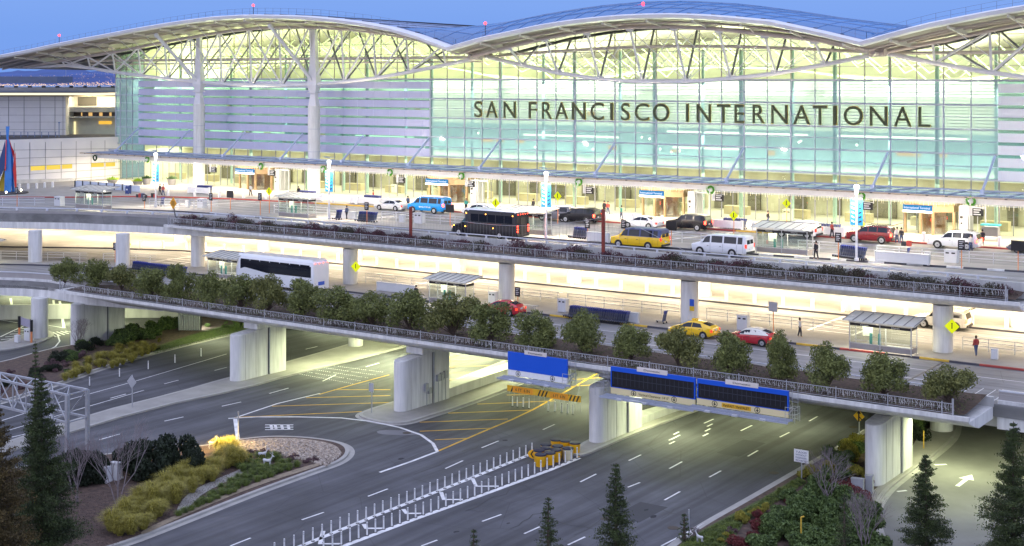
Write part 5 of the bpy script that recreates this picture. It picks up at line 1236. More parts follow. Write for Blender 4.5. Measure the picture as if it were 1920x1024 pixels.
p = at(50,640,ZG); binbox(50,640,ZG+.15,1.0,1.35,'grey ticket bin between the two black-topped posts at far left',True); binbox(30,643,ZG+.15,.6,.8,'small white bin beside the black-topped posts',False)
# black-topped orange posts with a display screen
t = thing('display_board', at(46,645,ZG), 0, 'dot-matrix board between two orange and black posts at far left', 'sign'); o_ = t.location
b = MB(); q1 = at(36,637,ZG); q2 = at(59,645,ZG)
for q in (q1,q2): b.tube((q.x-o_.x,q.y-o_.y,0),(q.x-o_.x,q.y-o_.y,1.4),.12,10)
b.build('orange_post', M_org, t)
b = MB()
for q in (q1,q2): b.tube((q.x-o_.x,q.y-o_.y,1.4),(q.x-o_.x,q.y-o_.y,2.7),.16,10)
b.build('black_sleeve', M_blk, t)
b = MB(); b.bar((q1.x-o_.x,q1.y-o_.y+.15,2.15),(q2.x-o_.x,q2.y-o_.y+.15,2.15),.05,.9); b.build('screen', mat('mauve_screen',(.35,.33,.42),.5,var=.2,scale=9), t)
# luggage carts
M_cart = mat('cart_grey_metal', (.13,.15,.22), .45, metal=.4, var=.1); M_handle = mat('cart_blue_plastic', (.02,.04,.26), .45, var=.1)
ct = thing('luggage_cart', (0,0,0), 0, 'blue handled luggage cart nested in a row', 'luggage cart')
b = MB()
for y in (-.24,.24): b.tube((.42,y,.98),(.25,y,.2),.022,5); b.tube((.25,y,.2),(-.42,y*.5,.16),.022,5); b.tube((.25,y,.2),(.4,y,.14),.02,5)
b.tube((.30,-.24,.45),(.30,.24,.45),.018,5); b.tube((.36,-.24,.72),(.36,.24,.72),.018,5); b.box(.27,.30,-.2,.2,.3,.7); b.build('frame', M_cart, ct)
b = MB(); b.tube((.44,-.29,.99),(.44,.29,.99),.045,8); b.box(.36,.44,-.24,.24,.80,.97); b.build('handle', M_handle, ct); b = MB(); b.loft([[(x,-.25,z),(x,.25,z),(x+.03,.25,z),(x+.03,-.25,z)] for x, z in ((.22,.22),(.36,.82))]); b.build('back_panel', mat('cart_panel_blue_grey', (.07,.09,.20), .5, var=.2, scale=8), ct)
ct.scale = (1.15,1.15,1.2)
b = MB(); b.box(-.4,.25,-.2,.2,.17,.21); b.build('platform', M_cart, ct)
b = MB()
for x, y in ((.36,-.24),(.36,.24),(-.38,0)): b.v += []; b.lathe([(.075,-.02),(.075,.02)], (x,.075,y), 8)
b.v = [(v[0], v[2], v[1]) for v in b.v]; b.build('wheel', M_blk, ct)
carts_first = [True]
def cartrow(pa, pb, z, n_, lab, grp, drop=0.):
    A, B_ = at(*pa, z), at(*pb, z)
    for i in range(n_):
        p = A.lerp(B_, i/max(1, n_-1)); p.z = z
        if carts_first[0]: carts_first[0] = False; ct.location = p; ct['label'] = lab; ct['group'] = grp
        else: dup(ct, p, random.uniform(-.03,.03), lab, grp)
cartrow((1064,595),(1170,607), ZL+.16, 27, 'blue handled luggage cart nested in the long row in the middle of the lower island', 'carts in the long lower row')
cartrow((248,508),(342,520), ZL+.16, 28, 'blue handled luggage cart in the row left of the coach on the lower island', 'carts in the lower left row')
cartrow((671,415),(699,417), .16, 7, 'luggage cart nested beside the orange post on the upper island', 'carts in the upper middle row')
cartrow((629,412),(633,412), .16, 2, 'luggage cart standing against the banner pole with the wire net to its right', 'carts by the pole')
cartrow((1073,446),(1093,448), .16, 6, 'luggage cart nested behind the left end of the wire net, right of the banner pole', 'carts behind the net')
cartrow((1570,482),(1614,488), .16, 12, 'luggage cart nested left of the right banner pole', 'carts by the right banner pole')
cartrow((1695,488),(1696,488), .16, 1, 'single luggage cart standing alone on the upper island at right', 'lone upper cart')
cartrow((1240,606),(1242,606), ZL+.16, 1, 'single luggage cart standing alone left of the yellow taxi', 'lone lower cart')
cartrow((301,387),(303,387), .16, 1, 'single luggage cart at the foot of the leftmost banner pole', 'lone left cart')
# kerbside cart corrals: low white walls with rows of handles behind
for i, (xa, xb, yb_) in enumerate(((352,392,362),(538,604,372),(657,728,381),(1068,1118,409),(1333,1392,427),(1500,1582,438))):
    a, c_ = at(xa, yb_, .16), at(xb, yb_+ (xb-xa)*.07, .16); Yw = (a.y+c_.y)/2; a = on(xa, yb_, Yw); c_ = on(xb, yb_, Yw)
    t = thing('cart_corral', (a.x, Yw, .16), 0, ['low white wall of the cart corral by the left main column','low white wall of the cart corral by the second main column','low white wall of the cart corral left of the silver sedan','low white wall of the cart corral behind the dark cars','low white wall of the cart corral right of the black suv','low white wall of the cart corral behind the right shelter'][i], 'cart corral')
    b = MB(); L = c_.x-a.x; b.box(0, L, 0, .12, .1, .95); b.box(-.05,.2,-.05,.17,0,1.05); b.box(L-.2,L+.05,-.05,.17,0,1.05); b.build('wall', M_white, t)
    b = MB(); b.tube((0,1.3,.6),(L,1.3,.6),.03,6); b.tube((0,1.3,.3),(L,1.3,.3),.03,6); b.build('rail', M_galv, t)
    n_ = 9
    for k in range(n_): dup(ct, (a.x+L*.25+k*.33, Yw+.65, .16), 0, 'luggage cart parked behind the low white wall, ' + ['by the left main column','by the second main column','left of the silver sedan','behind the dark cars','right of the black suv','behind the right shelter'][i], 'carts in corral ' + 'one two three four five six'.split()[i])
# white info counter next to carts on the islands
for px, py, z, ln_, lab in ((636,410,.16,2.6,'low white cart dispenser between carts on the upper island'),(1100,452,.16,2.7,'low white cart dispenser right of six carts'),(1640,490,.16,5.2,'long low white cart dispenser right of the right banner pole'),(706,545,ZL+.16,5.4,'long white advertising panel right of the coach'),(1172,604,ZL+.16,1.4,'low white cart dispenser at the right end of the long row')):
    p = at(px, py, z); b = MB(); b.box(0,ln_,0,.35,.05,.95); b.box(-.04,ln_+.04,-.04,.39,.95,1.0)
    for x in (0, ln_-.2): b.box(x,x+.2,.02,.33,0,.05)
    o_ = b.build('cart_dispenser', mat('bin_white', (.62,.63,.65), .5, var=.06)); o_.location = (p.x,p.y,z); tag(o_, lab, 'dispenser')
# bench
p = at(960, 578, ZL+.16); t = thing('bench', (p.x,p.y,ZL+.16), 0, 'flat pale bench right of the red car on the lower island', 'bench'); b = MB(); b.box(0,3.0,0,.5,.42,.48); b.build('seat', M_galv, t); b = MB()
for x in (.3,2.6): b.box(x,x+.08,.05,.45,0,.42)
b.build('leg', M_galv, t)
# bollards
bo = MB(); bo.lathe([(.19,0),(.19,.95),(.15,1.02)], (0,0,0), 14)
bol = bo.build('bollard', M_white); tag(bol, 'white bollard on the dark plaza at far left', 'bollard', 'bollards on the left plaza')
def bl(x, y, z, lab, grp, first=False):
    o = bol if first else bol.copy()
    if not first: col.objects.link(o)
    o.location = (x,y,z); o['label'] = lab; o['group'] = grp
for i, (px, py) in enumerate(((37,357),(53,356.5),(69,355.5),(84,354),(99,353),(8,358))): p = at(px,py,.0); bl(p.x,p.y,0,'white bollard on the dark plaza at far left','bollards on the left plaza', i == 0)
for x in np.arange(-158, -28, 3.9): bl(x, interp(UI,x)+1.0, .16, 'white bollard along the terminal kerb of the upper road', 'bollards along the terminal kerb')
for x in np.arange(-152, -28, 3.2): bl(x, interp(LI,x)+1.3, ZL+.16, 'white bollard along the lit kerb of the lower level', 'bollards along the lower kerb')
# entrances
M_bronze = mat('bronze_cladding', (.42,.30,.17), .3, metal=.6, var=.15, scale=1.5)
for i, (xa, xb) in enumerate(((449,503),(805,868),(1205,1273),(1697,1778))):
    YE = 153.2; a = on(xa, 0, YE).x; c_ = on(xb, 0, YE).x; L = c_-a + .6
    t = thing('revolving_entrance', (a, YE, .16), 0, ['bronze revolving entrance with blue sign between the two main columns','bronze revolving entrance with blue sign behind the blue van','bronze revolving entrance with blue sign behind the white sedan','bronze revolving entrance with blue sign behind the large white suv'][i], 'entrance', 'revolving entrances of the terminal')
    def arc(y0_, bul, n_=8): return [(L*k/n_, y0_-bul*math.sin(math.pi*k/n_)) for k in range(n_+1)]
    b = MB(); f_ = arc(0, .9); b.prism(f_ + [(L,3.2),(0,3.2)], 2.55, 3.35); b.prism([(p[0]*1.06-.03*L, p[1]-.15) for p in f_] + [(L*1.03,3.2),(-.03*L,3.2)], 3.35, 3.5); b.build('canopy_drum', M_bronze, t)
    b = MB()
    for k in (0,3,5,8): b.box(f_[k][0]-.12, f_[k][0]+.12, f_[k][1]-.05, f_[k][1]+.25, 0, 2.55)
    b.build('bronze_post', M_bronze, t)
    b = MB(); b.sheet([[(p[0],p[1]+.12,.05) for p in f_], [(p[0],p[1]+.12,2.55) for p in f_]]); b.build('curved_glass', M_glassp, t)
    b = MB(); b.lathe([(L*.30,.03),(L*.30,2.5)], (L*.5,1.2,0), 20); b.build('revolving_drum', glass('drum_glass', (.7,.62,.45), .5), t)
    b = MB(); b.box(L*.5-L*.28,L*.5+L*.28,1.18,1.22,.1,2.4); b.box(L*.5-.02,L*.5+.02,1.2-L*.28,1.2+L*.28,.1,2.4); b.build('door_leaf', M_bronze, t)
    b = MB(); b.bar((0.05,-.35,2.95),(L*.55,-1.0,2.95),.05,.62) if False else b.box(.1, L*.62, -1.02, -.95, 2.66, 3.24); sg_ = b.build('blue_sign', lamp('blue_lit_sign', (.02,.25,.62), .9), t)
    b = MB(); b.box(.1, L*.62, -1.0, -.95, 2.40, 2.655); b.build('white_strip', M_white, t)
    text_mesh('International Terminal', 'sign_text', lamp('sign_text_white',(.9,.95,1),1.1), sg_, .25, L*.58, -1.025, 2.82, 3.08, .02)
    b = MB(); b.box(L+.5, L+1.5, .2, 2.2, 0, 3.3); b.build('side_pylon', mat('grey_pylon', (.36,.38,.42), .4, metal=.3), t)
    b = MB(); b.box(L+.62,L+.95,.19,.197,1.9,2.2); b.box(L+.68,L+.9,.19,.197,1.3,1.5); b.build('door_symbol', M_blk, t)
    b = MB(); b.box(L+1.55, L+3.4, .4, .5, 3.1, 3.3); b.box(L+1.55,L+1.65,.4,.5,0,3.1); b.box(L+3.3,L+3.4,.4,.5,0,3.1); b.box(L+2.45,L+2.5,.4,.5,0,3.1); b.build('side_door_frame', mat('grey_pylon', (.36,.38,.42), .4), t)
    area((a+L/2, YE+1, 2.7), L*.6, 1.2, 160, (1,.72,.38))
# under-canopy gate signs and wreaths
for i, (px, py) in enumerate(((400,318),(510,324),(752,340),(882,347),(1104,358),(1347,372),(1625,388),(1831,402))):
    p = on(px, py, 148.2); t = thing('hanging_gate_sign', (p.x,148.2,3.5), 0, 'black hanging sign with white arm under the canopy, ' + ['left of the first entrance','right of the first entrance','above the silver sedan','right of the second entrance','above the dark cars','right of the third entrance','above the maroon suv','right of the fourth entrance'][i], 'sign')
    b = MB(); b.box(-.85,-.45,-.03,.03,-.5,1.2); b.box(.75,.82,-.03,.03,.2,1.2); b.box(-.45,.82,-.02,.02,.28,.33); b.build('white_arm', M_white, t)
    b = MB(); b.box(-.42,.72,-.05,.05,-.55,.28); f = b.build('face', M_blk, t); b = MB()
    for k in range(3): b.box(-.3,.45-.15*(k%2),-.06,-.052,-.42+.24*k,-.30+.24*k)
    b.build('text_lines', M_white, f)
M_wr = mat('wreath_green', (.06,.30,.02), .8, var=.5, scale=12)
for i, (px, py) in enumerate(((179,296),(277,299),(490,312),(607,317),(732,323),(866,330),(1086,341),(1333,356),(1615,368),(1821,377))):
    p = on(px, py, 147.1); t = thing('holiday_wreath', p, 0, ['dark ring wreath at the left tip of the canopy','lit green wreath above the planter pots','lit green wreath left of the second main column','lit green wreath right of the second main column','lit green wreath above the silver sedan','lit green wreath above the blue van','lit green wreath right of the middle banner pole','lit green wreath above the black suv','lit green wreath behind the right banner pole','lit green wreath right of the last entrance'][i], 'wreath', 'wreaths on the canopy edge')
    b = MB(); r0 = random.Random(i); n_ = 20; rows = []
    for k in range(n_+1):
        a = 2*math.pi*(k % n_)/n_; rr = .40; w_ = r0.uniform(.10,.15) if k < n_ else w0; w0 = w_ if k == 0 else w0
        rows.append([((rr+w_*math.cos(q))*math.cos(a), w_*math.sin(q)*.8-.1, (rr+w_*math.cos(q))*math.sin(a)) for q in (0,1.05,2.1,3.14,4.2,5.24,6.28)])
    b.sheet(rows); b.build('ring', M_wr if i else mat('dark_wreath',(.01,.05,.02),.8), t)
    b = MB()
    for k in range(70):
        a = r0.uniform(0,6.28); rr = .4+r0.uniform(-.16,.16); x, z = rr*math.cos(a), rr*math.sin(a); b.tri((x,-.28,z),(x+r0.uniform(-.12,.12),-.3,z+r0.uniform(-.12,.12)),(x+r0.uniform(-.12,.12),-.2,z+r0.uniform(-.1,.1)))
    b.build('needles', mat('lit_needles',(.16,.50,.03),.8,var=.4,scale=9) if i else MATS['dark_wreath'], t)
    if i: b = MB(); b.tri((0,-.35,.0),(-.28,-.36,.2),(-.22,-.36,-.12)); b.tri((0,-.35,0),(.28,-.36,.2),(.22,-.36,-.12)); b.box(-.06,.06,-.38,-.3,-.45,.06); b.build('bow', M_white, t)
# sign gantry boards on the lower planter
def corner_board(name, lab, px0, px1, ptop0, pbot0, kind):
    Yb = 95.3; a = on(px0, ptop0, Yb); c_ = on(px1, ptop0, Yb); zt = a.z; zb = on(px0, pbot0, Yb).z; L = c_.x-a.x
    t = thing(name, (a.x, Yb, zb), 0, lab, 'road sign'); H_ = zt-zb; sh = .48
    if kind == 'blue':
        b = MB(); b.box(0,L,0,.18,sh,H_); b.build('blue_board', mat('board_blue', (.0,.09,.62), .4, var=.02), t)
    else:
        b = MB(); b.box(0,L,0,.2,sh,sh+.05); b.box(0,L,0,.2,H_-.34,H_); b.box(0,.09,0,.2,sh+.05,H_-.34); b.box(L-.09,L,0,.2,sh+.05,H_-.34); b.build('blue_frame', mat('board_blue', (.0,.09,.62), .4, var=.02), t)
        b = MB(); b.box(.09,L-.09,.04,.2,sh+.05,H_-.34); pn = b.build('display_panel', mat('display_black', (.007,.008,.013), .35, var=.1), t)
        b = MB(); n_ = 18
        for k in range(n_+1): x = .25+(L-.5)*k/n_; b.box(x-.015,x+.015,.02,.04,sh+.25,H_-.42)
        for z in (sh+.2+(H_-sh-.52)*.5,): b.box(.25,L-.25,.015,.035,z-.02,z+.02)
        b.build('display_grid', mat('display_grid', (.035,.04,.06), .5), pn)
    b = MB(); b.box(0,L,0,.16,0,sh-.01); sp = b.build('lower_strip', mat('strip_cream', (.74,.64,.36), .5, var=.04) if kind != 'blue' else M_white, t)
    b = MB(); b.box(L*.29,L*.66,-.02,.1,H_-.04,H_+.28) if kind == 'blue' else b.box(L*.32,L*.68,-.02,.1,H_-.10,H_+.24); pl_ = b.build('name_plate', mat('plate_offwhite',(.72,.66,.62),.5), t)
    xm = L*(.475 if kind == 'blue' else .5); text_mesh('Domestic', 'name_text', M_blk, pl_, xm-.72, xm+.72, -.022, H_+(.04 if kind=='blue' else .0), H_+(.2 if kind=='blue' else .15), .01)
    def circ(x):
        b = MB(); n_ = 20; zc = sh/2
        for k in range(n_):
            a0, a1 = 2*math.pi*k/n_, 2*math.pi*(k+1)/n_; b.quad((x+.19*math.cos(a0),-.012,zc+.19*math.sin(a0)),(x+.19*math.cos(a1),-.012,zc+.19*math.sin(a1)),(x+.235*math.cos(a1),-.012,zc+.235*math.sin(a1)),(x+.235*math.cos(a0),-.012,zc+.235*math.sin(a0)))
        b.quad((x-.035,-.012,zc-.02),(x+.035,-.012,zc-.02),(x+.035,-.012,zc+.15),(x-.035,-.012,zc+.15)); b.tri((x-.13,-.012,zc-.0),(x+.13,-.012,zc),(x,-.012,zc-.15)); b.build('lane_arrow', M_blk, sp)
    for u in ((.18,.76) if kind == 'blue' else ((.28,.76) if kind == 'd1' else (.20,.67))): circ(L*u)
    if kind == 'd1': text_mesh("Vertical Clearance  14'-5\"", 'clearance_text', mat('olive_text',(.16,.13,.03),.5), sp, L*.34, L*.70, -.012, .14, .34, .01)
    if kind == 'd2':
        b = MB(); b.box(L*.28,L*.60,-.02,.0,.08,.40); pk = b.build('parking_plate', mat('plate_amber',(.75,.42,.02),.5), sp); text_mesh('ParkFAST / ParkVALET', 'parking_text', M_blk, pk, L*.30, L*.58, -.022, .15, .33, .01)
    # catwalk on brackets
    b = MB()
    for y in (-.9,-.6,-.3): b.box(-.4,L+.4,y-.02,y+.02,-.12,-.06)
    for k in range(int(L/.5)+2): x = -.4+.5*k; b.box(x,x+.05,-1.0,-.1,-.16,-.13)
    b.box(-.4,L+.4,-1.06,-1.0,-.2,-.04); b.box(-.4,L+.4,-.1,-.04,-.2,-.04)
    b.build('catwalk', mat('catwalk_steel', (.40,.44,.56), .45, metal=.2, var=.1), t)
    b = MB()
    for k in range(3): x = L*(.2+.3*k); b.box(x-.22,x+.22,-1.35,-1.05,-.16,-.04)
    b.build('board_lamp', mat('lamp_housing', (.5,.52,.58), .4), t)
    b = MB()
    for x in (.3, L*.5, L-.3): b.tube((x,.2,.4),(x,1.5,.5),.05,6); b.tube((x,.2,-.1),(x,1.5,.35),.05,6)
    b.build('bracket', M_galv, t)
    b = MB(); xe = L+.15 if kind != 'd1' else -.9
    for x in (xe, xe+.75):
        for y in (-.9,.0): b.tube((x,y,-.1),(x,y,1.0),.02,5)
    for z in (.5,1.0): b.path([(xe,-.9,z),(xe+.75,-.9,z),(xe+.75,0,z)],.02,5)
    for k in range(6): b.tube((xe+.1,.15,.3*k),(xe+.55,.15,.3*k),.018,5)
    b.tube((xe+.1,.15,-.1),(xe+.1,.15,2.1),.02,5); b.tube((xe+.55,.15,-.1),(xe+.55,.15,2.1),.02,5); b.build('ladder_cage', M_galv, t)
    return t
corner_board('lane_sign', 'bright blue empty sign board reading Domestic above the yellow clearance bar', 952, 1063, 659, 703, 'blue')
corner_board('display_sign', 'dark display sign reading Domestic, the left one of the pair', 1145, 1303, 687, 737, 'd1')
corner_board('display_sign', 'dark display sign reading Domestic, the right one of the pair', 1307, 1478, 710, 758, 'd2')
# clearance bar
Yb = 95.0; a = on(951, 722, Yb); c_ = on(1088, 737, Yb); L = c_.x-a.x
t = thing('clearance_bar', (a.x, Yb, on(951,733,Yb).z), 0, 'yellow and black striped clearance bar marked 6 FT 6 IN under the blue sign', 'clearance bar')
b = MB(); b.box(0,L,0,.08,0,.5); b.build('bar', mat('bar_yellow', (.85,.48,.02), .5), t)
b = MB(); k = 0; x = .02
for x in np.arange(0, L-.3, .34):
    u = x/L
    if .27 < u < .42 or .52 < u < .72 or u < .02: continue
    b.loft([[(x,yy,0.0),(x+.15,yy,0.0),(x+.38,yy,.5),(x+.23,yy,.5)] for yy in (-.012,-.004)])
b.build('black_stripe', M_blk, t)
b = MB(); b.box(L*.08,L*.36,-.03,-.016,-.02,.5); b.box(L*.60,L*.84,-.03,-.016,-.02,.5); pz = b.build('height_plate', mat('plate_orange', (.85,.36,.02), .5), t)
text_mesh('6 FT  6 IN', 'height_text', M_blk, pz, L*.12, L*.32, -.032, .12, .36, .01); text_mesh('6 FT  6 IN', 'height_text', M_blk, pz, L*.64, L*.80, -.032, .12, .36, .01)
b = MB()
for x in (.3, L*.5, L-.3): b.tube((x,.04,.5),(x,.6,1.6),.015,5)
for x in np.arange(.2, L, .5): b.tube((x,.04,0),(x+random.uniform(-.05,.05),.04,-.9),.008,4)
b.build('chain', M_galv, t)
# delineator posts
dp = MB(); dp.lathe([(.055,0),(.05,.9)], (0,0,0), 8); dpo = dp.build('delineator_post', M_white); r_ = MB(); r_.lathe([(.13,0),(.13,.04)], (0,0,0), 8); r_.build('foot', M_blk, dpo); r_ = MB(); r_.lathe([(.058,.70),(.058,.74)], (0,0,0), 8); r_.lathe([(.058,.80),(.058,.84)], (0,0,0), 8); r_.build('reflector_band', M_galv, dpo)
tag(dpo, '', 'delineator post')
dfirst = [True]
def dl(x, y, z, lab, grp):
    if dfirst[0]: dfirst[0] = False; o = dpo; o.location = (x,y,z)
    else: o = dup(dpo, (x,y,z))
    o['label'] = lab; o['group'] = grp
a, c_ = at(568, 1022, ZG), at(985, 856, ZG)
for i in range(-3, 31): p = a.lerp(c_, i/29); dl(p.x+.05, p.y, ZG, 'slim white delineator post in the left of the two rows', 'delineators of the left row')
a, c_ = at(640, 1022, ZG), at(1082, 860, ZG)
for i in range(-2, 34): p = a.lerp(c_, i/33); dl(p.x, p.y, ZG, 'slim white delineator post in the right of the two rows', 'delineators of the right row')
for px, py in ((961,762),(970,763),(981,764),(992,766),(1028,771),(1041,772),(1053,774),(1064,776),(1074,777)): p = at(px, py, ZG); dl(p.x, p.y, ZG, 'white post standing behind the striped clearance bar', 'posts behind the clearance bar')
for px, py in ((168,724),(224,707),(278,693),(328,681),(377,669)): p = at(px, py, ZG); dl(p.x, p.y, ZG, 'white post along the left edge of the left road', 'posts beside the left road')
# crash barrels
M_by = mat('barrel_yellow', (.95,.50,.01), .45, var=.08, scale=3); M_bw = mat('barrel_cream', (.75,.68,.45), .5, var=.08); M_lid = mat('barrel_lid', (.012,.014,.045), .5, var=.1)
BA = [(1042.5,823),(1060.6,825),(1078,829),(1023.8,832),(1045.6,835),(1023,838.5),(1010.6,843),(1042.5,842),(1064.7,839),(1031,847.5),(1013.7,851)]
LB_ = ['back row at left','back row in the middle','farthest right of the cluster','third row at left','centre behind the nearer one','cream one at left behind others','front left corner','right of centre','cream one at right','second from the front','foremost behind the chevron plate']
for i, (px, py) in enumerate(BA):
    p = at(px, py, ZG+.95); w_ = i in (5, 8)
    t = thing('crash_barrel', (p.x, p.y, ZG), random.uniform(0,1), ('cream' if w_ else 'yellow') + ' crash barrel with dark lid, ' + LB_[i], 'crash barrel', 'cluster of crash barrels')
    b = MB(); b.lathe([(.36,0),(.38,.15),(.385,.16),(.40,.45),(.41,.46),(.43,.86)], (0,0,0), 20); b.build('drum', M_bw if w_ else M_by, t, True)
    b = MB(); b.lathe([(.455,.84),(.46,.90),(.44,.94),(.10,.97)], (0,0,0), 20); b.build('lid', M_lid, t, True)
p = at(1003, 862, ZG); t = thing('chevron_plate', (p.x-.1,p.y,ZG), R(20), 'yellow plate with black chevrons at the nose of the barrels', 'sign')
b = MB(); b.lathe([(.36,-.03),(.36,.03)], (0,0,0), 18); b.v = [(v[0]*1.35, v[2], v[1]+.42) for v in b.v]; f = b.build('plate', M_by, t)
b = MB()
for k in range(3):
    x = -.28+.26*k; b.loft([[(x,yy,.42),(x+.18,yy,.68),(x+.30,yy,.68),(x+.12,yy,.42)] for yy in (-.045,-.035)]); b.loft([[(x,yy,.42),(x+.18,yy,.16),(x+.30,yy,.16),(x+.12,yy,.42)] for yy in (-.045,-.035)])
b.build('chevron', M_blk, f)
# road signs at ground level
def gsign(px, pyb, ptop, kind, lab, w_=.9, h_=1.0, m=None, txt=None, rz=0):
    p = at(px, pyb, ZG+.1); f_ = -p.x*C + p.y*S; H_ = (pyb-ptop)*f_/F; t = thing('road_sign', (p.x,p.y,ZG+.1), rz, lab, 'road sign')
    b = MB(); b.tube((0,0,0),(0,0,H_),.05,6); b.build('post', M_galv, t); b = MB()
    if kind == 'diamond': b.loft([[(0,yy,H_-2*w_),(w_,yy,H_-w_),(0,yy,H_),(-w_,yy,H_-w_)] for yy in (-.08,-.05)])
    else: b.box(-w_/2,w_/2,-.08,-.05,H_-h_,H_)
    f = b.build('face', m or MATS.get('sign_back'), t)
    if txt:
        for k, s_ in enumerate(txt): text_mesh(s_, 'sign_text', mat('text_grey_blue',(.10,.12,.22),.5), f, -w_*.38, w_*.38, -.082, H_-h_*.22-h_*.22*k-.06, H_-h_*.22-h_*.22*k+.08, .01)
    if kind == 'diamond' and m is not None and m.name == 'amber_sign':
        b = MB(); zc = H_-w_; b.box(-.06,.06,-.095,-.085,zc-.45,zc+.25); b.tri((-.2,-.09,zc+.2),(.2,-.09,zc+.2),(0,-.09,zc+.5)); b.bar((.05,-.09,zc-.05),(.3,-.09,zc-.3),.01,.1); b.build('symbol', M_blk, f)
gsign(248, 764, 703, 'diamond', 'back of a grey diamond road sign on the west median', .62)
gsign(697, 775, 718, 'rect', 'back of a grey rectangular sign in front of the pier with electrical boxes', .55, .8)
gsign(1611, 835, 769, 'diamond', 'amber diamond merge sign beside the right wall pier', .48, m=mat('amber_sign', (.85,.50,.01), .45))
gsign(1503, 900, 843, 'rect', 'white notice sign about taxis on the verge of the right road', 1.15, .95, m=M_white, txt=('TAXIS','WITHOUT','PASSENGERS','PROHIBITED'))
gsign(447, 835, 771, 'thin', 'thin pole standing at the tip of the gravel bed', .05, .2)
gsign(1292, 1010, 955, 'thin', 'thin marker pole at the edge of the right verge', .06, .3)
p = at(1732,845,ZG); b = MB(); b.tube((0,0,0),(0,0,1.6),.05,8); b.sphere((0,0,1.6),.05); o_ = b.build('yellow_post', M_yelcurb); o_.location = p; tag(o_, 'slim yellow post on the apron beside the right wall pier', 'post')
p = at(1502,1035,ZG); b = MB(); b.tube((0,0,0),(0,0,2.2),.05,8); b.tube((0,0,2.2),(.2,0,2.3),.05,8); o_ = b.build('yellow_hydrant_pipe', M_yelcurb); o_.location = p; tag(o_, 'slim yellow standpipe in the green shrubs at bottom right', 'pipe')
# utility boxes
for px, py, w_, h_, lab in ((1607,930,.85,1.15,'larger grey utility cabinet by the right wall pier'),(1629,925,.5,1.2,'narrow grey utility cabinet right of the larger one'),(190,905,.9,1.1,'white utility cabinet left one in the dark bushes'),(212,900,.8,1.2,'white utility cabinet right one in the dark bushes')):
    p = at(px, py, ZG+.15); b = MB(); b.box(-w_/2,w_/2,0,.6,.12,h_); b.box(-w_/2-.06,w_/2+.06,-.06,.66,0,.12); b.prism([(-w_/2-.03,-.03),(w_/2+.03,-.03),(w_/2+.03,.63),(-w_/2-.03,.63)], h_, [h_+.1,h_+.1,h_+.02,h_+.02]); t = thing('utility_cabinet', (p.x,p.y,ZG+.15), .2, lab, 'cabinet'); b.build('casing', mat('cabinet_grey',(.36,.37,.40),.5,var=.15) if px > 1000 else M_plate, t)
    b = MB(); b.box(-w_*.4,w_*.4,-.012,-.002,.2,h_-.1); b.build('door', mat('cabinet_grey',(.36,.37,.40),.5,var=.15) if px > 1000 else M_white, t)
# sign gantry truss bottom left
t = thing('gantry_truss', (0,0,0), 0, 'galvanised box-truss sign gantry at the lower left edge', 'gantry')
fa = far(126,741,105); fb = far(0,712,110.3); fc = far(164,731,106.8); fd_ = far(0,699.5,112.8)
d0 = (fb-fa); fb = fa + d0*1.8; d1 = (fd_-fc); fd_ = fc + d1*1.8
dn = Vector((0,0,-2.1)); b = MB(); Q = [(fa,fb),(fc,fd_),(fa+dn,fb+dn),(fc+dn,fd_+dn)]
for a, c_ in Q: b.bar(a, c_, .16, .16)
b.build('chord', M_galv, t); b = MB(); n_ = 9
for i in range(n_+1):
    u = i/n_; A1, C1 = fa.lerp(fb,u), fc.lerp(fd_,u)
    b.bar(A1, A1+dn, .09, .09); b.bar(C1, C1+dn, .09, .09); b.bar(A1, C1, .09, .09); b.bar(A1+dn, C1+dn, .09, .09)
    if i < n_:
        A2, C2 = fa.lerp(fb,u+1/n_), fc.lerp(fd_,u+1/n_)
        b.tube(A1+dn, A2, .05, 6); b.tube(C1, C2+dn, .05, 6); b.tube(A1, C2, .04, 6)
b.build('web_brace', M_galv, t)
for q in (fa, fc): b = MB(); b.bar(q, Vector((q.x,q.y,ZG)), .26, .26); b.build('leg', M_galv, t)
# rust posts with wire net on the upper planter
for px, yb_, yt, lab in ((770,441,388,'rust-red steel post standing on the planter, left one'),(1131,470,392,'rust-red steel post standing on the planter, right one')):
    p = on(px, yb_, 119.2); q = on(px, yt, 119.2); b = MB(); b.box(-.13,.13,-.13,.13,-.6,q.z-p.z); b.box(-.2,.2,-.2,.2,-.6,-.5); o_ = b.build('rust_post', mat('rust_paint', (.26,.05,.035), .8, var=.25, scale=4)); o_.location = p; tag(o_, lab, 'post', 'rust-red posts of the net')
pa, pb = on(770,388,119.2), on(1131,392,119.2)
t = thing('catch_net', (0,0,0), 0, 'fine wire net hung between the rust-red posts above the planter', 'net')
b = MB(); zb = .3; xl = pa.x-9; xr = pb.x+2; r0 = random.Random(4)
for x in np.arange(xl, xr, .42):
    zt = interp([(xl-1,.6),(pa.x,3.0),((pa.x+pb.x)/2,1.9),(pb.x,3.6),(xr+1,2.4)], x); b.tube((x,119.3,zb-.2),(x,119.3,zt),.010,3,cap=False)
b.build('vertical_wires', mat('net_wire', (.20,.20,.22), .6), t)
b = MB(); b.tube(pa+Vector((0,0,0)), (pa.x-10,119.3,-.1),.02,5); b.tube(pb, (pb.x+13,119.3,-.6),.02,5); q = [(pa.x+(pb.x-pa.x)*u, 119.3, 3.0+(.6*u) - 5.2*u*(1-u)) for u in np.linspace(0,1,12)]; b.path(q, .02, 5)
b.build('cable', M_galv, t)
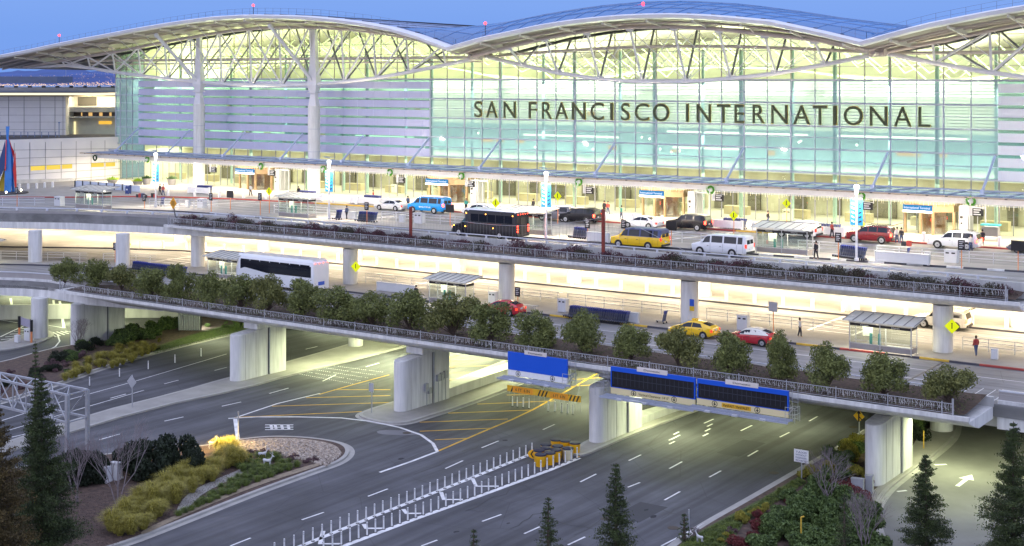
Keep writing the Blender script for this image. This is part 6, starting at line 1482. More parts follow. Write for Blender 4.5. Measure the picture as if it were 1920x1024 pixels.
# planter pots, post box, low barrier at the left end of the terminal
for px, py, r_, g, lab in ((211,343,.9,1,'low planter with lime-green plants by the terminal corner'),(258,346,.85,1,'low planter with lime-green plants, second from the corner'),(275,346,.75,0,'large grey pot with spiky dark green plant beside the lime one'),(322,347,.75,0,'large grey pot with spiky plant left of the first main column')):
    p = at(px, py, .16); t = thing('plant_pot', (p.x,p.y,.16), 0, lab, 'potted plant'); b = MB(); b.lathe([(r_*.75,0),(r_,1.0 if not g else .55),(r_*.9,1.0 if not g else .55)], (0,0,0), 18); b.build('pot', mat('pot_grey',(.20,.20,.21),.7), t, True)
    b = MB(); r0 = random.Random(px); z0_ = .95 if not g else .5
    for k in range(240): a = r0.uniform(0,6.28); rr = r0.uniform(0,r_); x, y = rr*math.cos(a), rr*math.sin(a); h = r0.uniform(.3,.7)*(1-.4*rr/r_); b.tri((x-.06,y,z0_),(x+.06,y,z0_),(x+x*.5*r0.random(),y+y*.4,z0_+h))
    b.build('foliage', mat('lime_leaves',(.28,.42,.02),.8,var=.3,scale=6) if g else mat('dark_spiky_leaves',(.04,.10,.03),.8,var=.3,scale=6), t)
pts = [at(x, y, 0) for x, y in ((141,352),(170,353.5),(200,356),(230,359),(262,362))]
t = thing('white_barrier', (0,0,0), 0, 'long low white barrier curving across the forecourt at left', 'barrier'); b = MB(); b.sweep([(p.x,p.y) for p in pts], [(0,.15),(.1,.15),(.1,1.1),(0,1.1)]); b.build('panels', mat('pale_blue_white',(.58,.64,.74),.5), t); b = MB()
for a, c_ in zip(pts, pts[1:]):
    for u in (0,.5): q = a.lerp(c_,u); b.box(q.x-.08,q.x+.08,q.y-.12,q.y,0,1.15)
b.build('posts', M_steel_dk, t)
p = at(240,366,.0); t = thing('post_box', (p.x,p.y,0), 0, 'dark blue post box in front of the white barrier', 'post box'); b = MB(); b.loft([[(x,-.25,.25),(x,.35,.25),(x,.35,1.2),(x,.2,1.42),(x,-.1,1.42),(x,-.25,1.2)] for x in (-.32,.32)]); b.build('body', mat('postbox_blue',(.01,.04,.20),.4), t); b = MB()
for x in (-.26,.26):
    for y in (-.2,.3): b.box(x-.04,x+.04,y-.04,y+.04,0,.25)
b.build('leg', mat('postbox_blue',(.01,.04,.20),.4), t); b = MB(); b.box(-.1,.25,-.262,-.252,.75,.95); b.build('label_plate', M_plate, t)
# self-service kiosk
p = at(1851,452,.16); t = thing('luggage_kiosk', (p.x-.6,p.y,.16), 0, 'grey luggage-cart kiosk with teal roof right of the white suv', 'kiosk'); b = MB(); b.box(0,1.7,0,.9,.5,1.45); b.box(0,.1,0,.9,0,.5); b.box(1.6,1.7,0,.9,0,.5); b.build('body', mat('kiosk_grey',(.16,.16,.17),.5), t); b = MB(); b.box(-.1,1.8,-.1,1.0,1.62,1.78); b.build('roof', mat('kiosk_teal',(.03,.35,.40),.4), t)
# sculpture
t = thing('sail_sculpture', (0,0,0), 0, 'tall blue and red sail-like sculpture on a round dark base at far left', 'sculpture'); fz = 208.
def fp(x, y, d=0): return far(x, y, fz+d)
def blade(nm, poly, m, d0, th=.5):
    b = MB(); A = [fp(x, y, d0) for x, y in poly]; B_ = [fp(x, y, d0+th) for x, y in poly]; b.loft([[tuple(q) for q in A], [tuple(q) for q in B_]]); b.build(nm, m, t)
M_sb = mat('sculpture_blue', (.04,.22,.62), .3, var=.1, coat=.5); M_sdb = mat('sculpture_dark_blue', (.01,.05,.20), .3, coat=.5); M_sr = mat('sculpture_red', (.75,.03,.02), .35, coat=.5); M_sy = mat('sculpture_yellow', (.55,.38,.03), .5)
blade('blue_sail', [(8,360),(10,290),(12,262),(11,237),(18,237),(16,258),(20,290),(22,330),(21,360)], M_sb, -.6)
blade('blue_side_sail', [(21,345),(20,300),(16,258),(21,280),(25,300),(26,340),(28,359),(23,360)], M_sb, .1)
blade('red_sail', [(20,312),(18,268),(16,256),(22,275),(27,285),(25,298)], M_sr, .7)
blade('red_fin', [(24,318),(27,290),(29,285),(31,330),(31,358),(28,352)], M_sr, -.2)
blade('red_edge', [(9,320),(11,262),(12.5,262),(11,320)], M_sr, -.9, .2)
blade('dark_blue_sail', [(-14,335),(2,290),(10,262),(11,300),(8,318),(0,332),(-10,352)], M_sdb, .9)
blade('yellow_fin', [(-4,350),(10,312),(9,358),(0,359)], M_sy, 1.6)
q = fp(14,362); b = MB(); b.lathe([(3.0,-1.0),(3.0,.30),(2.9,.36)], (q.x,q.y,0), 32); b.build('base', mat('sculpture_base',(.05,.045,.05),.6), t); b = MB()
for a in (0,1.4,3.6): b.sphere((q.x+2.3*math.cos(a+4.2),q.y+2.3*math.sin(a+4.2),.5),.13,6)
b.build('uplighter', lamp('uplighter_warm',(1,.85,.55),18), t)
# people
def person(px, py, z, lab, top, bot, hair=(.03,.02,.015), walk=.18, rz=0):
    p = at(px, py, z); t = thing('person', (p.x,p.y,z), rz, lab, 'person'); 
    def fig(name, verts, edges, radii, m, par):
        me = bpy.data.meshes.new(name); me.from_pydata(verts, edges, []); o = bpy.data.objects.new(name, me); col.objects.link(o); o.parent = par
        sk_ = o.modifiers.new('skin','SKIN'); 
        for i, r_ in enumerate(radii): me.skin_vertices[0].data[i].radius = (r_, r_) if me.skin_vertices else (r_, r_)
        me.skin_vertices[0].data[0].use_root = True
        ss = o.modifiers.new('sub','SUBSURF'); ss.levels = 1; ss.render_levels = 1; me.materials.append(m); return o
    V = [(0,0,.95),(0,0,1.15),(0,0,1.38),(0,0,1.48),(0,-.01,1.58),(0,0,1.72),(-.17,0,1.40),(-.23,.03,1.15),(-.22,-.08,.92),(-.22,-.12,.82),(.17,0,1.40),(.23,.03,1.15),(.22,-.08,.92),(.22,-.12,.82),
         (-.09,0,.90),(-.10,-walk*.5,.50),(-.10,-walk*.6,.08),(-.10,-walk*.6-.14,.04),(.09,0,.90),(.10,walk*.4,.50),(.10,walk,.10),(.10,walk-.12,.04)]
    E_ = [(0,1),(1,2),(2,3),(3,4),(4,5),(2,6),(6,7),(7,8),(8,9),(2,10),(10,11),(11,12),(12,13),(0,14),(14,15),(15,16),(16,17),(0,18),(18,19),(19,20),(20,21)]
    Rr = [.13,.12,.13,.055,.085,.075,.065,.05,.038,.035,.065,.05,.038,.035,.09,.065,.045,.04,.09,.065,.045,.04]
    skin = mat('skin_tone', (.42,.25,.17), .6)
    bo_ = bpy.data.meshes.new('body'); bo_.from_pydata(V, E_, []); o = bpy.data.objects.new('body', bo_); col.objects.link(o); o.parent = t
    bpy.context.view_layer.objects.active = o; o.modifiers.new('skin','SKIN')
    for i, r_ in enumerate(Rr): bo_.skin_vertices[0].data[i].radius = (r_, r_)
    bo_.skin_vertices[0].data[0].use_root = True
    s2 = o.modifiers.new('sub','SUBSURF'); s2.levels = 1; s2.render_levels = 1; bo_.materials.append(skin)
    b = MB(); b.lathe([(.165,.92),(.15,1.1),(.185,1.32),(.16,1.43),(.07,1.47)], (0,0,0), 14); b.v = [(v[0]*1.05, v[1]*.75, v[2]) for v in b.v]
    for sg in (-1,1): b.tube((sg*.16,0,1.41),(sg*.235,.03,1.15),.075,8,.062); b.tube((sg*.235,.03,1.15),(sg*.225,-.07,.95),.06,8,.05)
    b.build('jacket', top, t, True)
    b = MB(); b.lathe([(.155,.86),(.165,.98)], (0,0,0), 12)
    for sg, w1, w2 in ((-1,-walk*.5,-walk*.6),(1,walk*.4,walk)): b.tube((sg*.085,0,.92),(sg*.10,w1,.5),.105,8,.08); b.tube((sg*.10,w1,.5),(sg*.10,w2,.1),.078,8,.06)
    b.build('trousers', bot, t, True)
    b = MB(); b.lathe([(.05,1.55),(.098,1.60),(.102,1.68),(.06,1.765),(.01,1.78)], (0,.02,0), 12); b.build('hair', mat('dark_hair', hair, .8), t, True)
    return t
c_dk = mat('dark_cloth',(.03,.03,.04),.9); c_wh = mat('white_cloth',(.6,.6,.58),.9); c_gr = mat('teal_cloth',(.05,.35,.28),.9); c_rd = mat('red_cloth',(.4,.06,.05),.9); c_bl = mat('denim',(.06,.09,.18),.9); c_hv = mat('hi_vis_yellow',(.6,.7,.05),.8)
person(874,397,.16,'person in white and teal top beside a cart of luggage behind the black bus',c_gr,c_dk)
person(1133,402,.16,'person in dark coat standing by the terminal glass above the right rust post',c_dk,c_dk); person(1140,403,.16,'person in red top standing next to the one in a dark coat',c_rd,c_bl)
person(1617,441,.16,'person in yellow hi-vis vest standing behind the maroon suv',c_hv,c_dk); person(1682,457,.16,'person in pale shirt loading luggage behind the maroon suv',c_wh,c_bl); person(1690,458,.16,'person in dark clothes with a pushed cart near the right entrance',c_dk,c_bl)
person(300,367,.16,'person in dark jacket with bags near the left banner pole',c_dk,c_dk); person(306,368,.16,'person in red jacket near the left banner pole',c_rd,c_bl); person(1820,472,0.,'person in pale clothes standing at the tail of the large white suv',c_wh,c_bl)
def bags(px, py, z, lab, n_):
    p = at(px, py, z); t = thing('luggage', (p.x,p.y,z), 0, lab, 'luggage'); r0 = random.Random(px)
    for k in range(n_):
        b = MB(); x = k*.55; h = r0.uniform(.5,.75); b.loft([[(x,y,.06),(x+.42,y,.06),(x+.45,y,.1),(x+.45,y,h-.05),(x+.40,y,h),(x+.02,y,h),(x-.02,y,h-.05),(x-.02,y,.1)] for y in (0,.3)]); b.build('suitcase', (c_dk, c_rd, c_bl)[k % 3], t)
        b = MB(); b.path([(x+.1,.15,h),(x+.1,.15,h+.25),(x+.32,.15,h+.25),(x+.32,.15,h)],.015,5); b.build('suitcase_handle', M_galv, t)
for k_, (px, py, lab, tp, bt) in enumerate(((470,368,'person in white shirt at the first entrance between the main columns',c_wh,c_dk),(560,372,'person in dark coat walking by the second main column',c_dk,c_bl),(700,380,'person in red coat behind the cart corral left of the silver sedan',c_rd,c_dk),(765,392,'person bending at the open boot of the silver sedan',c_bl,c_dk),(1000,398,'person in dark clothes on the terminal sidewalk above the black bus tail',c_dk,c_dk),(1165,412,'person in teal jacket between the dark cars and the white sedan',c_gr,c_bl),(1300,408,'person in white beside the third entrance',c_wh,c_bl),(1440,423,'person in dark coat behind the white passenger van',c_dk,c_bl),(1560,446,'person in red jacket left of the maroon suv',c_rd,c_dk),(1842,462,'person in dark clothes beside the luggage kiosk',c_dk,c_dk),(650,412,'person in denim waiting by the stacked carts on the upper island',c_bl,c_dk),(1530,486,'person in dark coat on the upper island right of the shelter',c_dk,c_dk))):
    person(px, py, .16, lab, tp, bt, rz=k_*1.1)
for k_, (px, py, lab, tp, bt) in enumerate(((780,566,'person in dark coat left of the central lower shelter',c_dk,c_bl),(1500,632,'person in white top on the lower island left of the right shelter',c_wh,c_dk),(1830,668,'person in red top on the lower island right of the big column',c_rd,c_bl))): person(px, py, ZL+.16, lab, tp, bt, rz=k_*2.)
bags(880,399,.16,'dark and red suitcases beside the person in teal',3); bags(255,371,.16,'row of dark suitcases on the kerb near the left banner pole',4); bags(1690,462,.16,'pile of dark red bags by the right entrance',2); bags(283,371,.16,'two suitcases beside the people at the left banner pole',2)
# ================================================================== FAR LEFT BUILDING, BAY, HILLS
YAW = math.atan2(C, S)
def lx(px, f): return (px-960)/F*f
def lz(py, f): return ZC-(py-HY)*f/F
M_pan = mat('pale_metal_panel', (.70,.69,.70), .5, var=.05, scale=.3); M_line = mat('panel_joint', (.18,.18,.20), .7)
t = thing('concourse_building', (0,0,0), YAW, 'pale panelled airport building at far left behind the forecourt', 'airport building')
fu = 250.
def fb_(b, x0, x1, y0, y1, f, d): b.box(lx(x0,f), lx(x1,f), f, f+d, lz(y1,f), lz(y0,f))
b = MB(); fb_(b, -260, 123, 181, 262, fu, 12); b.build('upper_wall', M_pan, t)
b = MB(); fb_(b, 123, 225, 181, 262, fu+5, 12); b.build('recessed_wall', mat('warm_panel', (.62,.58,.48), .6, var=.1), t)
b = MB()
for y in (188, 202, 216, 229, 243): fb_(b, -260, 123, y-.2, y+.2, fu-.05, .04)
for x in (-73, -44, -15, 16, 45, 75, 103, 118): fb_(b, x-.3, x+.3, 181, 262, fu-.06, .04)
b.build('panel_joints', M_line, t)
b = MB(); fb_(b, -260, 225, 165, 170, fu-2, 20); rf = b.build('roof_parapet', mat('parapet_grey',(.40,.40,.42),.6,var=.08), t)
b = MB(); fb_(b, -260, 225, 170.2, 173, fu-4, 22); b.build('roof_band', mat('band_blue_grey', (.16,.19,.28), .5), rf)
b = MB(); fb_(b, -260, 225, 173.2, 174.5, fu-4.2, 22); fb_(b, -260, 225, 178.5, 181, fu-1, 20); b.build('eave', mat('eave_tan',(.40,.34,.24),.6), t)
b = MB(); fb_(b, -260, 225, 174.7, 178.3, fu-.5, .4); b.build('cove_light', lamp('cove_warm', (1,.90,.62), 1.15), t)
b = MB()
for x in range(0, 210, 26): fb_(b, x, x+2.5, 161, 165, fu+4, 1.5)
fb_(b, -260, 225, 163.6, 164.1, fu-1.8, .06); b.build('roof_plant', M_steel_dk, t)
b = MB(); fb_(b, -260, 107, 143.5, 156, fu+30, 10); b.build('penthouse', mat('blue_grey_metal', (.12,.15,.24), .6), t)
b = MB(); fb_(b, 146, 181, 181.5, 198, fu+4.8, .1); b.build('louvre', mat('louvre_brown', (.10,.09,.07), .6), t)
b = MB(); fb_(b, 124, 133, 181.5, 199, fu+4.8, .1); b.build('dark_window', M_win, t)
b = MB(); fb_(b, 123, 225, 201, 210, fu+2, 3); fb_(b, 123, 225, 218.5, 221, fu+2, 3); b.build('balcony_slab', mat('slab_pale', (.42,.41,.38), .6), t)
b = MB(); fb_(b, 124, 225, 210.5, 218, fu+4.6, .1); b.build('dark_glazing', mat('brown_glass', (.05,.035,.025), .3), t)
b = MB()
for a, c_ in ((129,134),(152,154),(166,173),(186,192),(205,209)): fb_(b, a, c_, 211, 217.5, fu+4.4, .1)
b.build('lit_pane', lamp('amber_pane', (1,.62,.22), .7), t)
b = MB(); fb_(b, 124, 142, 228, 256, fu+4.7, .1); b.build('lit_doorway', lamp('doorway_glow', (1,.86,.45), .95), t)
b = MB(); fb_(b, 185, 209, 227, 233, fu+4.7, .1); b.build('amber_window', lamp('amber_window', (1,.58,.08), .8), t)
b = MB(); fb_(b, -260, 225, 257.5, 262, fu-9, 12); b.build('walkway_slab', mat('dark_slab',(.09,.09,.10),.7), t)
b = MB(); f8 = fu-8.8
for y in (247.5, 253.5): fb_(b, -260, 112, y-.3, y+.3, f8, .08)
for x in range(-260, 113, 13): fb_(b, x-.5, x+.5, 247.5, 259, f8, .1)
fb_(b, 110, 111, 230, 259, f8, .15); fb_(b, 109, 112, 229, 231, f8, .3); b.build('walkway_rail', mat('rail_blue_grey',(.16,.22,.38),.5), t)
for x_, e_ in ((138,220),(175,320),(208,480)):
    q = far(x_, 181.5, fu+2.5); area(q, 5, 1.5, e_, (1,.88,.62), (R(28),0,YAW))
# lower curved wall
b = MB(); pf = [(-260,212),(-120,218),(0,226),(60,229),(120,232.5),(180,236),(226,239)]
def W2(px, py):
    f = interp(pf, px); return (lx(px,f), f, lz(py,f))
def sw_(b, x0, x1, ya0, yb0, ya1, yb1, d=0.):
    p = [W2(x0, ya0), W2(x1, ya1), W2(x1, yb1), W2(x0, yb0)]; b.loft([[(q[0], q[1]-d-.03, q[2]) for q in p], [(q[0], q[1]+.6, q[2]) for q in p]])
def ytop(x): return 268 - (x-27)*.028
def ybot(x): return 342 - (x-27)*.03
for a, c_ in zip(range(-260, 226, 27), range(-233, 253, 27)): sw_(b, a, min(c_,226), ytop(a)-6, ybot(a)+6, ytop(min(c_,226))-6, ybot(min(c_,226))+6)
b.build('lower_wall', M_pan, t)
b = MB()
for k in range(5):
    for a, c_ in zip(range(-260, 226, 27), range(-233, 253, 27)):
        c_ = min(c_, 226); s0 = 10-2*k; y0_ = 262+16.5*k; f0_ = lambda x: 281+15.2*k - (x-56)*(.014+.017*k)
        sw_(b, a, c_, f0_(a)-.3, f0_(a)+.35, f0_(c_)-.3, f0_(c_)+.35, .04)
for x in (-240,-180,-120,-60,-31,-2,27,56,85.5,115,143,171,197): sw_(b, x-.3, x+.3, ytop(x), ybot(x), ytop(x), ybot(x), .05)
b.build('lower_panel_joints', M_line, t)
b = MB()
for x0, x1, y0_, y1_ in ((58,84.5,316-3,308.3+3),(87.5,113.5,311.5,309),(116.5,135.5,310,308)):
    sw_(b, x0, x1, 315-(x0-58)*.055-3, 320-(x0-58)*.055, 315-(x1-58)*.055-3, 320-(x1-58)*.055, .06)
for x0, x1 in ((171.5,195),(198.5,216)): sw_(b, x0, x1, 306-(x0-171)*.04, 313.5-(x0-171)*.04, 306-(x1-171)*.04, 313.5-(x1-171)*.04, .06)
b.build('yellow_window', lamp('yellow_window_glow', (.95,.70,.12), .85), t)
b = MB(); sw_(b, 27, 143, 341-4, 352, 334, 348, 1.2); b.build('plinth', M_conc, t)
# bay and hills
b = MB(); b.flat([(-60000,-60000),(60000,-60000),(60000,60000),(-60000,60000)], -16); b.build('bay_water', mat('bay_water', (.02,.04,.09), .15, var=.3, scale=.01))['kind'] = 'structure'
tH = bpy.data.objects.new('hills', None); col.objects.link(tH); tH.rotation_euler = (0,0,YAW); tH['kind'] = 'structure'
def ridge(nm, f, prof, c_, seed):
    r0 = random.Random(seed); b = MB(); tops = []; n_ = 160; x0, x1 = prof[0][0], prof[-1][0]; rows = [[],[],[],[]]
    for i in range(n_+1):
        px = x0+(x1-x0)*i/n_; py = interp(prof, px) + .9*math.sin(px*.11+seed)+.6*math.sin(px*.31)+r0.uniform(-.35,.35)
        z = lz(py, f); rows[0].append((lx(px,f*.8), f*.8, -17)); rows[1].append((lx(px,f*.88), f*.88, (z+17)*.30-17)); rows[2].append((lx(px,f*.95), f*.95, (z+17)*.74-17)); rows[3].append((lx(px,f), f, z))
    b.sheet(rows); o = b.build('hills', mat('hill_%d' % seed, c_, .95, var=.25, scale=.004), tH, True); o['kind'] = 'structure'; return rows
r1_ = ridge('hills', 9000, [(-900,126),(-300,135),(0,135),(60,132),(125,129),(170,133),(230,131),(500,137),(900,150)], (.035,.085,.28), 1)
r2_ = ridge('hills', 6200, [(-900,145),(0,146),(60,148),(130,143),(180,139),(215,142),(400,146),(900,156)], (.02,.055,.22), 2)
b = MB(); r0 = random.Random(9)
for k in range(900):
    px = r0.uniform(-60, 240); u = r0.random()
    if u < .72: f = 4600; py = 161.0 - abs(r0.gauss(0, 3.2)) - (2.5 if 100 < px else 0)*r0.random()
    else: f = 5700; py = r0.uniform(137, 153) if px > 130 else r0.uniform(142,155)
    if px < 108 and u < .72 and py < 157: continue
    s_ = r0.uniform(.35,1.0)*(1.0 if u < .72 else .55)*f/F; x = lx(px,f); z = lz(py,f)
    b.loft([[(x-s_*.6,f,z-s_*.35),(x+s_*.6,f,z-s_*.35),(x+s_*.6,f,z+s_*.35),(x-s_*.6,f,z+s_*.35)],[(x-s_*.6,f+4,z-s_*.35),(x+s_*.6,f+4,z-s_*.35),(x+s_*.6,f+4,z+s_*.35),(x-s_*.6,f+4,z+s_*.35)]])
o_ = b.build('distant_city_lights', lamp('city_glow', (1,.66,.42), 1.3)); o_.rotation_euler = (0,0,YAW); o_['kind'] = 'stuff'; o_['label'] = 'orange and white lights of the town along the far shore'
b = MB()
for px, y0_, y1_ in ((123.5,131,152),(154,136,150)): b.tube((lx(px,4600),4600,lz(y1_+8,4600)),(lx(px,4600),4600,lz(y0_,4600)),.9,4)
o_ = b.build('radio_mast', mat('mast_pale',(.3,.35,.5),.6)); o_.rotation_euler = (0,0,YAW); tag(o_, 'pair of thin radio masts on the far shore against the blue hills', 'mast')
# ================================================================== VEGETATION
def leafmat(nm, a, b_, scale=1.2, rough=.75):
    m = mat(nm, a, rough, var=.25, scale=scale, col2=b_)
    return m
L_olive = leafmat('olive_leaves', (.034,.056,.016), (.28,.31,.085), 2.4); L_olive2 = leafmat('olive_leaves_young', (.05,.075,.02), (.28,.28,.08), 2.6)
L_con = leafmat('conifer_needles', (.010,.024,.008), (.075,.105,.025), 1.8); L_con2 = leafmat('conifer_orange_lit_needles', (.03,.026,.008), (.14,.095,.025), 1.2)  # second needle tone has the orange light on that tree painted in
L_dark = leafmat('dark_shrub_leaves', (.006,.012,.006), (.028,.045,.018), 2); L_shr = leafmat('green_shrub_leaves', (.024,.058,.015), (.15,.22,.055), 3); L_redl = leafmat('red_shrub_leaves', (.07,.012,.012), (.22,.04,.04), 2)
L_gold = leafmat('golden_grass', (.07,.075,.012), (.56,.49,.09), 7.); L_grs = leafmat('green_tuft', (.04,.07,.015), (.20,.26,.05), 2.); L_yel = leafmat('yellow_shrub', (.16,.15,.01), (.42,.38,.06), 2); L_mau = leafmat('mauve_shrub', (.05,.03,.035), (.22,.13,.14), 2.)
M_bark = mat('bark', (.09,.065,.05), .9, var=.3, scale=6); M_bare = mat('pale_bare_bark', (.24,.20,.21), .85, var=.25, scale=5)
def leaves(pts, size, asp=.38, up=0., rs=None):
    """numpy quads at pts with random orientation"""
    rs = rs or rng; n = len(pts); d = rs.normal(size=(n,3)); d[:,2] += up; d /= np.linalg.norm(d, axis=1)[:,None]
    e = rs.normal(size=(n,3)); e -= (e*d).sum(1)[:,None]*d; e /= np.linalg.norm(e, axis=1)[:,None]
    s_ = (size*rs.uniform(.6,1.35,size=n))[:,None]; a = d*s_; c_ = e*s_*asp
    v = np.stack([pts-a*.5, pts+c_*.5, pts+a*.5, pts-c_*.5], 1).reshape(-1,3); return v
def leafobj(nm, v, m, parent):
    n = len(v)//4; me = bpy.data.meshes.new(nm); me.vertices.add(n*4); me.vertices.foreach_set('co', v.astype(np.float32).ravel())
    me.loops.add(n*4); me.loops.foreach_set('vertex_index', np.arange(n*4, dtype=np.int32)); me.polygons.add(n); me.polygons.foreach_set('loop_start', np.arange(0, n*4, 4, dtype=np.int32))
    me.update(calc_edges=True); me.materials.append(m); o = bpy.data.objects.new(nm, me); col.objects.link(o); o.parent = parent; return o
def blobpts(n, blobs, rs, shell=.55):
    w_ = np.array([b_[3]**2 for b_ in blobs]); w_ = w_/w_.sum(); idx = rs.choice(len(blobs), n, p=w_); B_ = np.array(blobs)[idx]
    d = rs.normal(size=(n,3)); d /= np.linalg.norm(d, axis=1)[:,None]; r_ = (shell + (1-shell)*rs.random(n)**.7); r_ = np.where(rs.random(n) < .06, r_*1.22, r_)
    p = B_[:,:3] + d*(r_*B_[:,3])[:,None]*np.array([1,1,.85]); return p
def limbs(b, blobs, h0=0., r_=.09):
    for x, y, z, q in blobs: b.tube((0,0,h0+.05),(x*.35,y*.35,z*.5),r_,6,r_*.6,cap=False); b.tube((x*.35,y*.35,z*.5),(x,y,z),r_*.6,5,r_*.2,cap=False)
def olive(seed, w_, h_, n=6800, m=None):
    rs = np.random.default_rng(seed); t = thing('olive_tree', (0,0,0), 0, '', 'tree'); blobs = []
    for k in range(13):
        a = rs.uniform(0,6.28); rr = rs.uniform(.20,.40)*w_; z = rs.uniform(.14,.78)*h_; k_ = 1-abs(z/h_-.42)*.5; blobs.append((rr*math.cos(a)*k_, rr*math.sin(a)*k_, z, rs.uniform(.17,.25)*w_))
    blobs.append((0,0,h_*.5,w_*.30)); blobs.append((rs.uniform(-.1,.1)*w_,0,h_*.80,w_*.18))
    b = MB(); b.tube((0,0,-.1),(0,0,h_*.3),.09,8,.07); limbs(b, blobs, .15, .055); b.build('trunk', M_bark, t)
    leafobj('crown', leaves(blobpts(n, blobs, rs, .35), .20, .42, .2, rs), m or L_olive, t); return t
prot = [olive(s_, 3.5, 3.25, m=mm) for s_, mm in ((1,L_olive),(2,L_olive),(3,L_olive2),(4,L_olive),(5,L_olive))]
OT = [(122,485,60,'leftmost olive tree, at the tip of the lower planter'),(178,490,52,'second olive tree from the left end of the row'),(228,497,56,'third olive tree from the left end of the row'),(286,503,60,'olive tree below the dark blue cart row at left'),(338,497,58,'olive tree below the shelter left of the coach'),(398,507,58,'olive tree in front of the coach front corner'),(452,518,62,'olive tree in front of the left half of the coach'),(503,515,60,'olive tree in front of the middle of the coach'),(565,527,78,'olive tree in front of the rear half of the coach'),(635,538,76,'olive tree below the column right of the coach'),(697,545,68,'olive tree below the long white panel'),(768,547,82,'olive tree left of the central shelter, large'),(850,554,84,'olive tree directly below the central shelter'),(921,568,88,'olive tree hiding the red car on the lower road'),
      (1006,584,82,'olive tree above the right edge of the blue sign'),(1091,586,86,'olive tree between the blue sign and the display signs'),(1183,609,80,'olive tree above the left display sign, left part'),(1272,611,86,'olive tree in front of the yellow taxi'),(1366,631,90,'olive tree in front of the red taxi'),(1461,628,76,'olive tree standing right above the end of the display signs'),(1553,641,84,'olive tree left of the lower right shelter'),(1656,667,96,'olive tree below the lower right shelter'),(1780,684,94,'rightmost olive tree, at the end of the lower planter')]
used = set()
for i, (px, yt, wp, lab) in enumerate(OT):
    Yt = 98.75 + random.uniform(-.3,.35); p = on(px, yt+70, Yt); f_ = -p.x*C+p.y*S; top = on(px, yt, Yt).z; ww = wp*f_/F; hh = top+5.80; k = i % 5
    jj = random.uniform(.9,1.12); q_ = (.95 if i == 0 else 1.18) if i < 13 else 1.0; sc3 = (ww/3.5*q_*jj, ww/3.5*q_/jj, hh/3.0*random.uniform(.95,1.06))
    if k not in used: used.add(k); o = prot[k]; o.location = (p.x,Yt,-5.72); o.rotation_euler = (0,0,random.uniform(0,6)); o.scale = sc3; o['label'] = lab; o['group'] = 'olive trees in the lower planter'
    else: dup(prot[k], (p.x,Yt,-5.72), random.uniform(0,6), lab, 'olive trees in the lower planter', sc3)
def conifer(seed, h_, r_, label, px=None, pyt=None, f_=80, m=None, dens=1., top=True):
    rs = np.random.default_rng(seed); p = far(px, pyt, f_); zb = ZG-.0; h_ = p.z-zb
    t = thing('conifer_tree', (p.x,p.y,zb), 0, label, 'tree'); b = MB(); b.tube((0,0,-.2),(0,0,h_),.16,8,.015); P_ = []; nw = int(h_*3.4)
    for k in range(nw):
        u = (k+.5)/nw; z = h_*(.04+.95*u); rad = r_*(1-u)**.85*rs.uniform(.75,1.12)+.10
        nb = 9 if u < .7 else 6
        for j in range(nb):
            a = rs.uniform(0,6.28); L = rad*rs.uniform(.7,1.1); dz = L*(.12+.5*u)-L*.12; e = (L*math.cos(a), L*math.sin(a), z+dz); 
            if L > .25: b.tube((0,0,z),e,.02,3,.006,cap=False)
            n = int((24+105*L)*dens); s_ = rs.random(n)**.7; base = np.array([(0,0,z)])*(1-s_[:,None])+np.array([e])*s_[:,None]; wd = .05+.18*L*(1-s_*.6)
            P_.append(base + rs.normal(size=(n,3))*wd[:,None]*np.array([1,1,.38]))
    b.build('trunk', M_bark, t); P_ = np.concatenate(P_); leafobj('crown', leaves(P_, .15, .30, .35, rs), m or L_con, t); return t
conifer(21, 9, 2.9, 'large dark conifer in the left foreground beside the gantry', 78, 705, 84)
conifer(22, 8, 3.2, 'conifer with orange light painted into its needles, cut by the left edge of the frame', -4, 762, 78, m=L_con2)
conifer(23, 6, 1.3, 'young conifer with dense green crown at bottom centre', 1155, 868, 86, dens=.7)
conifer(24, 5, 1.15, 'thin sapling-like conifer left of the denser one at bottom centre', 1028, 932, 84, dens=.35)
conifer(25, 4, .7, 'very small conifer tip at the bottom edge left of centre', 888, 992, 82, dens=.3)
conifer(26, 6, 1.7, 'conifer on the left of the two at the bottom right', 1736, 852, 88)
conifer(27, 8, 2.6, 'tall dense conifer in the bottom right corner', 1900, 790, 80)
conifer(28, 3, .5, 'tiny sapling beside the marker pole on the right verge', 1283, 962, 90, dens=.25)
conifer(29, 3, .8, 'slender sapling in the green shrubs at bottom right', 1583, 925, 84, dens=.25)
conifer(30, 3, .6, 'small thin conifer behind the gantry truss at left', 66, 640, 97, dens=.3)
def baretree(seed, px, py, hpx, label, spread=.5, m=None):
    r0 = random.Random(seed); p = at(px, py, ZG+.1); f_ = -p.x*C+p.y*S; H_ = hpx*f_/F; t = thing('bare_tree', p, 0, label, 'tree'); b = MB(); bb = MB()
    def grow(q, d, L, r_, dep, B__):
        e = q + d*L; B__.tube(q, e, r_*.8, 4 if dep > 1 else 6, r_*.68, cap=False)
        if dep >= 6 or r_ < .004: return
        for k in range(2 if r0.random() < .7 else 3):
            nd = (d + Vector((r0.uniform(-1,1),r0.uniform(-1,1),r0.uniform(-.25,.6)))*spread).normalized(); grow(e, nd, L*r0.uniform(.68,.9), r_*.66, dep+1, bb)
    for k in range(4): grow(Vector((r0.uniform(-.1,.1),r0.uniform(-.1,.1),-.1)), Vector((r0.uniform(-.35,.35),r0.uniform(-.35,.35),1)).normalized(), H_*.27, .055, 0, b)
    b.build('trunk', m or M_bare, t); bb.build('branches', m or M_bare, t); return t
baretree(1, 222, 952, 150, 'bare multi-stemmed tree in front of the dark bushes', .45); baretree(2, 145, 945, 120, 'bare thin tree between the large conifer and the cabinets', .35)
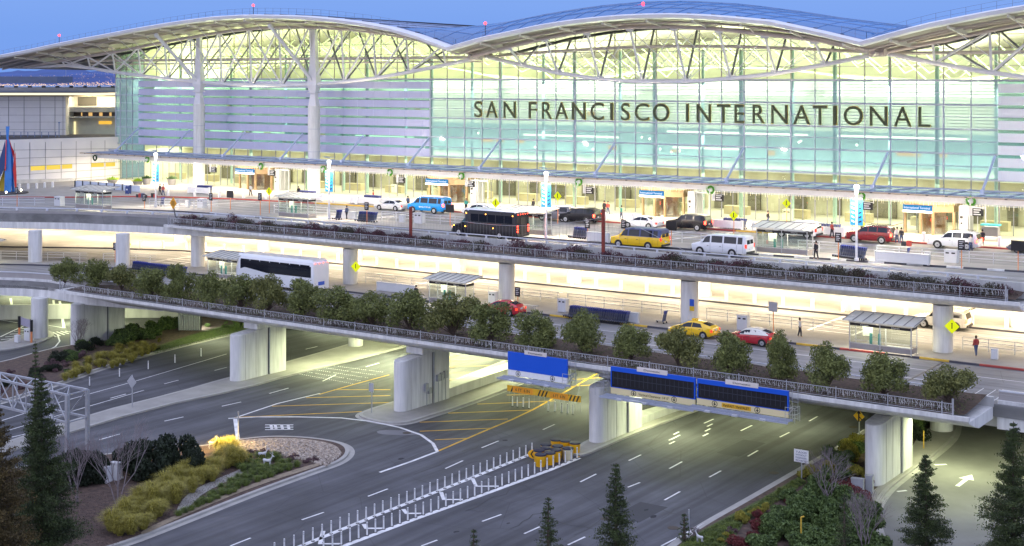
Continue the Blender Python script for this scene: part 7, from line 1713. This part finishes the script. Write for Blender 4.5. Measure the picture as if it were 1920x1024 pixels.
baretree(3, 1548, 952, 105, 'bare spreading tree beside the utility cabinets at right', .62); baretree(4, 1622, 1040, 110, 'bare tree at the bottom right near the curb', .5)
baretree(5, 144, 652, 52, 'small bare tree in front of the far left wall pier', .55); baretree(6, 1330-30+0, 1008, 20, 'tiny bare twig at the verge', .5)
def shrub(seed, n_, size, m, blobs, asp=.5, lf=.14):
    rs = np.random.default_rng(seed); t = thing('shrub', (0,0,0), 0, '', 'shrub'); b = MB(); limbs(b, blobs, 0, .03); b.build('stems', M_bark, t); leafobj('foliage', leaves(blobpts(n_, blobs, rs, .55), lf, asp, .2, rs), m, t); return t
def rblob(seed, k, w_=.8, h_=.8):
    r0 = random.Random(seed); return [(r0.uniform(-.55,.55)*w_, r0.uniform(-.55,.55)*w_, r0.uniform(.25,.75)*h_, r0.uniform(.28,.46)*w_) for _ in range(k)]
def place(proto, state, pos, rz, sc_, lab, grp):
    if not state[0]: state[0] = True; proto.location = pos; proto.rotation_euler = (0,0,rz); proto.scale = sc_; proto['label'] = lab; proto['group'] = grp; return proto
    return dup(proto, pos, rz, lab, grp, sc_)
big = [(shrub(40, 3400, 1, L_dark, rblob(40,9), .5, .12),[False])]
for px, py, w_, h_, lab in ((150,895,2.2,2.6,'very dark rounded bush beside the white cabinets at left'),(285,895,2.6,3.3,'large very dark bush right of the bare tree'),(340,880,2.2,3.2,'tallest dark bush next to the golden grasses'),(365,890,1.4,2.2,'smaller dark bush at the right end of the dark bushes'),(122,912,2.0,2.7,'dark bush hiding the front leg of the gantry truss'),(172,905,2.1,2.8,'dark bush hiding the rear leg of the gantry truss'),(240,880,2.2,2.6,'dark bush behind the bare multi-stemmed tree'),(100,1010,1.8,1.6,'dark low bush at the foot of the large conifer')):
    p = at(px, py, ZG+.15); place(*big[0], p, random.uniform(0,6), (w_,w_,h_), lab, None)
gp_ = [(shrub(41, 1900, 1, L_shr, rblob(41,8), .55, .13),[False]), (shrub(42, 1900, 1, L_shr, rblob(42,8), .55, .13),[False]), (shrub(43, 1600, 1, L_redl, rblob(43,8), .5, .12),[False]), (shrub(44, 1500, 1, L_yel, rblob(44,8), .5, .11),[False]), (shrub(45, 1300, 1, L_mau, rblob(45,7), .5, .12),[False]), (shrub(46, 1700, 1, L_dark, rblob(46,8), .55, .13),[False])]
r0 = random.Random(77)
def bed(poly, n_, kinds, sz, lab, grp, zb=ZG+.15, hz=1.):
    """scatter shrubs in a pixel polygon of the ground"""
    pts = [at(x, y, zb) for x, y in poly]; x0_, x1_ = min(p.x for p in pts), max(p.x for p in pts); y0_, y1_ = min(p.y for p in pts), max(p.y for p in pts); got = []; tries = 0
    def inside(x, y):
        c = False
        for a, c2 in zip(pts, pts[1:]+pts[:1]):
            if (a.y > y) != (c2.y > y) and x < (c2.x-a.x)*(y-a.y)/(c2.y-a.y)+a.x: c = not c
        return c
    while len(got) < n_ and tries < 6000:
        tries += 1; x, y = r0.uniform(x0_,x1_), r0.uniform(y0_,y1_)
        if inside(x,y) and all((x-g[0])**2+(y-g[1])**2 > (sz*.55)**2 for g in got): got.append((x,y))
    for x, y in got:
        k = r0.choice(kinds); s_ = sz*r0.uniform(.8,1.25); place(*gp_[k], (x,y,zb), r0.uniform(0,6), (s_,s_,s_*hz*r0.uniform(.8,1.2)), lab, grp)
bed([(1400,1060),(1440,990),(1500,950),(1560,935),(1640,960),(1660,1030),(1650,1100),(1420,1110)], 66, [0,1,0,1], 1.25, 'green leafy shrub in the thick bed at bottom right', 'green shrubs bottom right')
bed([(1430,1000),(1490,925),(1545,930),(1560,950),(1480,1000)], 18, [0,1], 1.15, 'green leafy shrub at the upper end of the thick right bed', 'green shrubs upper right bed')
bed([(1360,1030),(1400,985),(1480,940),(1500,950),(1440,990),(1400,1040)], 9, [2], .85, 'low dark red shrub between the verge and the green bed', 'red shrubs of the right bed')
bed([(1350,1020),(1365,990),(1425,955),(1440,960),(1385,1000)], 9, [3,4], .6, 'small cream-flowered plant along the right verge', 'flowering plants of the right verge')
bed([(1500,905),(1545,870),(1600,835),(1614,838),(1612,905),(1560,925)], 20, [0,3,0,1], 1.15, 'green and yellow shrub between the right road and the wall pier', 'shrubs left of the right wall pier')
bed([(1548,925),(1612,905),(1635,945),(1570,945)], 8, [2], 1.0, 'dark red shrub around the utility cabinets', 'red shrubs by the cabinets')
bed([(1702,800),(1742,770),(1745,800),(1702,830)], 8, [1,5], 1.6, 'dark green shrub behind the right wall pier', 'shrubs behind the right wall pier')
bed([(60,700),(110,668),(200,640),(215,640),(150,680),(80,706)], 14, [5,0,4], 1.1, 'dark shrub on the far left strip in front of the wall pier', 'dark shrubs of the left strip')
bed([(205,652),(240,625),(330,606),(345,612),(280,640)], 16, [0,5,0], 1.5, 'dense green shrub under the planter between pier and gate', 'green shrubs under the deck')
bed([(0,745),(0,700),(60,700),(100,690),(110,700),(30,745)], 12, [4,5], .8, 'low dusky shrub at the far left edge', 'dusky shrubs far left')
bed([(100,705),(150,680),(255,642),(330,640),(300,655),(215,680),(110,716)], 12, [3,5,1], .42, 'small yellowish plant on the mulch of the left strip', 'small plants of the left strip')
bed([(380,615),(440,600),(520,592),(520,600),(420,625)], 12, [1], .6, 'low green plant on the grass strip beyond the floodlight', 'low plants beyond the floodlight')
bed([(575,868),(480,856),(450,850),(500,848),(560,858),(600,868)], 16, [4], .5, 'low grey heather mound beside the gravel', 'heather mounds')
# ornamental grasses
def grass_clump(seed, m, n_=560, h_=1.2, sp=.95):
    rs = np.random.default_rng(seed); t = thing('ornamental_grass', (0,0,0), 0, '', 'grass clump'); b = MB()
    for k in range(n_):
        a = rs.uniform(0,6.28); rr = rs.random()*.22; L = h_*rs.uniform(.45,1.15); o = sp*rs.uniform(.2,1.0); x, y = rr*math.cos(a), rr*math.sin(a); ex, ey = x+o*math.cos(a), y+o*math.sin(a); wx, wy = -math.sin(a)*.010, math.cos(a)*.010; mz = L*.72
        mxp, myp = x+(ex-x)*.42, y+(ey-y)*.42
        b.quad((x-wx,y-wy,0),(x+wx,y+wy,0),(mxp+wx,myp+wy,mz),(mxp-wx,myp-wy,mz)); b.tri((mxp-wx,myp-wy,mz),(mxp+wx,myp+wy,mz),(ex,ey,L*(1-.35*o/sp)))
    b.build('blades', m, t); return t
gg = [(grass_clump(50, L_gold),[False]),(grass_clump(51, L_gold),[False]),(grass_clump(52, L_grs, 260, .5, .4),[False])]
def gbed(poly, n_, kinds, sz, lab, grp):
    global gp_
    save = gp_; gp_ = gg; bed(poly, n_, kinds, sz, lab, grp); gp_ = save
gbed([(195,1000),(215,970),(300,920),(330,900),(350,915),(330,950),(250,1010)], 30, [0,1], 1.0, 'golden ornamental grass clump in the long border of the planting island', 'golden grasses front border')
gbed([(330,905),(370,872),(400,845),(440,845),(455,870),(430,890),(360,925)], 32, [0,1], .95, 'golden ornamental grass clump near the amber garden light', 'golden grasses near the light')
gbed([(150,690),(215,660),(270,650),(300,655),(240,685),(120,715)], 44, [0], .75, 'dry golden grass clump on the left strip', 'golden grasses of the left strip')
gbed([(330,970),(400,925),(480,880),(570,872),(480,905),(340,965)], 60, [2], .9, 'small green grass tuft along the lower edge of the planting island', 'green tufts of the planting island')
gbed([(440,868),(500,852),(545,868),(500,890),(455,890)], 26, [2], 1.0, 'green grass tuft around the white deer figures', 'green tufts by the deer figures')
gbed([(1300,1030),(1400,960),(1500,898),(1508,908),(1420,965),(1340,1030)], 40, [2], .55, 'short grass tuft on the right verge', 'grass tufts of the right verge')
# planter shrubs on the upper deck
pl = [(shrub(60, 1000, 1, leafmat('bougainvillea_leaves', (.03,.02,.014), (.14,.04,.065), 3.), rblob(60,7,.9,.6), .5, .09),[False]), (shrub(61, 900, 1, leafmat('planter_green_leaves', (.018,.02,.010), (.09,.075,.04), 3.), rblob(61,7,.9,.6), .5, .09),[False])]
x = UPX0+2.5; i = 0
while x < UPX1-1.5:
    k = 0 if r0.random() < (.62 if x < -70 else .35) else 1; s_ = r0.uniform(.9,1.5)
    place(*pl[k], (x, 118.3+r0.uniform(-.7,.7), -.55), r0.uniform(0,6), (s_*1.45,s_*1.1,s_*r0.uniform(.8,1.6)), ('magenta-tinged' if k == 0 else 'dull green') + ' straggly shrub in the upper planter', ('magenta' if k == 0 else 'green') + ' shrubs of the upper planter'); x += r0.uniform(.55,1.15)
b = MB(); rs = np.random.default_rng(70)
Pq = np.stack([rs.uniform(UPX0+2, UPX1-1, 9000), rs.uniform(116.7,119.6,9000), -.62+rs.random(9000)**2*.4], 1); o_ = leafobj('planter_ground_cover', leaves(Pq, .11, .5, .3, rs), leafmat('ground_cover_leaves', (.03,.03,.015), (.13,.09,.05), 3), None); o_['kind'] = 'stuff'
Pq = np.stack([rs.uniform(-128, -30, 11000), 96.95+rs.random(11000)**1.3*5, -5.80+rs.random(11000)**2*.35], 1); Pq[:,2] += (Pq[:,1]-96.7)*.07-.05; keep = (np.sin(Pq[:,0]*1.3)+np.sin(Pq[:,0]*.37+1) > -.4); o_ = leafobj('planter_herbs', leaves(Pq[keep], .12, .5, .3, rs), leafmat('herb_leaves', (.03,.05,.015), (.12,.16,.05), 2.5), None); o_['kind'] = 'stuff'
# mulch litter and verge grass on the ground
def cover(nm, poly, n_, m, size, h_, z=ZG+.2):
    pts = [at(x, y, z) for x, y in poly]; xs_ = [p.x for p in pts]; ys_ = [p.y for p in pts]; P_ = np.stack([rs.uniform(min(xs_),max(xs_),n_*3), rs.uniform(min(ys_),max(ys_),n_*3), z+rs.random(n_*3)**2*h_],1); ins = np.zeros(len(P_), bool)
    for a, c_ in zip(pts, pts[1:]+pts[:1]):
        cond = (a.y > P_[:,1]) != (c_.y > P_[:,1]); xi = (c_.x-a.x)*(P_[:,1]-a.y)/((c_.y-a.y) or 1e-9)+a.x; ins ^= cond & (P_[:,0] < xi)
    P_ = P_[ins][:n_]; o = leafobj(nm, leaves(P_, size, .3, .9, rs), m, None); o['kind'] = 'stuff'; return o
cover('verge_grass_blades', [(1250,1040),(1330,990),(1420,945),(1500,895),(1512,905),(1450,945),(1400,970),(1330,1060)], 16000, L_grs, .12, .12)
cover('strip_grass_blades', [(285,655),(340,636),(420,612),(560,588),(600,592),(430,628),(340,650),(290,664)], 9000, L_shr, .12, .12)
cover('mulch_litter', [(120,1000),(150,930),(300,905),(420,870),(560,870),(440,905),(330,960),(200,1030)], 9000, leafmat('mulch_bits', (.05,.03,.025), (.18,.12,.10), 5), .09, .05)
# stones of the gravel bed
b = MB(); q0 = [at(x, y, ZG+.2) for x, y in ((432,833),(480,826),(540,825),(590,829),(628,838),(640,850),(628,862),(612,874),(570,862),(520,852),(450,845))]; xs_ = [p.x for p in q0]; ys_ = [p.y for p in q0]; cnt = 0
while cnt < 1500:
    x, y = r0.uniform(min(xs_),max(xs_)), r0.uniform(min(ys_),max(ys_)); c_ = False
    for a, c2 in zip(q0, q0[1:]+q0[:1]):
        if (a.y > y) != (c2.y > y) and x < (c2.x-a.x)*(y-a.y)/(c2.y-a.y)+a.x: c_ = not c_
    if not c_: continue
    cnt += 1; s_ = r0.uniform(.06,.15); h_ = s_*r0.uniform(.5,.9); w0_ = [(s_*r0.uniform(.7,1.2)*math.cos(k*1.257+.3), s_*r0.uniform(.7,1.2)*math.sin(k*1.257+.3)) for k in range(5)]
    b.loft([[(x+p_[0],y+p_[1],ZG+.16) for p_ in w0_], [(x+p_[0]*.6,y+p_[1]*.6,ZG+.2+h_) for p_ in w0_]])
o_ = b.build('gravel_stones', mat('pebble_stone', (.20,.15,.11), .8, var=.5, scale=4, col2=(.66,.58,.50))); o_['kind'] = 'stuff'
# white wire deer
def deer(px, py, s_, rz, lab):
    p = at(px, py, ZG+.15); t = thing('deer_figure', p, rz, lab, 'deer figure'); t.scale = (s_,s_,s_); b = MB()
    b.loft([[(x, w_*math.cos(a), z+h_*math.sin(a)) for a in [k*math.pi/4 for k in range(8)]] for x, z, w_, h_ in ((-.5,.86,.06,.08),(-.4,.86,.14,.17),(0,.82,.13,.15),(.32,.86,.14,.19),(.45,.95,.08,.12))])
    b.tube((.38,0,.95),(.62,0,1.32),.08,8,.055); b.loft([[(x, w_*math.cos(a), z+w_*1.1*math.sin(a)) for a in [k*math.pi/3 for k in range(6)]] for x, z, w_ in ((.56,1.36,.05),(.64,1.38,.075),(.84,1.30,.03))])
    for x, y in ((-.38,-.09),(-.38,.09)): b.tube((x,y,.85),(x+.05,y,.55),.06,6,.035); b.tube((x+.05,y,.55),(x-.06,y,.38),.035,6,.028); b.tube((x-.06,y,.38),(x,y,0),.028,6,.02)
    for x, y in ((.32,-.08),(.34,.08)): b.tube((x,y,.8),(x+.03,y,.42),.045,6,.028); b.tube((x+.03,y,.42),(x,y,0),.028,6,.02)
    b.build('body', mat('wire_white', (.62,.62,.64), .6), t); b = MB()
    for sg in (-1,1): b.path([(.60,sg*.04,1.42),(.52,sg*.16,1.62),(.58,sg*.24,1.80)],.014,4); b.tube((.52,sg*.16,1.62),(.40,sg*.2,1.75),.012,4); b.tube((.56,sg*.1,1.5),(.68,sg*.16,1.62),.012,4)
    b.build('antlers', mat('wire_white', (.62,.62,.64), .6), t)
deer(501, 878, .72, .3, 'white wire deer figure nearer to the road of the pair'); deer(492, 864, .68, .9, 'white wire deer figure behind the other, close to the gravel'); deer(1312, 1020, .55, 2.9, 'white wire deer figure on the verge at bottom right')
deer(398, 842, .6, .6, 'white wire deer figure half hidden behind the golden grasses')
